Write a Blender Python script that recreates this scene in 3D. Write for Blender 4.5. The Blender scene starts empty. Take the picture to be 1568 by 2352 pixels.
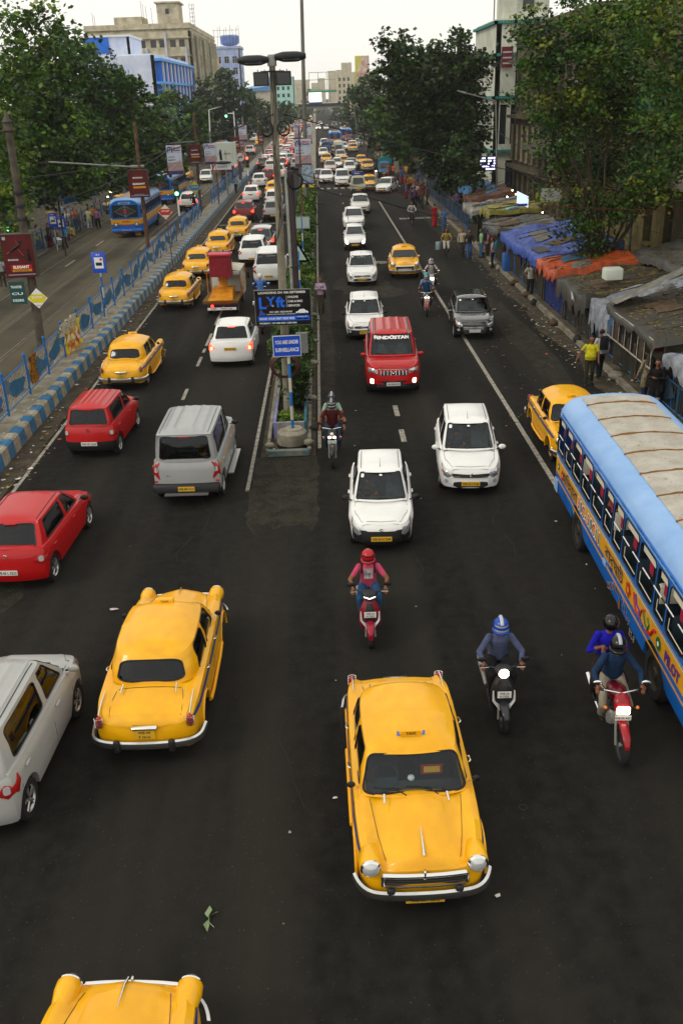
import bpy, math, random
import numpy as np
from mathutils import Vector, Matrix
from math import radians as R, pi, sin, cos
SC = bpy.context.scene
COL = SC.collection
rnd = random.Random(7)
F, CX, CY, CAMH = 2080.0, 784.0, 1176.0, 9.4
_d = np.array([725 - CX, 222 - CY, F]); _d /= np.linalg.norm(_d)
_dx = 166.0; _dy = (F * F - 59 * _dx) / 954.0
_n = np.array([_dx, _dy, F]); _n /= np.linalg.norm(_n)
_r = np.cross(_n, _d)
cam = bpy.data.cameras.new('camera'); camo = bpy.data.objects.new('camera', cam); COL.objects.link(camo)
ax_x = Vector((_r[0], _d[0], -_n[0])); ax_y = -Vector((_r[1], _d[1], -_n[1])); ax_z = -Vector((_r[2], _d[2], -_n[2]))
camo.matrix_world = Matrix(((ax_x.x, ax_y.x, ax_z.x, 0), (ax_x.y, ax_y.y, ax_z.y, 0), (ax_x.z, ax_y.z, ax_z.z, CAMH), (0, 0, 0, 1)))
cam.sensor_fit = 'VERTICAL'; cam.sensor_height = 36; cam.sensor_width = 24; cam.lens = F / 2352 * 36
cam.clip_start = 0.1; cam.clip_end = 6000
SC.camera = camo
def ray(u, v):
 p = np.array([u - CX, v - CY, F]); return np.array([p @ _r, p @ _d, -(p @ _n)])
def G(u, v, z=0.0):
 w = ray(u, v); t = (z - CAMH) / w[2]; return float(w[0] * t), float(w[1] * t)
def AY(u, v, Y):
 w = ray(u, v); t = Y / w[1]; return float(w[0] * t), Y, float(CAMH + w[2] * t)
SUN_EL, SUN_AZ = R(42), R(-115)           # azimuth from +Y (road direction) toward +X
wd = bpy.data.worlds.new('World'); SC.world = wd; wd.use_nodes = True
nt = wd.node_tree; nt.nodes.clear()
sky = nt.nodes.new('ShaderNodeTexSky'); sky.sky_type = 'NISHITA'; sky.sun_disc = False
sky.sun_elevation = SUN_EL; sky.sun_rotation = SUN_AZ; sky.dust_density = 6; sky.air_density = 1.2; sky.altitude = 10
mx = nt.nodes.new('ShaderNodeMix'); mx.data_type = 'RGBA'; mx.inputs[0].default_value = 0.9
vm = nt.nodes.new('ShaderNodeVectorMath'); vm.operation = 'SCALE'; vm.inputs[0].default_value = (1, .975, .90); vm.inputs[3].default_value = 8.6   # even overcast cloud layer over the clear sky
nt.links.new(vm.outputs[0], mx.inputs[7])
bg = nt.nodes.new('ShaderNodeBackground'); bg.inputs[1].default_value = 0.13
out = nt.nodes.new('ShaderNodeOutputWorld')
nt.links.new(sky.outputs[0], mx.inputs[6]); nt.links.new(mx.outputs[2], bg.inputs[0]); nt.links.new(bg.outputs[0], out.inputs[0])
sl = bpy.data.lights.new('sun', 'SUN'); sl.energy = 0.8; sl.angle = R(14); sl.color = (1, .94, .84)
so = bpy.data.objects.new('sun', sl); COL.objects.link(so)
_sd = Vector((sin(SUN_AZ) * cos(SUN_EL), cos(SUN_AZ) * cos(SUN_EL), sin(SUN_EL)))
so.rotation_euler = _sd.to_track_quat('Z', 'Y').to_euler()
SC.view_settings.view_transform = 'Standard'; SC.view_settings.look = 'None'
HAZE = 0.00024
SC.view_settings.exposure = 0.1; SC.view_settings.gamma = 1
cy = SC.cycles; cy.max_bounces = 6; cy.diffuse_bounces = 3; cy.glossy_bounces = 3; cy.transparent_max_bounces = 12
cy.transmission_bounces = 4; cy.volume_bounces = 3; cy.sample_clamp_indirect = 6; cy.caustics_reflective = False; cy.caustics_refractive = False
cy.use_denoising = True
MATS = {}
def hx(h):
 h = h.lstrip('#'); c = [int(h[i:i + 2], 16) / 255 for i in (0, 2, 4)]
 return tuple(((x / 12.92) if x <= .04045 else ((x + .055) / 1.055) ** 2.4) for x in c)
def mat(name, col=(.5, .5, .5), rough=.6, metal=0, coat=0, emis=0, ecol=None, var=0, vscale=6, col2=None, bump=0, bscale=40, spec=.3, stretch=None, detail=4, lo=.35, hi=.65, bits=None, streak=None):
 """principled material; col2/var mix by noise; bump from noise"""
 if name in MATS: return MATS[name]
 if isinstance(col, str): col = hx(col)
 if isinstance(col2, str): col2 = hx(col2)
 m = bpy.data.materials.new(name); m.use_nodes = True; t = m.node_tree; b = t.nodes['Principled BSDF']
 b.inputs['Base Color'].default_value = (*col, 1); b.inputs['Roughness'].default_value = rough; b.inputs['Metallic'].default_value = metal
 b.inputs['Coat Weight'].default_value = coat * .55; b.inputs['Coat Roughness'].default_value = .06; b.inputs['Specular IOR Level'].default_value = spec
 if emis: b.inputs['Emission Color'].default_value = (*(ecol or col), 1); b.inputs['Emission Strength'].default_value = emis
 def coords():
  tc = t.nodes.new('ShaderNodeTexCoord'); mp = t.nodes.new('ShaderNodeMapping')
  t.links.new(tc.outputs['Object'], mp.inputs[0])
  if stretch: mp.inputs['Scale'].default_value = stretch
  return mp.outputs[0]
 if var or col2:
  n = t.nodes.new('ShaderNodeTexNoise'); n.inputs['Scale'].default_value = vscale; n.inputs['Detail'].default_value = detail; n.inputs['Roughness'].default_value = .62
  t.links.new(coords(), n.inputs[0])
  mr = t.nodes.new('ShaderNodeMapRange'); mr.inputs[1].default_value = lo; mr.inputs[2].default_value = hi
  t.links.new(n.outputs[0], mr.inputs[0])
  mm = t.nodes.new('ShaderNodeMix'); mm.data_type = 'RGBA'
  c2 = col2 if col2 else tuple(x * (1 - var) for x in col)
  mm.inputs[6].default_value = (*col, 1); mm.inputs[7].default_value = (*c2, 1)
  t.links.new(mr.outputs[0], mm.inputs[0]); last = mm.outputs[2]
  if streak:
   n4 = t.nodes.new('ShaderNodeTexNoise'); n4.inputs['Scale'].default_value = 1; n4.inputs['Detail'].default_value = 6; mp4 = t.nodes.new('ShaderNodeMapping'); tc4 = t.nodes.new('ShaderNodeTexCoord')
   t.links.new(tc4.outputs['Object'], mp4.inputs[0]); mp4.inputs['Scale'].default_value = streak[0]; t.links.new(mp4.outputs[0], n4.inputs[0])
   m4 = t.nodes.new('ShaderNodeMapRange'); m4.inputs[1].default_value = .42; m4.inputs[2].default_value = .68; t.links.new(n4.outputs[0], m4.inputs[0]); k4 = t.nodes.new('ShaderNodeMix'); k4.data_type = 'RGBA'
   t.links.new(m4.outputs[0], k4.inputs[0]); t.links.new(last, k4.inputs[6]); k4.inputs[7].default_value = (*hx(streak[1]), 1); last = k4.outputs[2]
  if bits:
   n3 = t.nodes.new('ShaderNodeTexNoise'); n3.inputs['Scale'].default_value = bits[0]; n3.inputs['Detail'].default_value = 2
   t.links.new(coords(), n3.inputs[0])
   m3 = t.nodes.new('ShaderNodeMapRange'); m3.inputs[1].default_value = bits[1]; m3.inputs[2].default_value = bits[1] + .04
   t.links.new(n3.outputs[0], m3.inputs[0]); k = t.nodes.new('ShaderNodeMix'); k.data_type = 'RGBA'
   t.links.new(m3.outputs[0], k.inputs[0]); t.links.new(last, k.inputs[6]); k.inputs[7].default_value = (*hx(bits[2]), 1); last = k.outputs[2]
  t.links.new(last, b.inputs['Base Color'])
  r2 = t.nodes.new('ShaderNodeMapRange'); r2.inputs[3].default_value = rough; r2.inputs[4].default_value = min(1, rough + .12)
  t.links.new(n.outputs[0], r2.inputs[0]); t.links.new(r2.outputs[0], b.inputs['Roughness'])
 if bump:
  n2 = t.nodes.new('ShaderNodeTexNoise'); n2.inputs['Scale'].default_value = bscale; n2.inputs['Detail'].default_value = 5
  t.links.new(coords(), n2.inputs[0]); bp = t.nodes.new('ShaderNodeBump'); bp.inputs['Strength'].default_value = bump; bp.inputs['Distance'].default_value = .02
  t.links.new(n2.outputs[0], bp.inputs['Height']); t.links.new(bp.outputs[0], b.inputs['Normal'])
 MATS[name] = m; return m
def glassmat(name, tint, fres=1.45):
 if name in MATS: return MATS[name]
 m = bpy.data.materials.new(name); m.use_nodes = True; t = m.node_tree; t.nodes.clear()
 o = t.nodes.new('ShaderNodeOutputMaterial'); mxs = t.nodes.new('ShaderNodeMixShader'); fr = t.nodes.new('ShaderNodeFresnel'); fr.inputs[0].default_value = fres
 tr = t.nodes.new('ShaderNodeBsdfTransparent'); tr.inputs[0].default_value = (*tint, 1); gl = t.nodes.new('ShaderNodeBsdfGlossy'); gl.inputs['Roughness'].default_value = .04
 gl.inputs[0].default_value = (.9, .95, 1, 1)
 t.links.new(fr.outputs[0], mxs.inputs[0]); t.links.new(tr.outputs[0], mxs.inputs[1]); t.links.new(gl.outputs[0], mxs.inputs[2]); t.links.new(mxs.outputs[0], o.inputs[0])
 MATS[name] = m; return m
def leafmat(name, c1, c2, c3, trans=.25):
 if name in MATS: return MATS[name]
 m = bpy.data.materials.new(name); m.use_nodes = True; t = m.node_tree; b = t.nodes['Principled BSDF']
 at = t.nodes.new('ShaderNodeAttribute'); at.attribute_name = 'tone'
 cr = t.nodes.new('ShaderNodeValToRGB'); cr.color_ramp.elements[0].color = (*hx(c1), 1); cr.color_ramp.elements[1].color = (*hx(c3), 1)
 e = cr.color_ramp.elements.new(.55); e.color = (*hx(c2), 1)
 t.links.new(at.outputs['Fac'], cr.inputs[0]); t.links.new(cr.outputs[0], b.inputs['Base Color'])
 b.inputs['Roughness'].default_value = .5; b.inputs['Specular IOR Level'].default_value = .35
 tl = t.nodes.new('ShaderNodeBsdfTranslucent'); t.links.new(cr.outputs[0], tl.inputs[0]); ms = t.nodes.new('ShaderNodeMixShader'); ms.inputs[0].default_value = trans
 o = [x for x in t.nodes if x.type == 'OUTPUT_MATERIAL'][0]
 t.links.new(b.outputs[0], ms.inputs[1]); t.links.new(tl.outputs[0], ms.inputs[2]); t.links.new(ms.outputs[0], o.inputs[0])
 MATS[name] = m; return m
CHROME = mat('chrome', (.78, .78, .76), .16, 1); BLACK = mat('black_plastic', (.012, .012, .013), .45)
RUBBER = mat('rubber', (.015, .015, .015), .8, bump=.1); DARK = mat('dark_trim', (.02, .021, .024), .5)
STEEL = mat('galvanised_steel', '#8d8e88', .5, .3, var=.3, vscale=5); ALLOY = mat('alloy', (.42, .42, .41), .35, .8)
RUST = mat('rusty_steel', '#4a3226', .8, 0, col2='#6b5140', vscale=4, bump=.2); CONC = mat('concrete', '#918b7c', .85, col2='#65604f', vscale=1.6, bump=.3, bscale=25, detail=8)
WHITE = mat('white_paint', (.78, .78, .76), .5); LENS = mat('clear_lens', (.55, .57, .58), .08, .35, coat=1)
LAMP_ON = mat('headlamp_lit', (1, .9, .7), .3, emis=7, ecol=(1, .82, .52)); TAIL = mat('tail_lens', (.35, .01, .01), .15, coat=1)
TAIL_ON = mat('tail_lamp_lit', (1, .05, .03), .3, emis=3.2, ecol=(1, .045, .02)); AMBER = mat('amber_lens', (.7, .2, .02), .15, coat=1)
GLASS = glassmat('window_glass', (.80, .88, .88)); GLASSD = glassmat('dark_window_glass', (.16, .19, .2)); GLASSO = mat('far_window_glass', (.02, .028, .032), .08, coat=.5)
PLATE_W = mat('plate_white', (.72, .72, .68), .5); PLATE_Y = mat('plate_yellow', (.72, .42, .03), .5); INK = mat('ink', (.012, .012, .015), .5)
SEAT = mat('seat_fabric', '#5c686c', .8, var=.3); SEATB = mat('seat_blue', '#20343f', .8, var=.3); INNER = mat('cabin_inner', '#34383a', .8)
def tag(o, label=None, cat=None, group=None, kind=None):
 if label: o['label'] = label
 if cat: o['category'] = cat
 if group: o['group'] = group
 if kind: o['kind'] = kind
 return o
def empty(name, loc=(0, 0, 0), rz=0, label=None, cat=None, group=None):
 o = bpy.data.objects.new(name, None); COL.objects.link(o); o.location = loc; o.rotation_euler = (0, 0, rz); o.empty_display_size = .1
 return tag(o, label, cat, group)
CH = {}
def link(name, me, parent=None, loc=None, rot=None):
 o = bpy.data.objects.new(name, me); COL.objects.link(o)
 if parent is not None: o.parent = parent; CH.setdefault(parent, []).append(o)
 if loc: o.location = loc
 if rot: o.rotation_euler = rot
 return o
def copy_tree(o, parent=None, swap=None):
 c = o.copy(); COL.objects.link(c)
 if parent is not None: c.parent = parent; CH.setdefault(parent, []).append(c)
 for ch in CH.get(o, []): copy_tree(ch, c, swap)
 if swap and c.data is not None:
  for i, s in enumerate(c.material_slots):
   nm = s.material.name if s.material else ''
   if nm in swap: s.link = 'OBJECT'; s.material = swap[nm]
 return c
def place(o, loc, rz, label=None, group=None):
 o.location = loc; o.rotation_euler = (0, 0, rz)
 if label: o['label'] = label
 if group: o['group'] = group
 return o
class MB:
 def __init__(s): s.v = []; s.f = []; s.m = []; s.mats = []; s.mi = 0
 def use(s, m):
  if m not in s.mats: s.mats.append(m)
  s.mi = s.mats.index(m); return s
 def add(s, vs, fs, m=None):
  if m is not None: s.use(m)
  b = len(s.v); s.v.extend([tuple(map(float, p)) for p in vs]); s.f.extend([tuple(b + i for i in f) for f in fs]); s.m.extend([s.mi] * len(fs)); return s
 def box(s, x0, x1, y0, y1, z0, z1, m=None, taper=0, rot=None, piv=None):
  t = taper
  vs = [(x0, y0, z0), (x1, y0, z0), (x1, y1, z0), (x0, y1, z0), (x0 + t, y0 + t, z1), (x1 - t, y0 + t, z1), (x1 - t, y1 - t, z1), (x0 + t, y1 - t, z1)]
  if rot is not None:
   c = Vector(piv if piv else ((x0 + x1) / 2, (y0 + y1) / 2, (z0 + z1) / 2)); vs = [rot @ (Vector(p) - c) + c for p in vs]
  return s.add(vs, [(3, 2, 1, 0), (4, 5, 6, 7), (0, 1, 5, 4), (1, 2, 6, 5), (2, 3, 7, 6), (3, 0, 4, 7)], m)
 def rbox(s, x0, x1, y0, y1, z0, z1, r=.02, m=None):
  """box with chamfered vertical and top edges"""
  def ring(i, z):
   return [(x0 + i + r, y0 + i, z), (x1 - i - r, y0 + i, z), (x1 - i, y0 + i + r, z), (x1 - i, y1 - i - r, z), (x1 - i - r, y1 - i, z), (x0 + i + r, y1 - i, z), (x0 + i, y1 - i - r, z), (x0 + i, y0 + i + r, z)]
  return s.loft([ring(0, z0), ring(0, z1 - r), ring(r * .7, z1)], m, caps=True)
 def tube(s, pts, r, n=8, m=None, cap=True, closed=False):
  pts = [Vector(p) for p in pts]; N = len(pts); rr = r if hasattr(r, '__len__') else [r] * N
  rings = []; prev = None
  for i, p in enumerate(pts):
   if closed: d = pts[(i + 1) % N] - pts[i - 1]
   else: d = (pts[min(i + 1, N - 1)] - pts[max(i - 1, 0)])
   d.normalize()
   if prev is None: a = d.orthogonal().normalized()
   else:
    a = prev - d * prev.dot(d)
    a = a.normalized() if a.length > 1e-6 else d.orthogonal().normalized()
   prev = a; b = d.cross(a)
   rings.append([p + (a * cos(2 * pi * k / n) + b * sin(2 * pi * k / n)) * rr[i] for k in range(n)])
  if closed: rings.append(rings[0])
  return s.loft(rings, m, caps=cap and not closed)
 def loft(s, rings, m=None, caps=False, closed=True):
  n = len(rings[0]); vs = [p for r in rings for p in r]; fs = []
  for i in range(len(rings) - 1):
   for k in range(n if closed else n - 1):
    a = i * n + k; b = i * n + (k + 1) % n; fs.append((a, b, b + n, a + n))
  if caps: fs.append(tuple(range(n))[::-1]); fs.append(tuple(range((len(rings) - 1) * n, len(rings) * n)))
  return s.add(vs, fs, m)
 def grid(s, P, m=None, flip=False):
  a = len(P); b = len(P[0]); vs = [p for r in P for p in r]; fs = []
  for i in range(a - 1):
   for j in range(b - 1):
    q = (i * b + j, (i + 1) * b + j, (i + 1) * b + j + 1, i * b + j + 1); fs.append(q[::-1] if flip else q)
  return s.add(vs, fs, m)
 def lathe(s, prof, n=20, m=None, axis='z', c=(0, 0, 0)):
  rings = []
  for (r, h) in prof:
   rg = []
   for k in range(n):
    a = 2 * pi * k / n
    p = (r * cos(a), r * sin(a), h) if axis == 'z' else ((h, r * cos(a), r * sin(a)) if axis == 'x' else (r * cos(a), h, r * sin(a)))
    rg.append((p[0] + c[0], p[1] + c[1], p[2] + c[2]))
   rings.append(rg)
  return s.loft(rings, m)
 def ball(s, c, r, m=None, n=10, k=7):
  rx, ry, rz = r if hasattr(r, '__len__') else (r, r, r); prof = []
  rings = [[(c[0] + rx * sin(pi * i / k) * cos(2 * pi * j / n), c[1] + ry * sin(pi * i / k) * sin(2 * pi * j / n), c[2] - rz * cos(pi * i / k)) for j in range(n)] for i in range(k + 1)]
  return s.loft(rings, m)
 def disc(s, c, r, m=None, n=16, nrm='y', ry=None):
  ry = ry or r; vs = []
  for k in range(n):
   a = 2 * pi * k / n; p, q = r * cos(a), ry * sin(a)
   vs.append((c[0] + p, c[1], c[2] + q) if nrm in ('y', '-y') else ((c[0], c[1] + p, c[2] + q) if nrm in ('x', '-x') else (c[0] + p, c[1] + q, c[2])))
  f = tuple(range(n)); f = f[::-1] if nrm in ('-x', '-z', 'y') else f
  return s.add(vs, [f], m)
 def text(s, txt, org, ux, uy, size, m, align='c', width=None, depth=0, bold=0, fn=None):
  """flat lettering in the plane org + a*ux + b*uy"""
  V, Fc, w, h = textgeo(txt, bold); k = size; kx = k
  if width: kx = width / w
  ox = {'c': -w / 2, 'l': 0, 'r': -w}[align]
  if fn: vs = [fn((x + ox) * kx, (y - h / 2) * k) for x, y in V]
  else:
   o = Vector(org); a = Vector(ux).normalized(); b = Vector(uy).normalized()
   vs = [o + a * ((x + ox) * kx) + b * ((y - h / 2) * k) for x, y in V]
  return s.add(vs, Fc, m)
 def build(s, name, parent=None, smooth=None, loc=None, rot=None, mats=None):
  me = bpy.data.meshes.new(name); me.from_pydata(s.v, [], s.f)
  for m in (mats or s.mats): me.materials.append(m)
  if len(s.mats) > 1: me.polygons.foreach_set('material_index', s.m)
  if smooth is not None:
   me.polygons.foreach_set('use_smooth', [True] * len(me.polygons)); me.set_sharp_from_angle(angle=R(smooth))
  me.update(); return link(name, me, parent, loc, rot)
TX = {}
def textgeo(txt, bold=0):
 k = (txt, bold)
 if k in TX: return TX[k]
 c = bpy.data.curves.new('t', 'FONT'); c.body = txt; c.size = 1; c.resolution_u = 2; c.offset = bold
 o = bpy.data.objects.new('t', c); COL.objects.link(o); dg = bpy.context.evaluated_depsgraph_get(); me = bpy.data.meshes.new_from_object(o.evaluated_get(dg))
 V = [(v.co.x, v.co.y) for v in me.vertices]; Fc = [tuple(p.vertices) for p in me.polygons]
 bpy.data.objects.remove(o); bpy.data.curves.remove(c); bpy.data.meshes.remove(me)
 if not V: V = [(0, 0)]; Fc = []
 x0 = min(v[0] for v in V); V = [(x - x0, y) for x, y in V]; w = max(v[0] for v in V) or 1; h = .7
 TX[k] = (V, Fc, w, h); return TX[k]
def rr(a0, a1, b0, b1, r=.3, n=5):
 """rounded rectangle outline, r = corner radius as a share of half the smaller side (per axis)"""
 ca, cb = (a0 + a1) / 2, (b0 + b1) / 2; ha, hb = abs(a1 - a0) / 2, abs(b1 - b0) / 2; o = []
 for (sx, sy, st) in ((1, 1, 0), (-1, 1, 90), (-1, -1, 180), (1, -1, 270)):
  for k in range(n):
   t = R(st + 90 * k / (n - 1)); o.append((ca + ha * (sx * (1 - r) + r * cos(t)), cb + hb * (sy * (1 - r) + r * sin(t))))
 return o
def smooth01(x): x = max(0, min(1, x)); return x * x * (3 - 2 * x)
def cr(P, s):
 """catmull-rom through rows of P with mirrored x beyond both ends"""
 n = len(P) - 1; s = max(0, min(n, s)); i = min(int(s), n - 1); t = s - i
 def g(k):
  if k < 0: q = P[-k].copy(); q[0] = -q[0]; return q
  if k > n: q = P[2 * n - k].copy(); q[0] = -q[0]; return q
  return P[k]
 a, b, c, d = g(i - 1), g(i), g(i + 1), g(i + 2)
 return .5 * ((2 * b) + (c - a) * t + (2 * a - 5 * b + 4 * c - d) * t * t + (3 * b - a - 3 * c + d) * t ** 3)
def surf_patch(mb, fn, outline, off, m, rings=3, skirt=.012, flip=False, dome=0):
 """fill an outline given in surface parameters, offset along the surface normal"""
 ca = sum(p[0] for p in outline) / len(outline); cb = sum(p[1] for p in outline) / len(outline); e = 1e-3
 def pt(a, b, o):
  p = np.array(fn(a, b)); da = np.array(fn(a + e, b)) - np.array(fn(a - e, b)); db = np.array(fn(a, b + e)) - np.array(fn(a, b - e))
  nn = np.cross(da, db); L = np.linalg.norm(nn); nn = nn / L if L > 1e-12 else np.zeros(3)
  if flip: nn = -nn
  return p + nn * o
 R_ = []
 if skirt: R_.append([pt(a, b, off - skirt) for a, b in outline])
 for k in range(rings):
  f = 1 - k / rings; R_.append([pt(ca + (a - ca) * f, cb + (b - cb) * f, off + dome * (1 - f * f)) for a, b in outline])
 n = len(outline); vs = [p for r in R_ for p in r] + [pt(ca, cb, off + dome)]; fs = []
 for i in range(len(R_) - 1):
  for k in range(n):
   q = (i * n + k, i * n + (k + 1) % n, (i + 1) * n + (k + 1) % n, (i + 1) * n + k); fs.append(q[::-1] if flip else q)
 c = len(vs) - 1; b0 = (len(R_) - 1) * n
 for k in range(n):
  q = (b0 + k, b0 + (k + 1) % n, c); fs.append(q[::-1] if flip else q)
 mb.add(vs, fs, m)
# cars
def wheel(root, x, y, r, w, rim, det, name='wheel', hub=None):
 sg = 1 if x > 0 else -1
 mb = MB(); n = 26 if det > 1 else 14; rr_ = r * .64
 mb.lathe([(rr_, -w / 2), (r * .93, -w / 2), (r, -w * .33), (r, w * .33), (r * .93, w / 2), (rr_, w / 2)], n, RUBBER, 'x')
 mb.lathe([(rr_, w / 2 * k) for k in (-1, 1)], n, DARK, 'x')
 o = mb.build(name, root, 40, (x - sg * w / 2, y, r))
 rb = MB(); f = sg * w * .36
 rb.use(rim)
 if hub == 'steel':
  rb.lathe([(.001, f + sg * .03), (r * .22, f + sg * .03), (r * .26, f), (r * .5, f - sg * .02), (rr_, f + sg * .02)], n, rim, 'x')
 elif hub == 'cap':
  rb.lathe([(.001, f + sg * .06), (r * .18, f + sg * .055), (r * .33, f + sg * .02), (r * .36, f - sg * .01)], n, CHROME, 'x')
  rb.lathe([(r * .36, f - sg * .01), (r * .5, f - sg * .03), (rr_, f + sg * .02)], n, rim, 'x')
 else:
  rb.lathe([(rr_, f + sg * .02), (rr_ * .9, f - sg * .01)], n, rim, 'x')
  rb.disc((f - sg * .05, 0, 0), rr_, DARK, n, 'x' if sg > 0 else '-x')
  for k in range(5 if det > 1 else 5):
   a = 2 * pi * k / 5 + .3
   for da in (-.13, .13) if det > 1 else (0,):
    p0 = (f + sg * .005, .04 * cos(a), .04 * sin(a)); p1 = (f, rr_ * .93 * cos(a + da), rr_ * .93 * sin(a + da))
    rb.tube([p0, p1], .016 if det > 1 else .03, 5, rim)
  rb.disc((f + sg * .012, 0, 0), r * .16, rim, 10, 'x' if sg > 0 else '-x')
 rb.build('rim', o, 40)
 return o
def make_car(name, S, det=2):
 """S: specification dictionary of one body style; front faces +y"""
 W2 = S['W'] / 2
 lp = np.array([(p[0], p[1], p[2]) for p in S['plan']], float)      # x, y, shoulder z
 N = len(lp) - 1; zb0 = S.get('sill', .26); zmin = .18; paint = S['paint']
 prof_z = [0, .12, .35, .62, .85, 1.0]; prof_o = S.get('prof', [-.09, -.02, .0, .0, -.012, -.06])
 def W(s, z):
  p = cr(lp, s); e = 1e-2; q = cr(lp, min(N, s + e)) - cr(lp, max(0, s - e)); L = math.hypot(q[0], q[1]) or 1
  nx, ny = -q[1] / L, q[0] / L; vz = (z - zmin) / max(.05, p[2] - zmin); o = float(np.interp(vz, prof_z, prof_o))
  if s < 1.2 or s > N - 1.2: o += S.get('endprof', lambda vz, s: 0)(vz, s)
  return (max(0, p[0] + nx * o) if (s > 1e-6 and s < N - 1e-6) else 0.0, p[1] + ny * o, z)
 Wl = lambda s, z: (lambda p: (-p[0], p[1], p[2]))(W(s, z))
 Wf = lambda t, z: (lambda p: (math.copysign(p[0], t), p[1], p[2]))(W(abs(t), z))
 Wr = lambda t, z: (lambda p: (math.copysign(p[0], t), p[1], p[2]))(W(N - abs(t), z))
 wr = S['wr']; arch = wr + .055
 def zbot(s):
  x, y, _ = cr(lp, s); z = zb0
  if s < .9 or s > N - .9: z = S.get('zend', zb0)
  if x > W2 * .75:
   for yw in S['ax']:
    d = abs(y - yw)
    if d < arch: z = max(z, wr + math.sqrt(arch * arch - d * d))
  return z
 ns = 120 if det > 1 else 56
 ss = [N * i / ns for i in range(ns + 1)]
 vz = [0, .06, .14, .25, .38, .5, .62, .74, .84, .92, .97, 1] if det > 1 else [0, .15, .4, .7, .92, 1]
 B = MB(); B.use(paint)
 half = []
 for s in ss:
  zb = zbot(s); zs = cr(lp, s)[2]; col = [W(s, zb + (zs - zb) * v) for v in vz]
  inn = (max(0, col[0][0] - .2), col[0][1] * (.97 if (s < 1 or s > N - 1) else 1), col[0][2])
  half.append([inn] + col)
 ring = half + [[(-p[0], p[1], p[2]) for p in c] for c in half[-2:0:-1]]
 ring.append(ring[0])
 B.grid(ring, None, flip=True)
 m = 18 if det > 1 else 10
 gb = np.array([(p[0], p[1], p[2]) for p in S['gbase']], float); gr = np.array([(p[0], p[1], p[2]) for p in S['groof']], float)
 cab0, cab1 = gb[-1][1] + .12, gb[0][1] - .12
 H = S.get('H'); gyx = sorted((float(cr(gb, q / 8)[1]), float(cr(gb, q / 8)[0])) for q in range(57)); gw = lambda y: float(np.interp(y, [a[0] for a in gyx], [a[1] for a in gyx]))
 ends = (lp[0][1], lp[-1][1])
 rows = []
 for c in half:
  x, y, z = c[-1]; row = []
  for k in range(m + 1):
   t = -1 + 2 * k / m; t = math.copysign(abs(t) ** .9, t); px = x * t
   if H:
    e = smooth01(min(x - abs(px), (ends[0] - y) * .9 + .01, (y - ends[1]) * .9 + .01) / S.get('edge', .13)); row.append((px, y, z + (H(abs(px), y) - z) * e))
   else:
    e = smooth01(min((x - abs(px)) / .25, (ends[0] - y) / .3 + .02, (y - ends[1]) / .15 + .02)); row.append((px, y, z + S.get('crown', .05) * e))
  rows.append(row)
 vs = [p for r in rows for p in r]; fs = []
 for i in range(len(rows) - 1):
  for k in range(m):
   q = (i * (m + 1) + k, i * (m + 1) + k + 1, (i + 1) * (m + 1) + k + 1, (i + 1) * (m + 1) + k)
   if det > 1 and all(cab0 < vs[a][1] < cab1 and abs(vs[a][0]) < gw(vs[a][1]) - .05 for a in q): continue
   fs.append(q[::-1])
 B.add(vs, fs)
 NG = 7; bul = S.get('bulge', .03)
 def Gh(s, v):
  b = cr(gb, s); r_ = cr(gr, s); p = b + (r_ - b) * v
  q = cr(gb, min(NG, s + .01)) - cr(gb, max(0, s - .01)); L = math.hypot(q[0], q[1]) or 1
  o = bul * 4 * v * (1 - v) * .8; x = p[0] - q[1] / L * o; y = p[1] + q[0] / L * o
  if s < 1e-6 or s > NG - 1e-6: x = 0.0
  return (x, y, p[2])
 Ghf = lambda t, v: (lambda p: (math.copysign(p[0], t), p[1], p[2]))(Gh(abs(t), v))
 Ghr = lambda t, v: (lambda p: (math.copysign(p[0], t), p[1], p[2]))(Gh(NG - abs(t), v))
 Ghl = lambda s, v: (lambda p: (-p[0], p[1], p[2]))(Gh(s, v))
 wins = S['wins']     # (name, s0, s1, v0, v1, radius, glass) in greenhouse parameters; front s0=0, rear s1=7
 svals = set([NG * i / (56 if det > 1 else 28) for i in range((56 if det > 1 else 28) + 1)]); vvals = set([0, .5, 1])
 for w in wins: svals |= {w[1], w[2]}; vvals |= {w[3], w[4]}
 sv = sorted(svals); sv = [s for i, s in enumerate(sv) if i == 0 or s - sv[i - 1] > 1e-4]; vv = sorted(vvals)
 gv = [Gh(s, v) for s in sv for v in vv]; gf = []; nv = len(vv)
 for i in range(len(sv) - 1):
  for j in range(nv - 1):
   sm, vm = (sv[i] + sv[i + 1]) / 2, (vv[j] + vv[j + 1]) / 2
   if any(w[1] < sm < w[2] and w[3] < vm < w[4] for w in wins): continue
   gf.append((i * nv + j, i * nv + j + 1, (i + 1) * nv + j + 1, (i + 1) * nv + j))
 B.add(gv, gf); B.add([(-p[0], p[1], p[2]) for p in gv], [f[::-1] for f in gf])
 mr = 40 if S.get('ribs') and det > 1 else 12; cw = S.get('rcrown', .09); rows = []
 for s in sv:
  x, y, z = Gh(s, 1); row = []
  for k in range(mr + 1):
   t = -1 + 2 * k / mr; t = math.copysign(abs(t) ** .7, t)
   ey = min((gr[0][1] - y) / .28, (y - gr[-1][1]) / .28); e = (1 - abs(t) ** 2.6) * smooth01(.5 + ey * .5) if ey < 1 else (1 - abs(t) ** 2.6)
   rz = z + cw * e * (1 if ey > 0 else 0)
   if ey < 1: rz = z + cw * (1 - abs(t) ** 2.6) * math.sin(pi / 2 * max(0, min(1, ey)))
   if S.get('ribs') and abs(t) < .8: rz += .022 * max(0, cos(t * S['ribs'] * pi)) ** 2 * smooth01(ey)
   row.append((x * t, y, rz))
  rows.append(row)
 B.grid(rows, None, flip=True)
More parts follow.
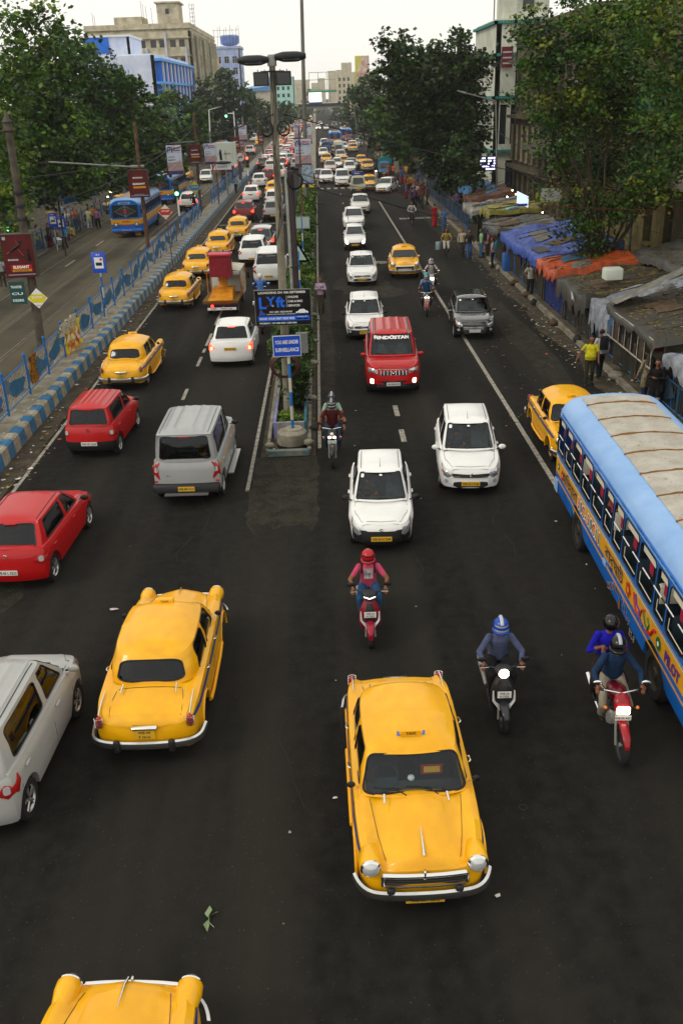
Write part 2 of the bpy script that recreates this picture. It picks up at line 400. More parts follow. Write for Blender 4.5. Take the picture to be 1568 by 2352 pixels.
 if 1:
  for w in wins:
   _, s0, s1, v0, v1, rad, g = w[:7]
   for side in ((0,) if (s0 == 0 or s1 == NG) else (1, -1)):
    if s0 == 0: fn, a0, a1, fl = Ghf, -s1, s1, True
    elif s1 == NG: fn, a0, a1, fl = Ghr, -(NG - s0), NG - s0, False
    else: fn, a0, a1, fl = (Gh, s0, s1, True) if side > 0 else (Ghl, s0, s1, False)
    ol = rr(a0, a1, v0, v1, rad, 7); ca, cb = (a0 + a1) / 2, (v0 + v1) / 2; ha, hb = (a1 - a0) / 2, (v1 - v0) / 2
    out_ = []
    for a, b in ol:
     p, q = (a - ca) / ha, (b - cb) / hb; k = 1 / max(abs(p), abs(q)); out_.append((ca + p * k * ha, cb + q * k * hb))
    n = len(ol); vs = [fn(*p) for p in out_] + [fn(*p) for p in ol]; f = []
    for k in range(n):
     q = (k, (k + 1) % n, n + (k + 1) % n, n + k); f.append(q if not fl else q[::-1])
    B.add(vs, f)
 zones = S.get('zones')
 root = empty(name)
 if zones:
  for fi in range(len(B.f)):
   c = np.mean([B.v[i] for i in B.f[fi]], axis=0); mt = zones(c)
   if mt is not None: B.use(mt); B.m[fi] = B.mi
 body = B.build('body', root, 38)
 for w in wins:
  nm, s0, s1, v0, v1, rad, g = w[:7]
  for side in ((0,) if (s0 == 0 or s1 == NG) else (1, -1)):
   if s0 == 0: fn, a0, a1, fl = Ghf, -s1, s1, True
   elif s1 == NG: fn, a0, a1, fl = Ghr, -(NG - s0), NG - s0, False
   else: fn, a0, a1, fl = (Gh, s0, s1, True) if side > 0 else (Ghl, s0, s1, False)
   gm = MB(); ol = rr(a0, a1, v0, v1, rad, 7)
   if g is None:
    if det > 1: continue
    g_ = GLASSO
   else: g_ = g if det > 1 else GLASSO
   surf_patch(gm, fn, ol, -.008, g_, 3, 0, fl)
   if det > 1 and S.get('seal', True):
    gm.tube([fn(*p) for p in ol], .013, 5, S.get('sealm', BLACK), closed=True)
   gm.build(nm, root, 60)
 if det > 1:
  I = MB(); xi = gb[3][0] - .06
  I.use(INNER); I.add([(x, y, z) for z in (.3, gb[3][2] - .02) for x, y in ((-xi, cab0 - .02), (xi, cab0 - .02), (xi, cab1 + .02), (-xi, cab1 + .02))], [(0, 1, 2, 3), (0, 4, 5, 1), (1, 5, 6, 2), (2, 6, 7, 3), (3, 7, 4, 0)])
  I.build('cabin_floor', root)
  D = MB(); yc = gb[0][1]; D.rbox(-xi + .01, xi - .01, yc - .42, yc - .10, .55, gb[0][2] - .04, .05, INNER); D.build('dashboard', root, 40)
  ys = S.get('seaty', yc - 1.15); st = S.get('seatm', SEAT)
  for x in (-.36, .36):
   s_ = MB(); s_.rbox(x - .25, x + .25, ys, ys + .48, .3, .58, .05, st); q = Matrix.Rotation(R(14), 3, 'X')
   s_.box(x - .24, x + .24, ys - .12, ys, .5, 1.08, st, .03, q); s_.box(x - .12, x + .12, ys - .19, ys - .11, 1.08, 1.25, st, .02, q); s_.build('seat', root, 40)
  yb = max(gb[-1][1] + .34, ys - .95); s_ = MB(); s_.rbox(-xi + .04, xi - .04, yb, yb + .45, .3, .58, .05, st); s_.box(-xi + .16, xi - .16, yb - .12, yb, .5, .98, st, .03, Matrix.Rotation(R(14), 3, 'X')); s_.build('rear_seat', root, 40)
  sw = MB(); c0 = Vector((.36, yc - .52, .93)); q = Matrix.Rotation(R(-62), 3, 'X')
  sw.tube([c0 + q @ Vector((.18 * cos(a * pi / 9), .18 * sin(a * pi / 9), 0)) for a in range(18)], .014, 6, BLACK, closed=True); sw.tube([c0 + q @ Vector((-.17, 0, 0)), c0 + q @ Vector((.17, 0, 0))], .012, 5, BLACK); sw.build('steering_wheel', root, 60)
 for yw in S['ax']:
  for sx in (1, -1): wheel(root, sx * (S.get('trk', W2 - .035)), yw, wr, S.get('ww', .18), S.get('rim', ALLOY), det, hub=S.get('hub'))
 if det > 1:   # underbody blocks the view beneath
  U = MB(); U.box(-W2 + .22, W2 - .22, lp[-1][1] + .25, lp[0][1] - .25, .2, .32, BLACK); U.build('underbody', root)
 from mathutils.bvhtree import BVHTree
 bv = BVHTree.FromPolygons(B.v, B.f) if det > 1 else None
 def drop(x, y):
  h_ = bv.ray_cast(Vector((x, y, 3)), Vector((0, 0, -1))); return (x, y, (h_[0].z if h_[0] else 1) + .003)
 S['extra'](root, dict(drop=drop, W=W, Wl=Wl, Wf=Wf, Wr=Wr, Gh=Gh, Ghl=Ghl, Ghf=Ghf, Ghr=Ghr, N=N, gb=gb, gr=gr, rows=rows), det, S)
 return root
def patch_pair(root, name, E, outline, off, m, dome=.0, mats2=None, skirt=.015):
 for sd in (1, -1):
  p = MB(); surf_patch(p, E['W'] if sd > 0 else E['Wl'], outline, off, m, 3, skirt, sd > 0, dome); o = p.build(name, root, 50)
  if mats2:
   for (nm2, ol2, off2, m2) in mats2:
    q = MB(); surf_patch(q, E['W'] if sd > 0 else E['Wl'], ol2, off2, m2, 2, .01, sd > 0); q.build(nm2, o, 50)
def numberplate(root, txt, y, z, w=.46, h=.11, m=None, back=False, two=None, tilt=0):
 p = MB(); sg = -1 if back else 1; m = m or PLATE_W
 p.box(-w / 2, w / 2, min(y, y + sg * .012), max(y, y + sg * .012), z - h / 2, z + h / 2, m)
 if two:
  p.text(two, (0, y + sg * .015, z + h * .22), (-sg, 0, 0), (0, 0, 1), h * .5, INK, width=w * .6, bold=.01); p.text(txt, (0, y + sg * .015, z - h * .24), (-sg, 0, 0), (0, 0, 1), h * .5, INK, width=w * .8, bold=.01)
 else: p.text(txt, (0, y + sg * .015, z), (-sg, 0, 0), (0, 0, 1), h * .85, INK, width=w * .9, bold=.012)
 return p.build('number_plate', root)
def mirrors(root, x, y, z, m, arm=BLACK, det=2):
 for s in (1, -1):
  p = MB(); p.ball((s * (x + .11), y, z + .02), (.10, .05, .07), m, 10, 6); p.tube([(s * (x - .03), y + .03, z - .04), (s * (x + .06), y + .01, z)], .018, 6, arm); p.build('mirror', root, 60)
def hbar(mb, E, side, s0, s1, z, off, hgt, m, n=24, thick=.03, fnk=None):
 """bar following the body plan at height z from parameter s0 to s1 (signed front/rear param)"""
 fn = E['Wf'] if side == 'f' else E['Wr']; pr = []
 for k in range(n + 1):
  t = s0 + (s1 - s0) * k / n; a = Vector(fn(t, z)); b = Vector(fn(t + .01, z)) - Vector(fn(t - .01, z)); b.z = 0
  if b.length < 1e-9: b = Vector((1, 0, 0))
  b.normalize(); nn = Vector((-b.y, b.x, 0)) if side == 'f' else Vector((b.y, -b.x, 0))
  o = off; c = a + nn * o
  pr.append([c + Vector((0, 0, -hgt / 2)), c + nn * thick + Vector((0, 0, -hgt * .38)), c + nn * (thick * 1.25), c + nn * thick + Vector((0, 0, hgt * .38)), c + Vector((0, 0, hgt / 2))])
 mb.loft(pr, m, caps=True)
def seam(root, E, paths, m=None, r=.004):
 """thin dark gaps between panels"""
 p = MB()
 for fnk, pts in paths: p.tube([E[fnk](*q) for q in pts], r, 4, m or INK)
 p.build('panel_gap', root)
TAXI = mat('taxi_yellow', (.87, .45, .0), .32, coat=.7, col2=(.79, .36, .0), vscale=1.6, detail=6, bump=.05, bscale=2.6, streak=((3, 1.2, 9), '#dfa000'))
RED_ = mat('clutter_red', '#a01c1c', .6); TAXIF = mat('taxi_yellow_far', (.86, .43, .01), .4, coat=.3)
BLUE = mat('taxi_blue', (.012, .045, .28), .35, coat=.5)
RIMY = mat('rim_grey', '#6e6a60', .5, .3)
def taxi_H(x, y):
 if y > .3:
  zc = np.interp(y, [.3, .9, 1.4, 1.75, 1.9, 2.0], [1.05, 1.03, .99, .93, .87, .78]); zf = np.interp(y, [.3, .9, 1.3, 1.7, 1.88, 2.0], [1.0, .985, .965, .93, .88, .80])
  zv = min(zc, zf) - np.interp(y, [.6, 1.0, 1.8], [0, .055, .11])
  b = np.interp(y, [.9, 1.5, 1.85, 1.95], [0, .012, .05, .02]) * math.exp(-((x - .0) / .16) ** 2)
  return float(np.interp(x, [0, .12, .24, .36, .46, .53, .60, .68, .75, .80], [zc, zc - .004, zc - .016, zc * .6 + zv * .4, zv + .008, zv, zf * .6 + zv * .4, zf, zf - .02, zf - .1])) + b
 if y < -.9:
  zc = np.interp(y, [-2.1, -2.0, -1.9, -1.7, -1.4, -1.1], [.70, .80, .88, .95, 1.0, 1.03]); zf = np.interp(y, [-2.1, -2.0, -1.9, -1.4, -1.0], [.86, .92, .95, .97, .98])
  zv = min(zc, zf) - .035
  return float(np.interp(x, [0, .3, .5, .58, .66, .71, .75, .80], [zc, zc - .008, zc - .03, zv, zf * .6 + zv * .4, zf, zf - .02, zf - .1]))
 return 1.0
def taxi_extra(root, E, det, S):
 W2 = .83
 pm = S['paint']
 for sd in (1, -1):
  h = MB(); c = (sd * .655, 1.93, .80)
  h.lathe([(.05, -.46), (.11, -.30), (.142, -.10), (.138, .0), (.118, .03), (.105, .02)], 18, pm, 'y', c); h.build('headlamp_housing', root, 50)
  l = MB(); l.lathe([(.128, 0), (.132, .03), (.108, .055)], 18, CHROME, 'y', c); l.lathe([(.108, .05), (.08, .085), (.04, .1), (.001, .104)], 18, S.get('lens', LENS), 'y', c); l.build('headlight', root, 50)
  t = MB(); t.ball((sd * .70, -1.985, .79), (.06, .055, .105), TAIL, 10, 8)
  if det > 1:
   for k in range(5): t.tube([(sd * .70 + .068 * cos(a * pi / 6), -1.985 - .062 * sin(a * pi / 6), .72 + .036 * k) for a in range(7)], .006, 4, CHROME)
  t.tube([(sd * .70, -1.97, .90), (sd * .70, -1.7, .972), (sd * .70, -1.45, .985)], [.012, .012, .004], 5, CHROME); t.build('taillight', root, 60)
  if det > 0:
   fk = 'W' if sd > 0 else 'Wl'; fn = E[fk]; st = MB(); a = []; b = []
   for k in range(33):
    s = 2.75 + (8.6 - 2.75) * k / 32; z = float(np.interp(s, [2.75, 4, 5.5, 7, 8.6], [.80, .825, .83, .825, .80])); w = float(np.interp(s, [2.75, 3.4, 8, 8.6], [.012, .035, .035, .02]))
    p = Vector(fn(s, z + w)); q = Vector(fn(s, z - w)); o = Vector((sd * .007, 0, 0)); a.append(p + o); b.append(q + o)
   st.grid([a, b], BLUE, flip=sd > 0); st.build('side_stripe', root)
   dh = MB()
   for s in (5.45, 6.35):
    p = Vector(fn(s, .905)); dh.tube([p + Vector((sd * .012, .07, 0)), p + Vector((sd * .04, .04, 0)), p + Vector((sd * .04, -.04, 0)), p + Vector((sd * .012, -.07, 0))], .012, 5, CHROME)
   dh.build('door_handle', root, 60)
   zz = [.34, .5, .7, .88, .93]
   if det > 1: seam(root, E, [(fk, [(4.55, z) for z in zz]), (fk, [(5.72, z) for z in zz]), (fk, [(6.7, z) for z in [.66, .8, .93]])])
   f2 = MB(); f2.tube([(sd * .845, y, z) for y, z in ((.78, .4), (.45, .33), (-.5, .3), (-.85, .34))], .03, 6, pm); f2.build('sill', root, 60)
   for yw in S['ax']:
    ar = MB(); ar.tube([(sd * (.825 if abs(yw) > 0 else .8), yw + .385 * cos(R(a)), .33 + .385 * sin(R(a))) for a in range(-5, 186, 19)], .022, 6, pm); ar.build('wheel_arch', root, 60)
  mr = MB(); mr.tube([(sd * .74, .70, .98), (sd * .80, .72, 1.02)], .01, 5, CHROME); mr.ball((sd * .835, .73, 1.05), (.06, .03, .05), BLACK if det > 1 else CHROME, 10, 6); mr.build('mirror', root, 60)
 for side, s1 in (('f', 2.9), ('r', 2.1)):
  bm = MB(); hbar(bm, E, side, -s1, s1, .46, .07, .13, mat('bumper_chrome', (.72, .72, .70), .24, 1, var=.25, vscale=3), 30, .035)
  for x in (-.42, .42):
   yb = 2.09 if side == 'f' else -2.17; bm.rbox(x - .05, x + .05, min(yb, yb - .05), max(yb, yb + .02), .38, .58, .02, BLACK)
  bm.build('bumper', root, 50)
 gm = MB(); gm.use(CHROME); n = 20
 fn = E['Wf']
 top = [Vector(fn(t, .715)) + Vector((0, .03, 0)) for t in np.linspace(-1.32, 1.32, n)]
 gm.tube(top, .035, 8, CHROME); bot = [Vector(fn(t, .56)) + Vector((0, .03, 0)) for t in np.linspace(-1.25, 1.25, n)]; gm.tube(bot, .014, 6, CHROME)
 surf_patch(gm, fn, rr(-1.3, 1.3, .56, .71, .35, 5), .006, mat('grille_dark', '#2e2e2b', .6), 2, .01, True)
 for k in range(1, 4): gm.tube([Vector(fn(t, .56 + .038 * k)) + Vector((0, .014, 0)) for t in np.linspace(-1.27, 1.27, n)], .006, 4, mat('dull_chrome', '#6d6c66', .4, .8))
 for t in (-1.33, 1.33): gm.tube([Vector(fn(t, .57)) + Vector((0, .02, 0)), Vector(fn(t, .71)) + Vector((0, .02, 0))], .03, 6, CHROME)
 gm.rbox(-.015, .015, 2.0, 2.06, .67, .80, .01, CHROME); gm.build('grille', root, 50)
 if det > 0:
  or_ = MB(); or_.tube([(0, 1.92, .93), (0, 1.8, .985), (0, 1.52, 1.018)], [.018, .012, .004], 6, CHROME); or_.build('bonnet_ornament', root, 60)
  for x in (-.42, .42):
   w_ = MB(); w_.tube([(x, 1.12, 1.045), (x * .98, .98, 1.07)], [.016, .02], 6, CHROME); w_.build('washer_trim', root, 60)
  if det > 1:
   for x in (-.42, .42):
    w_ = MB(); w_.tube([(x, -1.37, 1.04), (x * 1.04, -1.56, 1.005)], [.016, .01], 6, CHROME); w_.build('boot_hinge', root, 60)
   wp = MB()
   for x0 in (-.3, .12): wp.tube([(x0, .99, 1.05), (x0 + .1, .93, 1.08), (x0 + .42, .87, 1.10)], .008, 4, BLACK)
   wp.build('wiper', root)
   g = MB(); g.rbox(-.42, -.12, .50, .52, .98, 1.14, .01, RED_); g.box(-.38, -.16, .521, .524, 1.01, 1.11, PLATE_Y); g.ball((.02, .6, 1.0), (.05, .05, .04), WHITE); g.rbox(.2, .5, .55, .7, .96, .99, .01, SEATB); g.build('dashboard_clutter', root)
   g = MB()      # bonnet and boot shut lines
   for sd in (1, -1):
    g.tube([E['drop'](sd * x, y) for x, y in ((.60, .92), (.57, 1.2), (.53, 1.5), (.49, 1.72), (.46, 1.84))], .004, 4, INK)
    g.tube([E['drop'](sd * x, y) for x, y in ((.52, -1.42), (.55, -1.6), (.56, -1.8), (.55, -1.92))], .004, 4, INK)
   g.tube([E['drop'](x, -1.40) for x in np.linspace(-.5, .5, 9)], .005, 4, INK)
   g.build('panel_gap', root)
 bh = MB(); bh.rbox(-.2, .2, -2.12, -2.02, .72, .75, .012, CHROME); bh.build('boot_handle', root, 50)
 p = MB(); p.box(-.16, .16, -2.10, -2.08, .535, .69, PLATE_Y); p.text('WB 04', (0, -2.103, .655), (1, 0, 0), (0, 0, 1), .065, INK, bold=.012); p.text(S.get('num', 'F 3616'), (0, -2.103, .575), (1, 0, 0), (0, 0, 1), .065, INK, bold=.012); p.build('number_plate', root)
 p = MB(); p.box(-.24, .24, 2.06, 2.07, .31, .39, PLATE_Y); p.text('WB 04 ' + S.get('num', 'F 3616'), (0, 2.073, .35), (-1, 0, 0), (0, 0, 1), .06, INK, bold=.012); p.build('number_plate', root)
def taxi_sign(root, flat=True):
 p = MB()
 if flat:
  zt = 1.545
  p.box(-.14, .14, .385, .395, zt, zt + .07, TAXI); p.text('TAXI', (0, .397, zt + .035), (-1, 0, 0), (0, 0, 1), .06, INK, bold=.03)
  for s in (-1, 1): p.add([(s * .14, .396, zt), (s * .19, .396, zt), (s * .19, .396, zt + .08), (s * .16, .396, zt + .08)], [(0, 1, 2, 3) if s < 0 else (3, 2, 1, 0)], mat('sign_blue', '#6d86d8', .5))
  p.tube([(-.16, .38, zt), (.16, .38, zt)], .008, 4, BLACK)
 else:
  p.rbox(-.16, .16, .32, .40, 1.50, 1.60, .015, TAXI)
  p.text('TAXI', (0, .402, 1.555), (-1, 0, 0), (0, 0, 1), .06, INK, bold=.02); p.text('TAXI', (0, .318, 1.555), (1, 0, 0), (0, 0, 1), .06, INK, bold=.02)
 return p.build('taxi_sign', root, 40)
TAXI_S = dict(W=1.66, paint=TAXI, wr=.33, ax=(1.25, -1.21), ww=.15, rim=RIMY, hub='cap', trk=.755, sill=.30, zend=.36,
  plan=[(0, 2.02, .74), (.42, 2.0, .75), (.66, 1.93, .80), (.78, 1.68, .86), (.82, 1.25, .90), (.83, .6, .94), (.83, -.4, .95), (.82, -1.2, .94), (.79, -1.7, .90), (.66, -2.0, .78), (0, -2.08, .66)],
  gbase=[(0, .99, 1.0), (.62, .89, .98), (.715, .68, .95), (.735, -.12, .94), (.735, -.22, .94), (.72, -.86, .945), (.54, -1.25, .98), (0, -1.33, 1.0)],
  groof=[(0, .55, 1.40), (.50, .50, 1.40), (.60, .38, 1.40), (.635, -.14, 1.41), (.635, -.22, 1.41), (.605, -.76, 1.39), (.44, -1.01, 1.37), (0, -1.07, 1.37)],
  wins=[('windscreen', 0, 1.3, .07, .95, .34, GLASS), ('side_window', 2.0, 2.95, .05, .93, .25, GLASSD), ('side_window', 4.05, 5.05, .05, .93, .35, GLASSD), ('rear_window', 5.98, 7, .12, .86, .5, GLASSD)],
  H=taxi_H, rcrown=.145, bulge=.045, edge=.10, extra=taxi_extra, prof=[-.11, -.03, .0, .008, -.006, -.03], seatm=SEATB)
def spec(L, W, Ht, belt, nose, kind, paint, wr=.29, axf=None, axr=None, **k):
 h = L / 2; w = W / 2; fo = k.get('fo', .68); ro = k.get('ro', .58)
 axf = axf or h - fo - .05; axr = axr or -h + ro
 cow = k.get('cow', h - .95); rf = k.get('rf', cow - .75); tail = k.get('tail', belt + .03)
 rb = k.get('rb', -h + .12); rr_ = k.get('rr', -h + .42)
 fr = k.get('frnd', .16); ww = w - .09; wr2 = w - k.get('tumble', .23)
 z1 = Ht - k.get('rcrown', .07)
 S = dict(W=W, paint=paint, wr=wr, ax=(axf, axr), ww=k.get('ww', .18), trk=w - .03, sill=k.get('sill', .27), zend=k.get('zend', .27),
  plan=[(0, h, nose), (w * .5, h - .04, nose), (w * .82, h - fr, nose + .03), (w * .96, h - fr - .34, nose + .10), (w, axf, belt - .10), (w, cow - .5, belt - .02), (w, -.3, belt), (w, axr + .3, belt + .01), (w * .985, -h + .42, belt + .02), (w * .86, -h + .06 + k.get('rrnd', .06), tail), (0, -h, tail)],
  gbase=[(0, cow, belt + .02), (ww * .76, cow - .10, belt + .005), (ww * .97, cow - .30, belt - .03), (ww, cow - 1.12, belt - .02), (ww, cow - 1.20, belt - .02), (ww * .985, rb + .38, belt), (ww * .84, rb + .06, belt + .01), (0, rb, belt + .02)],
  groof=[(0, rf, z1), (wr2 * .78, rf - .05, z1), (wr2 * .97, rf - .14, z1), (wr2, cow - 1.12, z1 + .01), (wr2, cow - 1.20, z1 + .01), (wr2 * .97, rr_ + .14, z1 - .01), (wr2 * .82, rr_ + .03, z1 - .01), (0, rr_, z1 - .01)],
  wins=[('windscreen', 0, 1.3, .06, .95, .16, GLASS), ('side_window', 2.0, 2.92, .12, .9, .22, k.get('sg', GLASSD)), ('side_window', 4.08, 4.95, .12, .9, .25, k.get('sg', GLASSD)), ('rear_window', 6.02, 7, k.get('rgv', .10), .92, .2, GLASSD)],
  rcrown=k.get('rcrown', .07), crown=k.get('crown', .05), bulge=.02, extra=modern_extra, seal=k.get('seal', True), **{a: b for a, b in k.items() if a in ('ribs', 'zones', 'hub', 'rim', 'style', 'num', 'numc', 'lit', 'logo', 'endprof', 'mirm', 'seatm', 'front', 'rear', 'accent')})
 S['belt'] = belt; S['nose'] = nose; S['kind'] = kind; S['h'] = h
 S.setdefault('endprof', lambda vz, s: .03 * math.exp(-((vz - .3) / .22) ** 2) - .10 * max(0, vz - .62) ** 1.2)
 return S
def modern_extra(root, E, det, S):
 n, b, h, k = S['nose'], S['belt'], S['h'], S['kind']; N = E['N']; st = S.get('style', 'hatch'); lit = S.get('lit', 0)
 LM = LENS if not (lit & 1) else LAMP_ON; TM = TAIL_ON if lit & 2 else TAIL
 zt = S['plan'][-1][2]
 HL = dict(hatch=[(1.25, n - .20), (1.55, n - .24), (2.0, n - .20), (2.55, n - .02), (2.75, n + .07), (2.35, n + .03), (1.85, n - .02), (1.4, n - .06)],
  sleek=[(1.15, n - .14), (1.6, n - .20), (2.1, n - .16), (2.7, n + .03), (2.9, n + .08), (2.3, n + .03), (1.8, n - .02), (1.3, n - .05)],
  suv=[(1.2, n - .20), (2.25, n - .20), (2.5, n - .14), (2.55, n - .03), (2.3, n - .01), (1.7, n - .03), (1.2, n - .06)])[st]
 sub = [('lamp_bulb', rr(1.6, 1.95, n - .16, n - .06, .9, 4), .012, CHROME if not lit & 1 else LAMP_ON), ('indicator', rr(2.15, 2.42, n - .1, n - .02, .7, 4), .012, AMBER)] if det > 1 else None
 patch_pair(root, 'headlight', E, HL, .008, mat('lens_grey', '#b9bec0', .1, .6, coat=1) if det > 1 and not lit & 1 else LM, .01, sub)
 if S.get('front', 1):
  g = MB(); f = S.get('front', 1)
  if f == 1:
   surf_patch(g, E['Wf'], rr(-1.1, 1.1, n - .17, n - .07, .5, 5), .006, DARK, 2, .01, True); surf_patch(g, E['Wf'], rr(-1.15, 1.15, .30, .43, .6, 5), .006, DARK, 2, .01, True)
   if det > 1: g.tube([Vector(E['Wf'](t, n - .12)) + Vector((0, .02, 0)) for t in np.linspace(-1.05, 1.05, 12)], .008, 5, CHROME)
  elif f == 2:   # smile shaped lower mouth and thin upper bar
   surf_patch(g, E['Wf'], [(-1.15, n - .16), (-.6, n - .17), (0, n - .17), (.6, n - .17), (1.15, n - .16), (1.25, n - .08), (0, n - .1), (-1.25, n - .08)], .006, DARK, 2, .01, True)
   surf_patch(g, E['Wf'], [(-.75, .27), (.75, .27), (1.1, .34), (1.05, .42), (.7, .44), (-.7, .44), (-1.05, .42), (-1.1, .34)], .008, DARK, 2, .01, True)
   g.tube([Vector(E['Wf'](t, n - .17)) + Vector((0, .015, 0)) for t in np.linspace(-1.1, 1.1, 12)], .008, 5, CHROME)
  elif f == 3:   # tall SUV grille with vertical bars
   surf_patch(g, E['Wf'], [(-1.15, n - .06), (-1.05, n - .22), (-.8, n - .26), (.8, n - .26), (1.05, n - .22), (1.15, n - .06)], .008, DARK, 2, .01, True)
   for t in (-.9, -.65, -.4, -.18, .18, .4, .65, .9): g.tube([Vector(E['Wf'](t, n - .08)) + Vector((0, .02, 0)), Vector(E['Wf'](t, n - .23)) + Vector((0, .02, 0))], .014, 5, CHROME)
   g.tube([Vector(E['Wf'](t, n - .05)) + Vector((0, .02, 0)) for t in np.linspace(-1.15, 1.15, 12)], .012, 5, CHROME)
   surf_patch(g, E['Wf'], rr(-1.2, 1.2, .36, .58, .5, 5), .008, DARK, 2, .01, True)
   g.tube([Vector(E['Wf'](t, .40)) + Vector((0, .03, 0)) for t in np.linspace(-1.2, 1.2, 12)], .012, 5, CHROME)
   a = Vector(E['Wf'](0, n - .15)) + Vector((0, .04, 0)); g.tube([a + Vector((-.07, 0, .05)), a + Vector((0, 0, -.03)), a + Vector((.07, 0, .05))], .012, 5, CHROME)
  g.build('grille', root, 50)
  for t in (-1.75, 1.75):
   fl = MB(); surf_patch(fl, E['Wf'], rr(t - .22, t + .22, .38 if st != 'suv' else .46, .48 if st != 'suv' else .62, .9 if st != 'suv' else .5, 4), .01, LAMP_ON if lit & 4 else LENS, 2, .01, True); fl.build('fog_light', root, 50)
 if S.get('logo') and det > 1:
  for fn, fl, z in ((E['Wf'], True, n - .10), (E['Wr'], False, zt - .12)):
   lg = MB(); a = Vector(fn(0, z)); sg = 1 if fl else -1
   if S['logo'] == 's':      # stylised angular letter badge
    pts = [(.045, .03), (0, .055), (-.045, .03), (-.045, .012), (.03, -.018), (0, -.035), (-.045, -.02), (-.045, -.03), (0, -.055), (.045, -.03), (.045, -.012), (-.03, .018), (0, .035), (.045, .02)]
    lg.add([a + Vector((-sg * x, sg * .022, y)) for x, y in pts], [tuple(range(len(pts)))], CHROME)
   elif S['logo'] == 'r': lg.lathe([(.045, 0), (.05, .008), (.04, .012)], 14, CHROME, 'y', a + Vector((0, sg * .012, 0))); lg.tube([a + Vector((-.03, sg * .022, .03)), a + Vector((0, sg * .022, -.03)), a + Vector((.03, sg * .022, .03))], .006, 4, CHROME)
   lg.build('badge', root)
 TL = dict(hatch=[(N - 1.9, zt - .10), (N - .95, zt - .13), (N - .72, zt - .26), (N - 1.0, zt - .34), (N - 1.6, zt - .34), (N - 1.95, zt - .22)][::-1],
  sleek=[(N - 2.1, zt - .04), (N - 1.1, zt - .06), (N - .75, zt - .20), (N - 1.0, zt - .32), (N - 1.5, zt - .30), (N - 2.0, zt - .16)][::-1],
  suv=[(N - 1.5, zt - .02), (N - .84, zt - .02), (N - .84, zt - .46), (N - 1.5, zt - .46)][::-1], rear=None)[S.get('rear', st)]
 patch_pair(root, 'taillight', E, TL, .01, TM, .008, [('lamp_bulb', rr(N - 1.12, N - .9, zt - .27, zt - .15, .6, 4), .02, LENS if not lit & 2 else mat('tail_core', (1, .5, .3), .3, emis=5, ecol=(1, .35, .12)))] if det > 1 else None)
 ym = E['gb'][1][1] - .12
 mirrors(root, E['gb'][2][0] + .06, ym, b + .02, S.get('mirm', S['paint']))
 if det > 0:
  for sd, fk in ((1, 'W'), (-1, 'Wl')):
   dh = MB()
   for yd in (E['gb'][3][1] + .1, E['gb'][5][1] + .12):
    dh.rbox(*( (S['W'] / 2 - .01, S['W'] / 2 + .025) if sd > 0 else (-S['W'] / 2 - .025, -S['W'] / 2 + .01)), yd, yd + .16, b - .13, b - .10, .008, S['paint'])
   dh.build('door_handle', root, 50)
 if det > 1:
  for sd, fk in ((1, 'W'), (-1, 'Wl')):
   zz = [.32, .5, .7, b - .03]; sy = lambda y: next((s / 40 for s in range(0, 400) if E['W'](s / 40, .6)[1] < y), 5)
   seam(root, E, [(fk, [(sy(y), z) for z in zz]) for y in (E['gb'][2][1] + .05, E['gb'][3][1] - .04, E['gb'][5][1] - .05)])
  g = MB(); surf_patch(g, E['Ghf'], rr(.86, 1.1, .78, .9, .3, 3), .003, WHITE, 1, 0, True); surf_patch(g, E['Ghf'], rr(-.1, .05, .84, .9, .3, 3), .003, PLATE_W, 1, 0, True); g.build('sticker', root)
  g = MB(); cw_ = E['gb'][0][1]; h0 = S['plan'][0][1]; rw = E['gr'][3][0]
  for sd in (1, -1):
   g.tube([E['drop'](sd * x, y) for x, y in ((S['W'] * .40, cw_ - .05), (S['W'] * .39, cw_ + .25), (S['W'] * .36, h0 - .45), (S['W'] * .30, h0 - .22))], .005, 4, INK)
   g.tube([E['drop'](sd * rw * .86, y) for y in np.linspace(E['gr'][0][1] - .16, E['gr'][-1][1] + .1, 8)], .008, 4, INK)
  g.tube([E['drop'](x, h0 - .17 - .06 * abs(x)) for x in np.linspace(-S['W'] * .3, S['W'] * .3, 7)], .005, 4, INK); g.build('bonnet_gap', root)
  wp = MB()
  for x0 in (-.45, .05):
   c = E['Ghf'](x0 * 1.6, .06); e = E['Ghf'](x0 * 1.6 + .75, .11); wp.tube([c, Vector(e) + Vector((0, .02, .01))], .009, 4, BLACK)
  wp.build('wiper', root)
  a = MB(); ty = E['gr'][0][1] - .15 if S.get('antf', 1) else 0; a.tube([(0, ty, S['groof'][0][2] + .05), (0, ty - .12, S['groof'][0][2] + .22)], [.008, .003], 4, BLACK); a.build('antenna', root)
 numberplate(root, S.get('num', 'WB 04 H 7544'), E['Wf'](0, .42)[1] + .015, .40 if st != 'suv' else .47, m=S.get('numc', PLATE_Y))
 zr = .50 if k == 'hatch' else (zt - .22 if k == 'sedan' else .5)
 numberplate(root, S.get('num', 'WB 04 H 7544'), E['Wr'](0, zr)[1] - .012, zr, m=S.get('numc', PLATE_Y), back=True)
 sl_ = MB(); p = E['Ghr'](0, .90); sl_.box(-.13, .13, p[1] - .02, p[1] + .03, p[2] - .012, p[2] + .012, TAIL_ON if lit & 2 else TAIL); sl_.build('brake_light', root)
 if S.get('accent'): S['accent'](root, E, det, S)
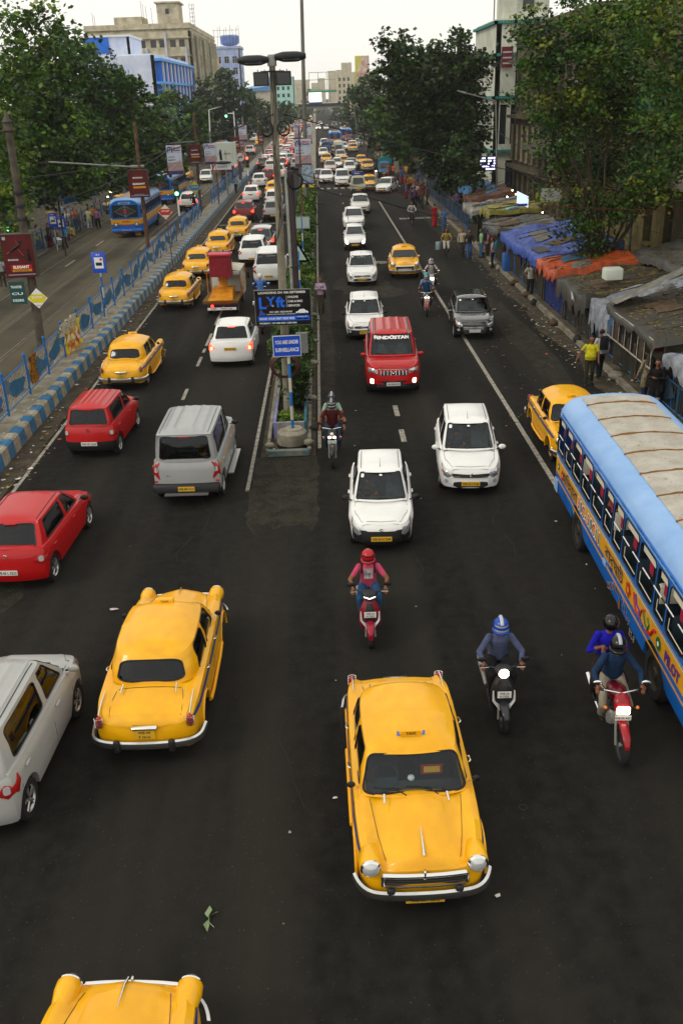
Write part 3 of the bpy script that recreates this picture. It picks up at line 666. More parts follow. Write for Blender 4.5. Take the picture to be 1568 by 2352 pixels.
# people
SKIN = mat('skin', '#7a4a2e', .55, spec=.4); SKIN2 = mat('skin_deep', '#54301c', .55, spec=.4); HAIRM = mat('hair_black', '#0b0908', .5)
CLOTH = {}
def cloth(h, h2=None, sc=30):
 k = h + (h2 or '')
 if k not in CLOTH: CLOTH[k] = mat('cloth_' + k.replace('#', ''), h, .85, col2=h2, var=.3, vscale=sc if h2 else 9, bump=.6, bscale=13)
 return CLOTH[k]
def lerp(a, b, t): return Vector(a) * (1 - t) + Vector(b) * t
def capsule(mb, a, b, ra, rb, n=12):
 a, b = Vector(a), Vector(b); d = (b - a); L = d.length; d = d.normalized() if L > 1e-6 else Vector((0, 0, 1))
 pts = []; rs = []
 for k in (0, 30, 60): t = R(k); pts.append(a - d * ra * cos(t)); rs.append(max(.001, ra * sin(t)))
 pts += [a, b]; rs += [ra, rb]
 for k in (60, 30, 0): t = R(k); pts.append(b + d * rb * cos(t)); rs.append(max(.001, rb * sin(t)))
 mb.tube(pts, rs, n)
def pose_walk(ph=.5, lean=0, armR=None, armL=None, look=0):
 s = .26 * ph
 J = dict(pel=(0, 0, .93), chest=(0, .02 + lean, 1.28), neck=(0, .03 + lean, 1.46), head=(0, .06 + lean * 1.2, 1.60),
  shR=(.19, .02 + lean, 1.41), shL=(-.19, .02 + lean, 1.41), hipR=(.09, 0, .90), hipL=(-.09, 0, .90),
  kneeR=(.10, .12 * ph + .04, .50), kneeL=(-.10, -.02 * ph + .03, .50), ankR=(.10, s, .09), ankL=(-.10, -s, .10 + .06 * abs(ph)),
  elR=armR[0] if armR else (.25, -.10 * ph + lean, 1.14), haR=armR[1] if armR else (.27, -.10 * ph + .06 + lean, .89),
  elL=armL[0] if armL else (-.25, .08 * ph + lean, 1.14), haL=armL[1] if armL else (-.27, .14 * ph + .08 + lean, .90))
 J['look'] = look; return J
def pose_ride(seat=.80, fwd=0, bar=(.30, .52, 1.02), foot=(.16, .28, .36), lean=.12, knee=None):
 z = seat + .11; y = fwd
 kn = knee or (foot[0] + .05, (y + foot[1]) / 2 + .28, seat + .06)
 bx, by, bz = bar
 return dict(pel=(0, y, z), chest=(0, y + lean * .6, z + .33), neck=(0, y + lean, z + .50), head=(0, y + lean + .04, z + .65),
  shR=(.19, y + lean, z + .46), shL=(-.19, y + lean, z + .46), hipR=(.10, y + .02, z - .02), hipL=(-.10, y + .02, z - .02),
  kneeR=kn, kneeL=(-kn[0], kn[1], kn[2]), ankR=(foot[0], foot[1], foot[2] + .08), ankL=(-foot[0], foot[1], foot[2] + .08),
  elR=((.19 + bx) / 2 + .10, (y + lean + by) / 2 - .04, (z + .46 + bz) / 2 - .06), elL=(-(.19 + bx) / 2 - .10, (y + lean + by) / 2 - .04, (z + .46 + bz) / 2 - .06),
  haR=(bx, by - .02, bz + .02), haL=(-bx, by - .02, bz + .02), look=0, grip=1)
def person(label, group, J, top, bottom, loc=(0, 0, 0), rz=0, sc=1.0, sleeve='short', skin=None, shoes='#1a1614', hair='short', vox=.016, legs='trousers', helmet=None, belly=0, print_=None, long_top=False, fingers=None, parent=None, pack=None, bagL=None, chin=0):
 skin = skin or SKIN; V = {k: Vector(v) for k, v in J.items() if hasattr(v, '__len__')}; P = MB(); segs = []
 def cap(reg, a, b, ra, rb, n=12): capsule(P, a, b, ra, rb, n); segs.append((reg, Vector(a), Vector(b), ra, rb))
 pel, ch, nk, hd = V['pel'], V['chest'], V['neck'], V['head']
 sx = (V['shR'] - V['shL']).normalized()
 lp = .02 if True else 0
 fw = Vector((-sx.y, sx.x, 0))
 def seg(reg, a, b, ra, rb): segs.append((reg, Vector(a), Vector(b), ra, rb))
 mid = lerp(pel, ch, .5) + fw * belly * .5; up = lerp(ch, nk, .5)
 for (c_, w_, r_) in ((pel, .055, .125 + belly * .3), (mid, .05, .115 + belly), (ch, .065, .12), (up, .09, .085)): seg('torso', c_ - sx * w_, c_ + sx * w_, r_, r_)
 seg('torso', pel, ch, .12 + belly * .5, .125)
 rows = [(lerp(pel, ch, -.42), .09, .06, 0), (lerp(pel, ch, -.30), .148, .105, 0), (pel, .165 + belly * .3, .122 + belly * .4, 0), (lerp(pel, ch, .28), .158 + belly * .9, .118 + belly, belly * .45), (lerp(pel, ch, .58), .150 + belly * .6, .115 + belly * .6, belly * .35), (lerp(pel, ch, .88), .163 + belly * .2, .120 + belly * .2, 0), (lerp(ch, nk, .30), .172, .112, 0), (lerp(ch, nk, .62), .150, .088, -.005), (lerp(ch, nk, .86), .085, .066, -.008), (lerp(ch, nk, 1.02), .045, .048, 0)]
 P.loft([[c_ + sx * w_ * math.copysign(abs(cos(q)) ** .85, cos(q)) + fw * (d_ * sin(q) + o_) for q in [2 * pi * k / 20 for k in range(20)]] for (c_, w_, d_, o_) in rows], caps=True)
 cap('neck', up + Vector((0, 0, .03)), nk + Vector((0, 0, .04)), .056, .052)
 hx_ = (hd - nk).normalized(); fwd = Matrix.Rotation(J.get('look', 0), 3, 'Z') @ Vector((-sx.y, sx.x, 0)); fwd = (fwd - Vector((0, 0, chin))).normalized()
 up_ = Vector((0, 0, 1)); hc = hd
 cap('head', hc + up_ * .045 - fwd * .02, hc + up_ * .03 + fwd * .02, .082, .078, 14); cap('head', hc + up_ * .02 + fwd * .022, hc - up_ * .065 + fwd * .048, .066, .036, 12)
 cap('head', hc + fwd * .088 + up_ * .012, hc + fwd * .108 - up_ * .018, .010, .015, 8)
 for s in (-1, 1): cap('head', hc + sx * s * .082 + up_ * .02, hc + sx * s * .084 - up_ * .02, .014, .010, 6)
 loose = .008
 for s in 'RL':
  sg = 1 if s == 'R' else -1; sh, el, ha = V['sh' + s], V['el' + s], V['ha' + s]
  cap('uarm' + s, sh - sx * sg * .018 - up_ * .02, el, .052 + (loose if sleeve else 0), .043 + (loose if sleeve == 'long' else .004)); wr = lerp(el, ha, .88)
  cap('farm' + s, el, wr, .041 + (loose if sleeve == 'long' else 0), .028 + (.008 if sleeve == 'long' else 0))
  d = (ha - el).normalized()
  if J.get('grip'): fd = Vector((sg * .08, .5, -.6)).normalized(); side = Vector((1, 0, 0)) * -sg
  else: fd = d; side = fwd if abs(d.dot(fwd)) < .8 else Vector((-sg, 0, .3)); side = (side - fd * side.dot(fd)).normalized()
  palm = ha + fd * .04; cap('hand' + s, ha, palm, .028, .032, 10)
  if fingers or fingers is None and vox <= .012:
   across = side; nrm = fd.cross(across).normalized()
   if J.get('grip'): across = sx; nrm = -fwd * .3 - up_ * .9
   else: nrm = nrm * (-sg if nrm.dot(sx) * sg > 0 else sg)
   for i, (o, ln) in enumerate(((-.027, .070), (-.009, .080), (.009, .074), (.027, .058))):
    b0 = palm + across * o + fd * .018; b1 = b0 + fd * ln * .55; b2 = b1 + (fd * .45 + nrm.normalized() * .75).normalized() * ln * .45
    cap('hand' + s, b0, b1, .0105, .0095, 7); cap('hand' + s, b1, b2, .0095, .008, 7)
   t0 = ha + across * (-.024) + fd * .01; t1 = t0 + (fd * .5 - across * .85).normalized() * .034; t2 = t1 + (fd * .9 + nrm.normalized() * .3).normalized() * .03
   cap('hand' + s, t0, t1, .0125, .011, 7); cap('hand' + s, t1, t2, .011, .009, 7)
  hp, kn, an = V['hip' + s], V['knee' + s], V['ank' + s]; q = .010 if legs != 'bare' else 0
  cap('thigh' + s, hp, kn, .088 + q, .058 + q); cap('shin' + s, kn, an, .055 + q * 1.3, .038 + q * 2)
  ft = fwd if not J.get('grip') else Vector((0, 1, -.1)); ft = Vector((ft.x, ft.y, -.12 if not J.get('grip') else -.05)).normalized()
  cap('foot' + s, an + Vector((0, 0, -.035)) - ft * .03, an + Vector((0, 0, -.045)) + ft * .13, .040, .034, 10)
 if legs == 'skirt':
  for k in range(3): cap('skirt', lerp(pel, (0, 0, .16), k / 3), lerp(pel, (0, 0, .16), (k + 1) / 3), .13 + .02 * k, .15 + .02 * k, 16)
 if long_top:
  for s in 'RL': cap('torso', V['hip' + s], lerp(V['hip' + s], V['knee' + s], .75), .105, .10)
 me = bpy.data.meshes.new('tmp'); me.from_pydata(P.v, [], P.f); o = bpy.data.objects.new('tmp', me); COL.objects.link(o)
 m = o.modifiers.new('r', 'REMESH'); m.mode = 'VOXEL'; m.voxel_size = vox; m2 = o.modifiers.new('s', 'SMOOTH'); m2.iterations = 3; m2.factor = .5
 dg = bpy.context.evaluated_depsgraph_get(); me2 = bpy.data.meshes.new_from_object(o.evaluated_get(dg)); bpy.data.objects.remove(o); bpy.data.meshes.remove(me)
 topm = cloth(*top) if isinstance(top, tuple) else cloth(top); botm = cloth(*bottom) if isinstance(bottom, tuple) else cloth(bottom); shm = mat('shoe_' + shoes.strip('#'), shoes, .5)
 ms = [skin, topm, botm, shm]; n = len(me2.polygons); C = np.empty(n * 3); me2.polygons.foreach_get('center', C); C = C.reshape(-1, 3)
 best = np.full(n, 9.); idx = np.zeros(n, int)
 tt = np.zeros(n)
 for i, (reg, a, b, ra, rb) in enumerate(segs):
  a_, b_ = np.array(a), np.array(b); d = b_ - a_; L = d @ d; t = np.clip(((C - a_) @ d) / L if L > 0 else np.zeros(n), 0, 1); dist = np.linalg.norm(C - a_ - t[:, None] * d, axis=1) - (ra + (rb - ra) * t)
  u = dist < best; best[u] = dist[u]; idx[u] = i; tt[u] = t[u]
 regs = [s_[0] for s_ in segs]; mi = np.zeros(n, int)
 for i, r in enumerate(regs):
  k = idx == i
  if not k.any(): continue
  if r == 'torso': mi[k] = 1
  elif r.startswith('uarm'): mi[k] = np.where(tt[k] < (.72 if sleeve == 'short' else 2), 1, 0)
  elif r.startswith('farm'): mi[k] = 1 if sleeve == 'long' else (np.where(tt[k] < .5, 1, 0) if sleeve == 'rolled' else 0)
  elif r.startswith('thigh'): mi[k] = 2 if legs != 'short' else 2
  elif r.startswith('shin'): mi[k] = 2 if legs in ('trousers', 'skirt') else 0
  elif r == 'skirt': mi[k] = 2
  elif r.startswith('foot'): mi[k] = 3
 lowt = (mi == 1) & (C[:, 2] < pel.z - (.02 if not long_top else .5)) & np.array([regs[i] == 'torso' for i in idx])
 mi[lowt] = 2
 for m_ in ms: me2.materials.append(m_)
 me2.polygons.foreach_set('material_index', mi); me2.polygons.foreach_set('use_smooth', [True] * n); me2.name = 'person'
 ob = link('person', me2, parent, loc, (0, 0, rz)); ob.scale = (sc,) * 3
 tag(ob, label, 'person', group)
 if helmet:
  h = MB(); c = hc + up_ * .03; hm = mat('helmet_' + helmet[0].strip('#'), helmet[0], .25, coat=.6)
  rings = []
  for i in range(10):
   a = pi * (i / 9) * .72; rings.append([c + (sx * cos(b) * 1.0 + fwd * sin(b) * 1.12) * .128 * sin(a) + up_ * .135 * cos(a) for b in [2 * pi * j / 22 for j in range(22)]])
  h.loft(rings, hm, caps=True)
  if helmet[1] != 'half':
   h.tube([c + (sx * cos(b) * .115 + fwd * sin(b) * .135) - up_ * .085 for b in [R(-15 + 21 * j) for j in range(11)]], .028, 8, hm)
  hh = h.build('helmet', ob, 60)
  if len(helmet) > 2:
   st = MB(); st.tube([c + fwd * sin(a) * .146 * 1.0 + up_ * cos(a) * .138 for a in [R(-60 + 12 * k) for k in range(11)]], .03, 6, mat('helmet_' + helmet[2].strip('#'), helmet[2], .3, coat=.5)); st.build('helmet_stripe', hh, 60)
  v = MB(); rows = []
  for u in (-.055, -.02, .02, .055): rows.append([c + (sx * sin(b) * .124 + fwd * cos(b) * .140) + up_ * u for b in [R(-62 + 12.4 * j) for j in range(11)]])
  v.grid(rows, mat('visor_' + ('d' if helmet[1] != 'clear' else 'c'), (.02, .02, .025) if helmet[1] != 'clear' else (.3, .32, .35), .1, coat=1));
  if helmet[1] != 'half': v.build('visor', hh, 60)
 elif hair:
  h = MB(); c = hc + up_ * .05 - fwd * .02; rings = []
  for i in range(9):
   a = pi * i / 8 * .62
   rings.append([c + (sx * cos(b) * .090 + fwd * sin(b) * .104) * sin(a) * (1 if sin(b) < .3 else max(.35, 1 - .7 * (i / 8) ** 2)) + up_ * (.096 * cos(a) + (.02 if sin(b) > .4 and i > 5 else 0)) for b in [2 * pi * j / 18 for j in range(18)]])
  h.loft(rings, HAIRM, caps=True)
  if hair == 'bun': h.ball(hc - fwd * .12, .045, HAIRM)
  if hair == 'long': capsule(h, hc - fwd * .06, hc - fwd * .09 - up_ * .25, .06, .03)
  h.build('hair', ob, 60)
 if vox <= .012 and not (helmet and helmet[1] == 'full'):
  e = MB()
  for s in (-1, 1): e.ball(hc + fwd * .083 + sx * s * .030 + up_ * .020, .0085, mat('eye_white', '#9a948a', .4), 8, 5); e.ball(hc + fwd * .088 + sx * s * .030 + up_ * .020, .0065, INK, 6, 4); e.tube([hc + fwd * .088 + sx * s * q + up_ * .038 for q in (.016, .03, .044)], .004, 5, HAIRM)
  e.tube([hc + fwd * .089 + sx * q - up_ * .050 for q in (-.018, 0, .018)], .0045, 5, mat('lips', '#5a2620', .5)); e.build('face_features', ob, 60)
 if pack:
  b = MB(); c = lerp(ch, nk, .2) - fwd * .19; M = Matrix((tuple(sx), tuple(fwd), (0, 0, 1))).transposed()
  q = MB(); q.rbox(-.15, .15, -.09, .07, -.24, .22, .05, cloth(pack)); b.add([c + M @ Vector(p) for p in q.v], q.f, cloth(pack))
  for s in (-1, 1): b.tube([c + sx * s * .11 + up_ * .18, nk + sx * s * .12 - up_ * .0 + fwd * .0, ch + sx * s * .12 + fwd * .135 + up_ * .02, c + sx * s * .14 - up_ * .12 + fwd * .12], .016, 6, cloth(pack))
  b.build('backpack', ob, 50)
 if bagL:
  b = MB(); hnd = V['pel'] + Vector((-.20, -.02, -.06)); q = MB(); q.rbox(-.05, .05, -.15, .15, -.14, .12, .03, cloth(bagL)); b.add([hnd + Vector(p) for p in q.v], q.f, cloth(bagL))
  b.tube([hnd + Vector((0, .1, .1)), ch + fwd * .13 - sx * .05, V['shR'] + up_ * .06, ch - fwd * .13, hnd + Vector((0, -.1, .1))], .012, 5, cloth(bagL)); b.build('shoulder_bag', ob, 50)
 if print_:
  b = MB(); print_(b, ch, sx, fwd, up_); b.build('shirt_print', ob, 60)
 return ob
# two wheelers
def spoke_wheel(root, y, r, w, kind='alloy', m=None):
 t = MB(); t.lathe([(r - .07, -w / 2), (r - .02, -w / 2), (r, -w * .2), (r, w * .2), (r - .02, w / 2), (r - .07, w / 2), (r - .07, -w / 2)], 30, RUBBER, 'x'); o = t.build('wheel', root, 50, (0, y, r))
 q = MB(); q.lathe([(r - .07, -w * .3), (r - .09, 0), (r - .07, w * .3)], 30, m or DARK, 'x'); q.tube([(-w * .5, 0, 0), (w * .5, 0, 0)], .035, 10, m or STEEL)
 if kind == 'alloy':
  for k in range(5): a = 2 * pi * k / 5; q.tube([(0, .03 * cos(a), .03 * sin(a)), (0, (r - .08) * cos(a), (r - .08) * sin(a))], .016, 6, m or DARK)
 else:
  for k in range(18): a = 2 * pi * k / 18; q.tube([(.015 * (-1) ** k, .03 * cos(a + .3), .03 * sin(a + .3)), (0, (r - .03) * cos(a), (r - .03) * sin(a))], .003, 4, CHROME)
 q.build('rim', o, 50); return o
def shell(mb, rows, m):
 """rows of (y, z, half width, height) -> rounded closed body along the length"""
 rings = []
 for (y, z, w, h) in rows: rings.append([(w * math.copysign(abs(cos(a)) ** .8, cos(a)), y, z + h * math.copysign(abs(sin(a)) ** .8, sin(a))) for a in [2 * pi * k / 16 for k in range(16)]])
 mb.loft(rings, m, caps=True)
def scooter(label, group, body, accent, lit=True, plate='WB 22', dark=None, chev=None):
 rt = empty('scooter', label=label, cat='scooter', group=group); bm = mat('paint_' + body.strip('#'), body, .3, coat=.6); am = mat('paint_' + accent.strip('#'), accent, .3, coat=.6); dk = DARK
 spoke_wheel(rt, .64, .225, .10); spoke_wheel(rt, -.60, .225, .10)
 a = MB(); shell(a, [(-.98, .72, .04, .05), (-.85, .70, .13, .10), (-.55, .64, .17, .15), (-.25, .60, .17, .14), (-.12, .52, .14, .14), (-.08, .40, .10, .08)], bm); a.build('body', rt, 50)
 a = MB(); shell(a, [(-.88, .82, .10, .03), (-.7, .835, .15, .045), (-.3, .815, .16, .05), (-.02, .79, .12, .045), (.04, .77, .05, .02)], mat('seat_vinyl', '#15110f', .6)); a.build('seat', rt, 50)
 a = MB(); a.rbox(-.18, .18, -.15, .40, .24, .30, .03, dk); a.build('footboard', rt, 40)
 a = MB(); rows = []
 for (z, w, y) in ((.26, .12, .44), (.36, .19, .46), (.52, .215, .49), (.68, .20, .50), (.80, .16, .47), (.90, .10, .43)):
  rows.append([(w * sin(R(q)), y + .10 * cos(R(q)), z) for q in range(-90, 91, 15)])
 a.grid(rows, bm, flip=True); a.grid([[(p[0], p[1] - .035, p[2]) for p in r_] for r_ in rows], dk); a.build('apron', rt, 50)
 a = MB(); a.grid([[(w * sin(R(q)) * .5, y + .106 * cos(R(q) * .55) + .003, z) for q in range(-90, 91, 15)] for (z, w, y) in ((.40, .18, .465), (.52, .215, .49), (.68, .20, .50), (.80, .16, .47), (.88, .11, .44))], mat('paint_dark_grey', '#232427', .35, coat=.4), flip=True); a.build('apron_centre', rt, 50)
 if chev:
  for s in (-1, 1):
   c = MB(); c.tube([(s * .17, .565, .72), (s * .165, .585, .55), (s * .06, .625, .40)], [.012, .026, .02], 6, mat('chevron', chev, .25, .2, coat=.6)); c.build('side_trim', rt, 60)
 h = MB(); surf = [(.075 * cos(R(q)), .632 + .01 * sin(R(q)), .47 + .055 * sin(R(q))) for q in range(0, 360, 24)] if False else None
 hm = LAMP_ON if lit == 2 else LENS
 h.add([(-.12, .60, .53), (0, .625, .44), (.12, .60, .53), (.075, .625, .40), (0, .635, .34), (-.075, .625, .40)], [(0, 1, 4, 5), (1, 2, 3, 4)], LENS); h.build('front_lamp', rt)
 f = MB(); shell(f, [(.33, .44, .03, .03), (.42, .475, .065, .045), (.62, .495, .075, .05), (.82, .44, .07, .05), (.90, .36, .04, .06)], am); f.build('mudguard', rt, 50)
 g = MB()
 for s in (-1, 1): g.tube([(s * .085, .64, .225), (s * .07, .52, .5)], .02, 8, STEEL)
 g.tube([(0, .52, .4), (0, .38, .98)], .03, 8, dk); g.build('fork', rt, 50)
 b = MB(); b.tube([(-.34, .30, 1.02), (-.2, .36, 1.04), (0, .40, 1.02), (.2, .36, 1.04), (.34, .30, 1.02)], .016, 8, dk)
 for s in (-1, 1): b.tube([(s * .24, .34, 1.03), (s * .36, .29, 1.02)], .022, 8, BLACK); b.tube([(s * .22, .38, 1.04), (s * .35, .37, 1.03)], .006, 5, CHROME)
 b.build('handlebar', rt, 50)
 c = MB(); shell(c, [(.50, .99, .03, .03), (.47, .99, .11, .055), (.40, 1.01, .15, .07), (.32, 1.02, .10, .05)], dk); cw = c.build('handlebar_cowl', rt, 50)
 l = MB(); l.lathe([(.085, 0), (.08, .02), (.001, .035)], 14, hm if lit else LENS, 'y', (0, .475, .985)) if lit == 2 else l.add([(-.11, .50, .985), (0, .525, .95), (.11, .50, .985), (.11, .49, 1.0), (0, .52, .975), (-.11, .49, 1.0)], [(0, 1, 4, 5), (1, 2, 3, 4)], mat('lamp_white_lit', (1, 1, 1), .3, emis=1.5)); l.build('headlight', rt, 50)
 for s in (-1, 1):
  m = MB(); m.tube([(s * .2, .36, 1.04), (s * .30, .38, 1.18)], .007, 5, BLACK); m.ball((s * .34, .385, 1.20), (.08, .02, .045), BLACK, 12, 6); m.build('mirror', rt, 60)
 p = MB(); p.box(-.11, .11, .615, .62, .62, .74, PLATE_W); p.text(plate, (0, .623, .705), (-1, 0, 0), (0, 0, 1), .05, INK, bold=.012); p.text('H 7203', (0, .623, .65), (-1, 0, 0), (0, 0, 1), .05, INK, bold=.012); p.build('number_plate', rt)
 t = MB(); t.ball((0, -.98, .72), (.09, .03, .04), TAIL); t.build('taillight', rt, 60)
 e = MB(); e.tube([(.17, -.2, .30), (.19, -.7, .38), (.19, -.9, .42)], [.03, .05, .05], 10, STEEL); e.build('exhaust', rt, 50)
 return rt
def motorbike(label, group, tank, accent, lit=True, plate='WB 06', twin=False, tail=False):
 rt = empty('motorcycle', label=label, cat='motorcycle', group=group); tm = mat('paint_' + tank.strip('#'), tank, .25, coat=.7); am = mat('paint_' + accent.strip('#'), accent, .3, coat=.6)
 spoke_wheel(rt, .68, .30, .09); spoke_wheel(rt, -.62, .30, .11)
 a = MB(); shell(a, [(.30, .90, .05, .04), (.25, .90, .13, .09), (.10, .88, .155, .12), (-.08, .85, .13, .10), (-.16, .80, .07, .05)], tm); a.build('fuel_tank', rt, 50)
 a = MB(); shell(a, [(-.12, .80, .10, .04), (-.35, .82, .145, .05), (-.65, .87, .13, .045), (-.85, .90, .07, .03)], mat('seat_vinyl', '#15110f', .6)); a.build('seat', rt, 50)
 a = MB(); shell(a, [(-.30, .72, .11, .08), (-.7, .80, .10, .06), (-.95, .90, .04, .03)], am); a.build('side_panel', rt, 50)
 a = MB(); a.rbox(-.12, .12, -.12, .22, .34, .58, .04, STEEL); a.tube([(0, .12, .55), (0, .16, .76)], .09, 10, DARK); a.build('engine', rt, 40)
 a = MB()
 for s in (-1, 1): a.tube([(s * .09, .68, .30), (s * .09, .60, .52), (s * .08, .40, .98)], .022, 8, STEEL)
 a.build('fork', rt, 50)
 a = MB(); shell(a, [(.40, .60, .03, .02), (.50, .64, .06, .03), (.70, .655, .07, .035), (.90, .57, .06, .035), (.98, .46, .035, .03)], am); a.build('mudguard', rt, 50)
 a = MB(); a.tube([(-.36, .26, 1.04), (-.22, .34, 1.06), (0, .38, 1.03), (.22, .34, 1.06), (.36, .26, 1.04)], .014, 8, CHROME)
 for s in (-1, 1): a.tube([(s * .25, .32, 1.05), (s * .38, .25, 1.04)], .021, 8, BLACK)
 a.build('handlebar', rt, 50)
 a = MB(); shell(a, [(.56, .86, .07, .05), (.52, .89, .13, .11), (.42, .95, .12, .10), (.34, .99, .06, .05)], am if not twin else DARK); a.build('headlamp_cowl', rt, 50)
 a = MB()
 if twin:
  for s in (-1, 1): a.ball((s * .065, .565, .86), (.05, .03, .035), LAMP_ON if lit else LENS)
  a.ball((0, .54, .95), (.05, .03, .045), WHITE)
 else: a.rbox(-.10, .10, .55, .60, .80, .92, .02, LAMP_ON if lit else LENS)
 a.build('headlight', rt, 50)
 for s in (-1, 1):
  m = MB(); m.tube([(s * .22, .34, 1.06), (s * .31, .34, 1.19)], .007, 5, BLACK); m.ball((s * .36, .345, 1.20), (.075, .02, .045), CHROME if not twin else BLACK, 12, 6); m.build('mirror', rt, 60)
  m = MB(); m.tube([(s * .12, .46, .84), (s * .22, .46, .83)], .01, 5, BLACK); m.ball((s * .24, .46, .83), .03, AMBER); m.build('indicator', rt, 60)
 p = MB(); p.box(-.12, .12, .60, .606, .70, .78, PLATE_W); p.text(plate + ' 4411', (0, .609, .74), (-1, 0, 0), (0, 0, 1), .05, INK, bold=.012); p.build('number_plate', rt)
 e = MB(); e.tube([(.12, .15, .40), (.16, -.1, .30), (.17, -.4, .34), (.19, -.95, .46)], [.02, .02, .05, .05], 10, CHROME); e.build('exhaust', rt, 50)
 t = MB(); t.ball((0, -.97, .88), (.07, .03, .035), TAIL_ON if tail else TAIL); t.build('taillight', rt, 60)
 return rt
def bicycle(label, group, col='#22303a', basket=False):
 rt = empty('bicycle', label=label, cat='bicycle', group=group); m = mat('paint_' + col.strip('#'), col, .4, coat=.3)
 for y in (.54, -.54):
  t = MB(); t.lathe([(.31 + .018 * sin(R(a)), .018 * cos(R(a))) for a in range(0, 361, 45)], 28, RUBBER, 'x'); o = t.build('wheel', rt, 60, (0, y, .33)); q = MB()
  for k in range(16): a = 2 * pi * k / 16; q.tube([(0, .02 * cos(a + .4), .02 * sin(a + .4)), (0, .30 * cos(a), .30 * sin(a))], .002, 4, CHROME)
  q.tube([(-.04, 0, 0), (.04, 0, 0)], .02, 8, CHROME); q.build('rim', o)
 f = MB(); A, B_, C_, D_ = (0, -.18, .82), (0, .36, .86), (0, -.06, .30), (0, .34, .74)
 for p, q in ((A, B_), (B_, C_), (A, C_), (C_, (0, -.54, .33)), (A, (0, -.54, .33)), (D_, (0, .54, .33)), (B_, D_)): f.tube([p, q], .016, 6, m)
 f.build('frame', rt, 50); s = MB(); shell(s, [(-.32, .93, .09, .03), (-.2, .93, .08, .03), (.0, .93, .02, .02)], mat('seat_vinyl', '#15110f', .6)); s.tube([A, (0, -.2, .92)], .012, 6, CHROME); s.build('saddle', rt, 50)
 h = MB(); h.tube([(-.28, .22, 1.02), (-.15, .38, 1.04), (0, .38, 1.0), (.15, .38, 1.04), (.28, .22, 1.02)], .012, 6, CHROME); h.tube([B_, (0, .37, 1.0)], .012, 6, CHROME); h.build('handlebar', rt, 50)
 p = MB(); p.tube([(.05, -.06, .30), (.08, .08, .24)], .01, 5, STEEL); p.tube([(-.05, -.06, .30), (-.08, -.2, .36)], .01, 5, STEEL); p.box(.06, .15, .05, .11, .225, .245, BLACK); p.box(-.15, -.06, -.23, -.17, .35, .37, BLACK); p.build('pedals', rt)
 return rt
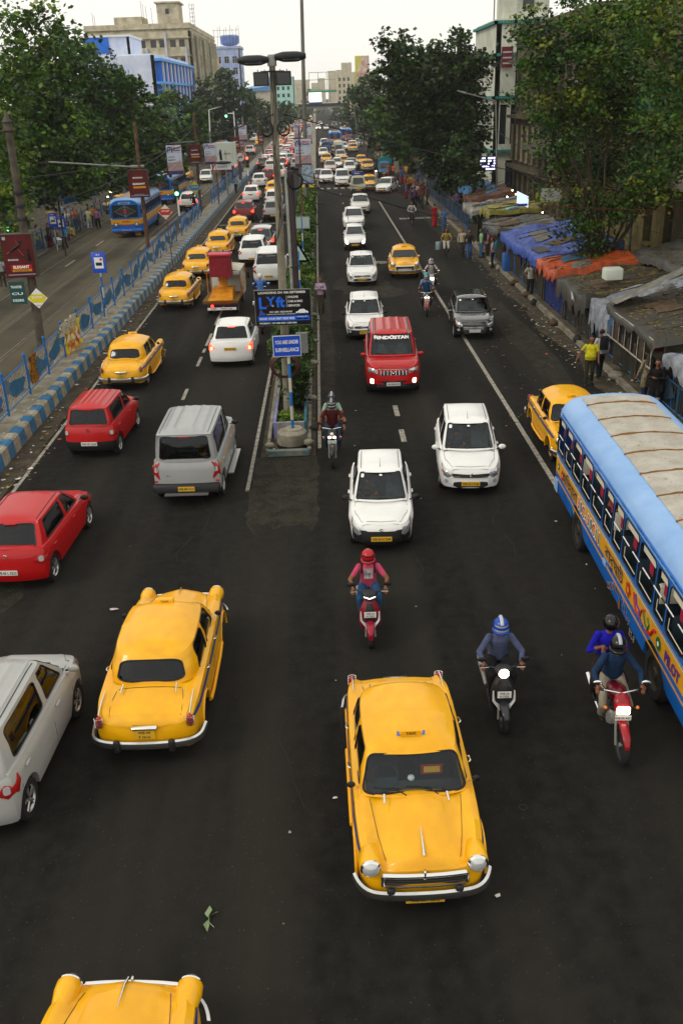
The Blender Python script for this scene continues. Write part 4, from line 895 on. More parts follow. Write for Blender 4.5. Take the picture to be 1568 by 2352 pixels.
# bus
BUSB = mat('bus_blue', '#0c68c2', .35, coat=.3, col2='#0a5aac', vscale=1.5, detail=8); BUSL = mat('bus_roof_blue', '#8fb2dc', .45, coat=.2, col2='#7ba2d2', vscale=.9)
BUSY = mat('bus_yellow', '#e0a018', .4, coat=.3, var=.15, vscale=3); BUST = mat('bus_roof_tan', '#b4b0a6', .8, col2='#9c978a', vscale=2.2, bump=.2, bscale=60, bits=(14, .68, '#7a5c35')); RIDGE = mat('roof_sealant', '#8a6238', .85, var=.3)
CREAM = mat('window_cream', '#cfc9b6', .5); RED = mat('paint_red', '#b5281e', .5); GREEN = mat('paint_green', '#1c6b3c', .5); PURP = mat('paint_purple', '#5a2d86', .5)
def bus(label, group, det=2, side=None, roofc=BUST):
 rt = empty('bus', label=label, cat='bus', group=group); L2 = 5.0; side = side or BUSB
 prof = [(1.08, .42), (1.16, .50), (1.20, .8), (1.215, 1.2), (1.215, 1.55), (1.21, 2.0), (1.195, 2.42), (1.17, 2.54), (1.10, 2.66), (.98, 2.76), (.86, 2.82), (.5, 2.88), (0, 2.91)]
 def sec(y):
  e = 1.0; zt = 0
  for yy, k in ((L2 - abs(y), 1),):
   if yy < .35: q = 1 - (1 - yy / .35) ** 2; e = .86 + .14 * math.sqrt(max(0, q)); zt = -.16 * (1 - math.sqrt(max(0, q)))
  return [(x * e, z + (zt if z > 1.6 else 0) * (z - 1.6) / 1.3) for x, z in prof]
 wid = [.65, .65, .75, .81, .81, .58, .58, .84, .84, .49, .84]; gap = .105; y = -L2 + .28; W_ = []
 for w in wid: W_.append((y, y + w)); y += w + gap
 ax = (2.95, -2.55); wr = .46; arch = .56
 def sidept(y, z):
  s = sec(y); return float(np.interp(z, [p[1] for p in s[:8]], [p[0] for p in s[:8]]))
 def Wf(y, z): return (sidept(y, z), y, z)
 def Wl(y, z): return (-sidept(y, z), y, z)
 B = MB(); ys = sorted(set([-L2 + L2 * 2 * i / 60 for i in range(61)] + [a for w in W_ for a in w] + [-L2 + .02, -L2 + .06, -L2 + .12, -L2 + .2, L2 - .02, L2 - .06, L2 - .12, L2 - .2])); zs = [.42, .5, .7, .95, 1.02, 1.38, 1.44, 1.55, 2.38, 2.44, 2.50]
 for fn, fl in ((Wf, False), (Wl, True)):
  vs = [];
  for y in ys:
   for z in zs:
    zz = z
    for a in ax:
     d = abs(y - a)
     if d < arch: zz = max(z, min(1.35, wr + math.sqrt(arch ** 2 - d * d)) if z < 1.0 else z)
    vs.append(fn(y, zz))
  n = len(zs)
  for i in range(len(ys) - 1):
   for j in range(n - 1):
    zm = (zs[j] + zs[j + 1]) / 2; ym = (ys[i] + ys[i + 1]) / 2
    if any(a < ym < b for a, b in W_) and 1.55 < zm < 2.38: continue
    q = (i * n + j, (i + 1) * n + j, (i + 1) * n + j + 1, i * n + j + 1)
    B.add([vs[k] for k in q], [(0, 1, 2, 3) if not fl else (3, 2, 1, 0)], BUSY if 1.01 < zm < 1.4 else (CREAM if 1.38 < zm < 1.44 else side))
  for a, b in W_:
   ol = rr(a, b, 1.55, 2.38, .28, 6); ca, cb, ha, hb = (a + b) / 2, 1.965, (b - a) / 2, .415; o2 = []
   for p, q in ol: u, v = (p - ca) / ha, (q - cb) / hb; k = 1 / max(abs(u), abs(v)); o2.append((ca + u * k * ha, cb + v * k * hb))
   m = len(ol); B.add([fn(*p) for p in o2] + [fn(*p) for p in ol], [((k, (k + 1) % m, m + (k + 1) % m, m + k) if not fl else (m + k, m + (k + 1) % m, (k + 1) % m, k)) for k in range(m)], side)
 rows = []
 for y in ys:
  s = sec(y)[6:];
  rows.append([(x, y, z) for x, z in s] + [(-x, y, z) for x, z in s[-2::-1]])
 B.use(BUSL); B.grid(rows, BUSL, flip=True)
 rear = sec(-L2);
 B.add([(x, -L2, z) for x, z in rear] + [(-x, -L2, z) for x, z in rear[-2::-1]], [tuple(range(2 * len(rear) - 1))], side)
 fr = sec(L2);
 def fx(z): return float(np.interp(z, [p[1] for p in fr], [p[0] for p in fr]))
 for z0, z1, m in ((.42, .62, side), (.62, 1.0, side), (1.0, 1.38, BUSY), (1.38, 1.5, side)): B.add([(-fx(z0), L2, z0), (fx(z0), L2, z0), (fx(z1), L2, z1), (-fx(z1), L2, z1)], [(3, 2, 1, 0)], m)
 B.add([(-fx(2.4), L2, 2.4), (fx(2.4), L2, 2.4), (fx(2.55), L2, 2.55), (.6, L2, 2.74), (0, L2, 2.75), (-.6, L2, 2.74), (-fx(2.55), L2, 2.55)], [tuple(range(7))[::-1]], BUSB)
 for s in (-1, 1): B.box(min(s * .97, s * 1.06), max(s * .97, s * 1.06), L2 - .05, L2, 1.5, 2.4, side)
 B.box(-.04, .04, L2 - .05, L2 + .01, 1.5, 2.4, side)
 B.build('body', rt, 35)
 f = MB(); f.grid([[(x, y, z + .012) for x, z in [(k, float(np.interp(abs(k), [0, .5, .86], [2.91, 2.88, 2.82])) ) for k in np.linspace(-.76, .76, 9)]] for y in (-L2 + .4, L2 - .4)], roofc, flip=True); f.build('roof_sheet', rt, 40)
 for k in range(9):
  y = -L2 + .95 + k * 1.02; r_ = MB(); r_.tube([(x, y + rnd.uniform(-.012, .012), float(np.interp(abs(x), [0, .5, .86], [2.93, 2.90, 2.835]))) for x in np.linspace(-.78, .78, 15)], [rnd.uniform(.014, .03) for _ in range(15)], 5, RIDGE); r_.build('roof_ridge', rt, 50)
 for sd, fn in ((1, Wf), (-1, Wl)):
  g = MB(); g.tube([Vector(fn(y, 2.50)) + Vector((sd * .015, 0, 0)) for y in np.linspace(-L2 + .1, L2 - .1, 20)], .018, 5, BUSB); g.build('rain_gutter', rt, 50)
  g = MB(); g.tube([Vector(fn(y, .90)) + Vector((sd * .008, 0, 0)) for y in np.linspace(-L2 + .1, L2 - .1, 20)], .012, 4, mat('bus_orange_line', '#c98a2a', .5)); g.tube([Vector(fn(y, 1.46)) + Vector((sd * .015, 0, 0)) for y in np.linspace(-L2 + .1, L2 - .1, 20)], .016, 5, STEEL); g.build('side_moulding', rt, 50)
  for a, b in W_:
   w = MB(); ol = rr(a, b, 1.55, 2.38, .28, 6); w.tube([Vector(fn(*p)) + Vector((sd * .002, 0, 0)) for p in ol], .014, 5, BLACK, closed=True)
   w.tube([Vector(fn(a + .05, 1.80)) - Vector((sd * .03, 0, 0)), Vector(fn(a + .05, 1.60)) - Vector((sd * .03, 0, 0)), Vector(fn(b - .05, 1.585)) - Vector((sd * .03, 0, 0)), Vector(fn(b - .05, 1.75)) - Vector((sd * .03, 0, 0))], .009, 5, CREAM); wf = w.build('window', rt, 50)
   c = MB(); xx = sidept(a, 2.2) * sd - sd * .035; c.box(min(xx, xx - sd * .01), max(xx, xx - sd * .01), a + .04, b - .04, 2.20, 2.36, CREAM); c.build('blind', wf)
   if det > 1:
    c = MB(); ym = (a + b) / 2; pts = [[(xx - sd * (.03 + .012 * sin(k * 2.1)), ym - .09 + .2 * k / 6, z) for k in range(7)] for z in (1.95, 2.16)]; c.grid(pts, mat('curtain_red', '#8e1238', .8)); c.build('curtain', wf)
  if sd == 1 and det > 1:
   g = MB()
   for k in range(46): y0 = -L2 + .25 + k * .2; g.tube([(1.225, y0, 1.98), (1.225, y0 + .2, 1.98)], .011, 5, WHITE if k % 3 else BLACK)
   g.build('window_guard_rail', rt, 50)
 for yw in ax:
  for s in (1, -1): wheel(rt, s * 1.17, yw, wr, .28, mat('bus_hub', '#35312c', .6, .3), 2, hub='steel')
 u = MB(); u.box(-.85, .85, -L2 + .3, L2 - .3, .45, .62, BLACK); u.build('underbody', rt)
 fl = MB(); fl.box(-1.1, 1.1, -L2 + .15, L2 - .15, .78, .84, INNER); fl.build('floor', rt)
 if det > 1:
  for k in range(9):
   y = -L2 + .7 + k * .95
   for s in (1, -1):
    st = MB(); st.rbox(min(s * .25, s * 1.08), max(s * .25, s * 1.08), y, y + .4, 1.1, 1.22, .03, SEATB); st.rbox(min(s * .25, s * 1.08), max(s * .25, s * 1.08), y - .08, y, 1.2, 1.78, .03, SEATB); (k % 3 == 1) and st.rbox(min(s * .3, s * 1.0), max(s * .3, s * 1.0), y - .095, y + .012, 1.45, 1.80, .02, CREAM); st.build('seat', rt, 40)
 n = MB(); n.add([(-.97, L2 - .02, 1.5), (-.04, L2 - .02, 1.5), (-.04, L2 - .02, 2.4), (-.97, L2 - .02, 2.4)], [(3, 2, 1, 0)], GLASSO); n.add([(.04, L2 - .02, 1.5), (.97, L2 - .02, 1.5), (.97, L2 - .02, 2.4), (.04, L2 - .02, 2.4)], [(3, 2, 1, 0)], GLASSO); n.build('windscreen', rt)
 n = MB(); dm = mat('decal_grey', '#8d8a80', .6)
 for k in (1, .82, .5): n.tube([(-.85 * k, L2 + .012, 1.95), (0, L2 + .012, 1.95 + .40 * k), (.85 * k, L2 + .012, 1.95), (0, L2 + .012, 1.95 - .40 * k)], .014, 4, dm, closed=True)
 n.disc((0, L2 + .016, 1.95), .14, RED, 18, 'y'); n.build('windscreen_decal', rt)
 for s in (-1, 1):
  h = MB(); h.rbox(s * .78 - .17, s * .78 + .17, L2, L2 + .03, .82, 1.12, .02, RUST); h.lathe([(.11, .03), (.09, .05), (.001, .06)], 14, LENS, 'y', (s * .78, L2, .97)); h.build('headlight', rt, 40)
  m = MB(); m.tube([(s * 1.05, L2 - .1, 2.3), (s * 1.3, L2 + .2, 2.3), (s * 1.32, L2 + .2, 2.0)], .014, 5, BLACK); m.rbox(s * 1.32 - .09, s * 1.32 + .09, L2 + .18, L2 + .22, 1.8, 2.1, .01, BLACK); m.build('mirror', rt)
  m = MB(); m.box(s * .75 - .22, s * .75 + .22, L2 - .3, L2 - .28, .12, .42, mat('mudflap_red', '#8b3a2c', .8, col2='#c9a64a', vscale=9)); m.build('mud_flap', rt)
 b = MB(); b.rbox(-1.15, 1.15, L2, L2 + .12, .50, .68, .03, side); b.text('WB 19 A 4431', (0, L2 + .125, .59), (-1, 0, 0), (0, 0, 1), .12, BUSY, bold=.03); b.build('bumper', rt, 40)
 b = MB(); b.rbox(-.45, .45, L2 + .0, L2 + .025, 2.46, 2.62, .01, BUSL); b.text('HOWRAH', (0, L2 + .028, 2.54), (-1, 0, 0), (0, 0, 1), .13, INK, bold=.03); b.build('destination_board', rt)
 b = MB(); b.add([(x, L2 + .006, z) for x, z in [(cos(R(a)) * .42, 1.02 - .12 * abs(sin(R(a))) * 1.0) for a in range(0, 181, 15)] + [(cos(R(a)) * .36, 1.03 - .06 * abs(sin(R(a)))) for a in range(180, -1, -15)]], [tuple(range(26))], RED); b.text('JAI MAA', (0, L2 + .006, 1.2), (-1, 0, 0), (0, 0, 1), .17, RED, bold=.04); b.build('nose_painting', rt)
 if det > 1:
  ink = mat('letter_navy', '#12234e', .5); X = 1.222
  t = MB(); o = lambda y, z=1.19: (X, y, z)
  t.text('হািতয়ারা', o(-3.25), (0, 1, 0), (0, 0, 1), .34, ink, 'c', width=1.35, bold=.008)
  for k, (c, m) in enumerate(zip('30C-30C/1', (RED, GREEN, RED, GREEN, RED, GREEN, RED, GREEN, ink))):
   yy = -2.38 + k * .215
   t.text(c, (X - .003, yy, 1.19), (0, 1, 0), (0, 0, 1), .36, WHITE, bold=.085); t.text(c, o(yy), (0, 1, 0), (0, 0, 1), .33, m, bold=.035)
  t.text('বাবুঘাট', o(.45), (0, 1, 0), (0, 0, 1), .34, ink, 'c', width=1.25, bold=.008)
  t.build('route_lettering', rt)
  def flower(y, z, r, c1, c2, k=6):
   f = MB()
   for i in range(k): a = 2 * pi * i / k; f.disc((X, y + r * .6 * cos(a), z + r * .6 * sin(a)), r * .42, c1, 8, 'x')
   f.disc((X + .004, y, z), r * .38, c2, 10, 'x'); f.build('painted_flower', rt)
  flower(-4.02, 1.16, .13, RED, BUSY); flower(1.42, 1.2, .15, RED, BUSY, 5); flower(3.15, 1.18, .12, GREEN, WHITE, 8); flower(4.5, 1.18, .12, GREEN, WHITE, 8); flower(-4.45, 1.22, .09, GREEN, WHITE, 7)
  s = MB(); sw = lambda pts, r, m: s.tube([(X, y, z) for y, z in pts], r, 5, m)
  sw([(1.75, 1.34), (1.8, 1.2), (1.95, 1.06), (2.15, 1.10), (2.25, 1.28), (2.4, 1.34)], .02, RED); sw([(1.85, 1.36), (1.95, 1.2), (2.1, 1.18), (2.2, 1.04), (2.35, 1.02)], .022, PURP); sw([(2.3, 1.30), (2.45, 1.12), (2.6, 1.10), (2.65, 1.22), (2.55, 1.30)], .018, GREEN); sw([(2.55, 1.05), (2.75, 1.1), (2.9, 1.28), (3.0, 1.3)], .03, RED)
  s.build('painted_scroll', rt)
  s = MB(); s.text('PILOT', (X, 3.82, 1.18), (0, 1, 0), (0, 0, 1), .26, PURP, bold=.05); s.build('painted_word', rt)
  s = MB(); yy = 0
  for k, c in enumerate('NANDINI TRAVELS'):
   a = k / 14; y = .15 + 1.75 * a; z = .58 + .24 * math.sin(pi * min(1, a * 1.25)) * (1 if a < .5 else 1) - (.12 if a > .8 else 0)
   s.text(c, (1.207 if z > .62 else 1.195, y, z), (0, 1, -.5 * (a - .4)), (0, .5 * (a - .4), 1), .15, mat('letter_maroon', '#4a1526', .5), bold=.04)
   s.text(c, (1.204 if z > .62 else 1.192, y, z), (0, 1, -.5 * (a - .4)), (0, .5 * (a - .4), 1), .16, WHITE, bold=.07)
  s.disc((1.204, .95, .63), .07, mat('painted_brown', '#7a5138', .6), 10, 'x', .11); s.build('owner_name', rt)
  s = MB(); s.rbox(1.2, 1.225, -4.75, -4.45, .55, .85, .005, BUSL); s.rbox(1.205, 1.23, -.25, -.05, .88, .98, .005, BUSL); s.build('side_hatch', rt)
 return rt
# light truck with lifting platform, pickups, trucks
def bed_truck(label, cabc, boxc, kind='box', group=None, L=4.2):
 rt = empty('truck', label=label, cat='truck', group=group); cm = mat('paint_' + cabc.strip('#'), cabc, .4, coat=.3); bm = mat('paint_' + boxc.strip('#'), boxc, .6); h = L / 2
 S = MB(); q = .75
 rings = [[(x * s_, y, z) for x, z in ((-q, .42), (q, .42), (q + .02, .9), (q - .02, 1.2), (q - .14, 1.78), (0, 1.86), (-q + .14, 1.78), (-q + .02, 1.2), (-q - .02, .9))] for y, s_ in ((h - 1.45, 1), (h - .5, 1))]
 rings.append([(x * .98, h - .1 - max(0, z - 1.05) * .45, z if z < 1.7 else z - .04) for x, y, z in [(a[0], 0, a[2]) for a in rings[1]]]); S.loft(rings, cm, caps=True); S.build('cab', rt, 40)
 w = MB(); f = lambda x, z: (x, h - .095 - max(0, z - 1.05) * .45, z); w.add([f(-.58, 1.14), f(.58, 1.14), f(.50, 1.66), f(-.50, 1.66)], [(3, 2, 1, 0)], GLASSO); w.build('windscreen', rt)
 for s in (1, -1):
  g = MB(); g.add([(s * .765, h - .55, 1.15), (s * .765, h - 1.3, 1.15), (s * .685, h - 1.3, 1.66), (s * .69, h - .75, 1.66)], [(0, 1, 2, 3) if s < 0 else (3, 2, 1, 0)], GLASSO); g.build('side_window', rt)
  l = MB(); l.rbox(s * .55 - .12, s * .55 + .12, h - .1, h - .07, .70, .86, .01, LENS); l.build('headlight', rt)
  t = MB(); t.rbox(s * .6 - .08, s * .6 + .08, -h - .02, -h, .55, .72, .01, TAIL); t.build('taillight', rt)
  m = MB(); m.tube([(s * .7, h - .4, 1.3), (s * .95, h - .3, 1.4)], .012, 4, BLACK); m.rbox(s * .95 - .06, s * .95 + .06, h - .32, h - .29, 1.28, 1.5, .01, BLACK); m.build('mirror', rt)
  for y in (h - .75, -h + .75): wheel(rt, s * .72, y, .30, .17, STEEL, 1, hub='steel')
 b = MB(); b.box(-.72, .72, h - .09, h - .06, .42, .60, BLACK); b.build('bumper', rt)
 numberplate(rt, 'WB 23 B 6127', h - .05, .5, m=PLATE_Y)
 d = MB(); d.box(-.8, .8, -h, h - 1.5, .62, .72, BLACK)
 if kind == 'box': d.rbox(-.82, .82, -h, h - 1.48, .72, 2.15, .03, bm)
 elif kind == 'tarp': d.rbox(-.85, .85, -h, h - 1.48, .72, 1.5, .02, cm); rr_ = [[(x, y, z + (.05 if k % 2 else 0)) for x, z in ((-.87, 1.4), (-.85, 2.0), (-.5, 2.25), (0, 2.32), (.5, 2.25), (.85, 2.0), (.87, 1.4))] for k, y in enumerate(np.linspace(-h, h - 1.4, 7))]; d.loft(rr_, bm, caps=True)
 elif kind == 'rack': d.box(-.78, .78, -h, h - 1.48, .72, .9, cm); d.rbox(-.6, .62, h - 1.5, h - .9, 1.87, 2.2, .02, mat('roof_board', '#1d2f7a', .5)); d.text('Boral', (.1, h - .895, 2.06), (-1, 0, 0), (0, 0, 1), .22, WHITE, bold=.02)
 d.build('load_bed', rt, 35); return rt
def cherry_picker():
 rt = empty('platform_truck', label='small yellow maintenance truck with a raised red bucket on a folding arm', cat='truck'); Y = mat('plant_yellow', '#d2860c', .55, col2='#a86a10', vscale=3, bump=.1); Yb = mat('plant_brown', '#6b4a12', .7)
 O = MB(); O.box(-.85, .85, -2.0, .3, .62, .74, Yb); O.add([(-.6, -1.95, .76), (.6, -1.95, .76), (.45, -.7, 1.12), (-.45, -.7, 1.12)], [(0, 1, 2, 3)], Y); O.add([(-.6, -1.95, .62), (.6, -1.95, .62), (.6, -1.95, .76), (-.6, -1.95, .76)], [(0, 1, 2, 3)], Y)
 O.box(-.5, .5, -.9, -.1, .74, 1.1, Y); O.build('deck', rt, 30)
 m = MB(); m.lathe([(.25, .9), (.25, 1.15), (.2, 1.2), (.2, 1.5)], 14, Y, 'z', (0, -.45, 0)); m.box(-.22, .22, -.6, -.3, 1.4, 1.7, Y); m.build('turntable', rt, 40)
 a = MB(); a.tube([(0, -.6, 1.55), (0, -.7, 2.3)], .11, 4, Y); q = Matrix.Rotation(R(-14), 3, 'X'); a.box(-.09, .09, -.6, 2.5, 2.5, 2.68, mat('plant_pale', '#d9a955', .5), 0, q, (0, -.6, 2.5)); a.tube([(.18, -.4, 1.6), (.16, 1.9, 2.0)], .03, 6, Y); a.tube([(-.18, -.4, 1.6), (-.16, 1.4, 2.25)], .03, 6, Y); a.tube([(0, 2.3, 1.95), (0, 1.2, 1.35), (0, -.3, 1.5)], .07, 4, Y); a.build('folding_arm', rt, 30)
 b = MB(); rd = mat('bucket_red', '#8c1626', .5, col2='#74101e', vscale=4); b.box(-.52, .52, -1.25, -.55, 1.72, 2.72, rd, .04); b.box(-.56, .56, -1.29, -.51, 2.70, 2.78, mat('bucket_rim', '#b8283a', .45)); b.box(-.36, .36, -1.28, -1.24, 1.85, 2.55, rd); b.tube([(-.44, -1.262, 2.1), (.44, -1.262, 2.1)], .01, 4, INK)
 for s in (-1, 1): b.tube([(s * .5, -1.25, 2.78), (s * .55, -1.3, 2.9)], .02, 4, rd)
 b.build('bucket', rt, 30)
 c = MB(); wc = mat('canvas_white', '#c8c3b4', .85, col2='#a19a88', vscale=3, bump=.3)
 c.rbox(-.80, .80, .75, 1.95, .5, 1.45, .06, mat('cab_white', '#c4c0b6', .5)); c.build('cab', rt, 40)
 d = MB(); rows = [[(x, y, z + .02 * sin(y * 9)) for y in np.linspace(-.35, 1.9, 9)] for x, z in ((-.80, 1.85), (0, 1.95), (.84, 1.84))]; d.grid(rows, wc); d.grid([[(.84 + .03 * sin(y * 8 + z * 5), y, z) for y in np.linspace(-.35, .7, 9)] for z in (1.84, 1.4, .95)], wc); d.grid([[(.84, y, z) for z in (1.84, .9)] for y in (.8, 1.3)], wc); d.build('canvas_roof', rt, 50)
 for x in (-.8, .82):
  for y in (-.3, .75, 1.85): p = MB(); p.tube([(x, y, .74), (x, y, 1.84)], .025, 6, Y); p.build('post', rt)
 p = MB(); p.tube([(.82, -.3, 1.3), (.82, .2, .8)], .03, 6, Y); p.build('brace', rt)
 r = MB(); r.rbox(-.85, .85, -2.1, -2.0, .5, .6, .02, BLACK); r.box(-.62, .75, -2.12, -2.1, .33, .45, WHITE); r.text('STOP', (-.32, -2.125, .39), (1, 0, 0), (0, 0, 1), .1, RED, bold=.03); r.text('WB 04 F 1184', (.28, -2.125, .39), (1, 0, 0), (0, 0, 1), .09, RED, bold=.03); r.box(-.45, -.06, -2.125, -2.1, .60, .65, TAIL); r.box(.06, .6, -2.125, -2.1, .60, .65, TAIL); r.build('rear_bumper', rt)
 t = MB(); t.ball((-.38, -2.13, .53), (.08, .03, .07), TAIL_ON); t.build('taillight', rt)
 for s in (1, -1):
  for y in (1.35, -1.2): wheel(rt, s * .74, y, .30, .17, STEEL, 2, hub='steel')
  m_ = MB(); m_.tube([(s * .8, 1.7, 1.2), (s * .98, 1.75, 1.3)], .012, 4, BLACK); m_.rbox(s * .98 - .07, s * .98 + .07, 1.74, 1.77, 1.1, 1.4, .01, BLACK); m_.build('mirror', rt)
 return rt
# trees and plants
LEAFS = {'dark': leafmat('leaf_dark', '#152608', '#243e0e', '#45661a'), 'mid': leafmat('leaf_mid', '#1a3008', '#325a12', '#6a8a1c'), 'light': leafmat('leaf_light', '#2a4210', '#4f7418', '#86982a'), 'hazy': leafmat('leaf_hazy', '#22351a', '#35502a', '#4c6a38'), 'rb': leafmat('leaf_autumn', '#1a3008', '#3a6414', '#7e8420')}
BARK = mat('bark', '#3a3025', .9, col2='#57493a', vscale=5, bump=.6, bscale=12, stretch=(1, 1, .3)); BARKP = mat('bark_pale', '#5c5446', .9, col2='#3d382e', vscale=4, bump=.5, bscale=12)
def leaves(name, blobs, leaf, dens, mats_, parent, seed=1, clump=.55, flat=.8, droop=0, sparse=0):
 """crown of leaf sized faces gathered in clumps on the shells of the given blobs"""
 rg = np.random.default_rng(seed); P = []; T = []
 for (c, r) in blobs:
  r3 = np.array(r if hasattr(r, '__len__') else (r, r * 1.0, r * .85)); area = 4 * pi * (r3[0] * r3[1] + r3[0] * r3[2] + r3[1] * r3[2]) / 3
  n = max(12, int(area * dens * 1.9 / (leaf * leaf * .55))); nc = max(6, int(area / (clump * clump * 2.2)))
  d = rg.normal(size=(nc, 3)); d /= np.linalg.norm(d, axis=1)[:, None]; rad = rg.uniform(.45, 1.05, nc) ** .6; cc = np.array(c) + d * rad[:, None] * r3
  cc += rg.normal(size=(nc, 3)) * clump * .5; tone = np.clip(rg.normal(.40, .30, nc), 0, 1); k = rg.integers(0, nc, n)
  P.append(cc[k] + rg.normal(size=(n, 3)) * clump * np.array([.5, .5, .36])); T.append(np.clip(tone[k] + rg.normal(0, .13, n), 0, 1))
 P = np.concatenate(P); T = np.concatenate(T); n = len(P)
 a = rg.normal(size=(n, 3)); a[:, 2] *= .5; a /= np.linalg.norm(a, axis=1)[:, None]; b = np.cross(a, rg.normal(size=(n, 3)) * .7 + np.array([0, 0, 1.0])); b /= np.linalg.norm(b, axis=1)[:, None]
 s = leaf * rg.uniform(.6, 1.25, n)[:, None]; V = np.stack([P - a * s * .5, P + b * s * .38, P + a * s * .5, P - b * s * .38], 1).reshape(-1, 3)
 me = bpy.data.meshes.new(name); me.vertices.add(4 * n); me.vertices.foreach_set('co', V.ravel()); me.loops.add(4 * n); me.loops.foreach_set('vertex_index', np.arange(4 * n)); me.polygons.add(n); me.polygons.foreach_set('loop_start', np.arange(0, 4 * n, 4)); me.polygons.foreach_set('loop_total', np.full(n, 4))
 me.update(); me.validate(); at = me.attributes.new('tone', 'FLOAT', 'FACE'); at.data.foreach_set('value', T.astype(np.float32)); me.materials.append(mats_); return link(name, me, parent)
TREEID = [0]
def tree(base, blobs, kind, leaf, label, dens=1.5, tr=.28, group=None, bark=None, clump=.55, name='tree'):
 TREEID[0] += 1; sd = TREEID[0] * 17; rg = random.Random(sd); rt = empty(name, base, 0, label, 'tree', group); bx, by, bz = base
 bl = [((c[0] - bx, c[1] - by, c[2] - bz), r) for c, r in blobs]
 zt = min(b[0][2] for b in bl); cx = sum(b[0][0] for b in bl) / len(bl); cyy = sum(b[0][1] for b in bl) / len(bl); zz = sum(b[0][2] for b in bl) / len(bl); fork = max(2.0, min(zt * .8, zz * .55))
 T = MB(); T.tube([(0, 0, 0), (rg.uniform(-.1, .1), rg.uniform(-.1, .1), fork * .5), (cx * .25, cyy * .25, fork)], [tr * 1.25, tr, tr * .8], 10, bark or BARK)
 for c, r in bl:
  f = Vector((cx * .25, cyy * .25, fork * rg.uniform(.8, 1.0))); e = Vector(c); m = f.lerp(e, .5) + Vector((rg.uniform(-.5, .5), rg.uniform(-.5, .5), rg.uniform(-.2, .6)))
  bs = min(1, 7 / len(bl)); T.tube([f, m, e], [tr * .55 * bs, tr * .30 * bs, tr * .08], 7)
  for k in range(3):
   a = m.lerp(e, rg.uniform(.2, .9)); R3 = r if not hasattr(r, '__len__') else r[0]; T.tube([a, a + Vector((rg.uniform(-1, 1), rg.uniform(-1, 1), rg.uniform(-.2, .9))) * R3 * .7], [tr * .16, tr * .04], 5)
 T.build('trunk', rt, 60); leaves('crown', bl, leaf, dens, LEAFS[kind], rt, sd, clump); return rt
def px_tree(base_uv, Y, px, kind, leaf, label, dens=1.5, tr=.28, group=None, ybase=None, **k):
 """px: crown clumps given as (u, v, radius px, depth offset)"""
 bl = []
 for q in px:
  u, v, r = q[:3]; yy = Y + (q[3] if len(q) > 3 else 0); x, y, z = AY(u, v, yy); bl.append(((x, y, z), r / 2280 * yy * 1.12))
 return tree(base_uv, bl, kind, leaf, label, dens, tr, group, **k)
def shrub(loc, h, w, kind, label, group, seed, leaf=.09, l=None, name='shrub'):
 rt = empty(name, loc, 0, label, 'shrub', group); s = MB(); rg = random.Random(seed)
 for k in range(5): a = rg.uniform(0, 6.3); s.tube([(0, 0, 0), (cos(a) * w * .2, sin(a) * (l or w) * .3, h * .5), (cos(a) * w * .35, sin(a) * (l or w) * .4, h * .9)], [.018, .012, .005], 5, BARK)
 s.build('stem', rt); bl = [((rg.uniform(-.3, .3) * w, rg.uniform(-.42, .42) * (l or w), h * rg.uniform(.35, .8)), (w * .50, (l or w) * .40, h * .36)) for _ in range(4)]
 leaves('foliage', bl, leaf, 1.5, LEAFS[kind], rt, seed, .14); return rt
# buildings
def wallface(mb, o, ux, W_, H_, wins, th, m, pane=None, panes=None, sill=None, root=None, wname='window'):
 """a wall with real openings. o = lower left corner, ux = direction along the wall; outward = ux x z ... wins = (x0, x1, z0, z1)"""
 o = Vector(o); ux = Vector(ux).normalized(); uz = Vector((0, 0, 1)); nn = ux.cross(uz)   # outward
 def bx(x0, x1, z0, z1, d0, d1, mm, tgt=None):
  t = tgt or mb; vs = [o + ux * x + uz * z + nn * d for d in (d0, d1) for x, z in ((x0, z0), (x1, z0), (x1, z1), (x0, z1))]
  t.add(vs, [(3, 2, 1, 0), (4, 5, 6, 7), (0, 1, 5, 4), (1, 2, 6, 5), (2, 3, 7, 6), (3, 0, 4, 7)], mm)
 xs = sorted({0, W_} | {a for w in wins for a in w[:2]}); zs = sorted({0, H_} | {a for w in wins for a in w[2:4]})
 for j in range(len(zs) - 1):
  run = None
  for i in range(len(xs) - 1):
   xm, zm = (xs[i] + xs[i + 1]) / 2, (zs[j] + zs[j + 1]) / 2; hole = any(w[0] < xm < w[1] and w[2] < zm < w[3] for w in wins)
   if not hole: run = run if run is not None else xs[i]
   if (hole or i == len(xs) - 2) and run is not None: bx(run, xs[i] if hole else xs[i + 1], zs[j], zs[j + 1], -th, 0, m); run = None
 for k, w in enumerate(wins):
  if len(w) > 4 and w[4] == 'open': continue
  q = MB(); bx(w[0] + .01, w[1] - .01, w[2] + .01, w[3] - .01, -th * .75, -th * .7, pane or GLASSO, q)
  cx = (w[0] + w[1]) / 2
  if sill: bx(w[0] - .08, w[1] + .08, w[2] - .10, w[2] - .002, .002, .14, sill, q); bx(cx - .03, cx + .03, w[2], w[3], -th * .7, -th * .5, sill, q); bx(w[0], w[1], w[3] - .32 * (w[3] - w[2]) - .02, w[3] - .32 * (w[3] - w[2]) + .02, -th * .7, -th * .55, sill, q)
  q.build(wname, root)
def roofbox(mb, x0, x1, y0, y1, z, m, par=.6, ov=.15):
 mb.box(x0 - ov, x1 + ov, y0 - ov, y1 + ov, z, z + .2, m); mb.box(x0 - .02, x1 + .02, y0 - .02, y0 + .18, z + .2, z + .2 + par, m); mb.box(x0 - .02, x1 + .02, y1 - .18, y1 + .02, z + .2, z + .2 + par, m); mb.box(x0 - .02, x0 + .16, y0 + .18, y1 - .18, z + .2, z + .2 + par, m); mb.box(x1 - .16, x1 + .02, y0 + .18, y1 - .18, z + .2, z + .2 + par, m)
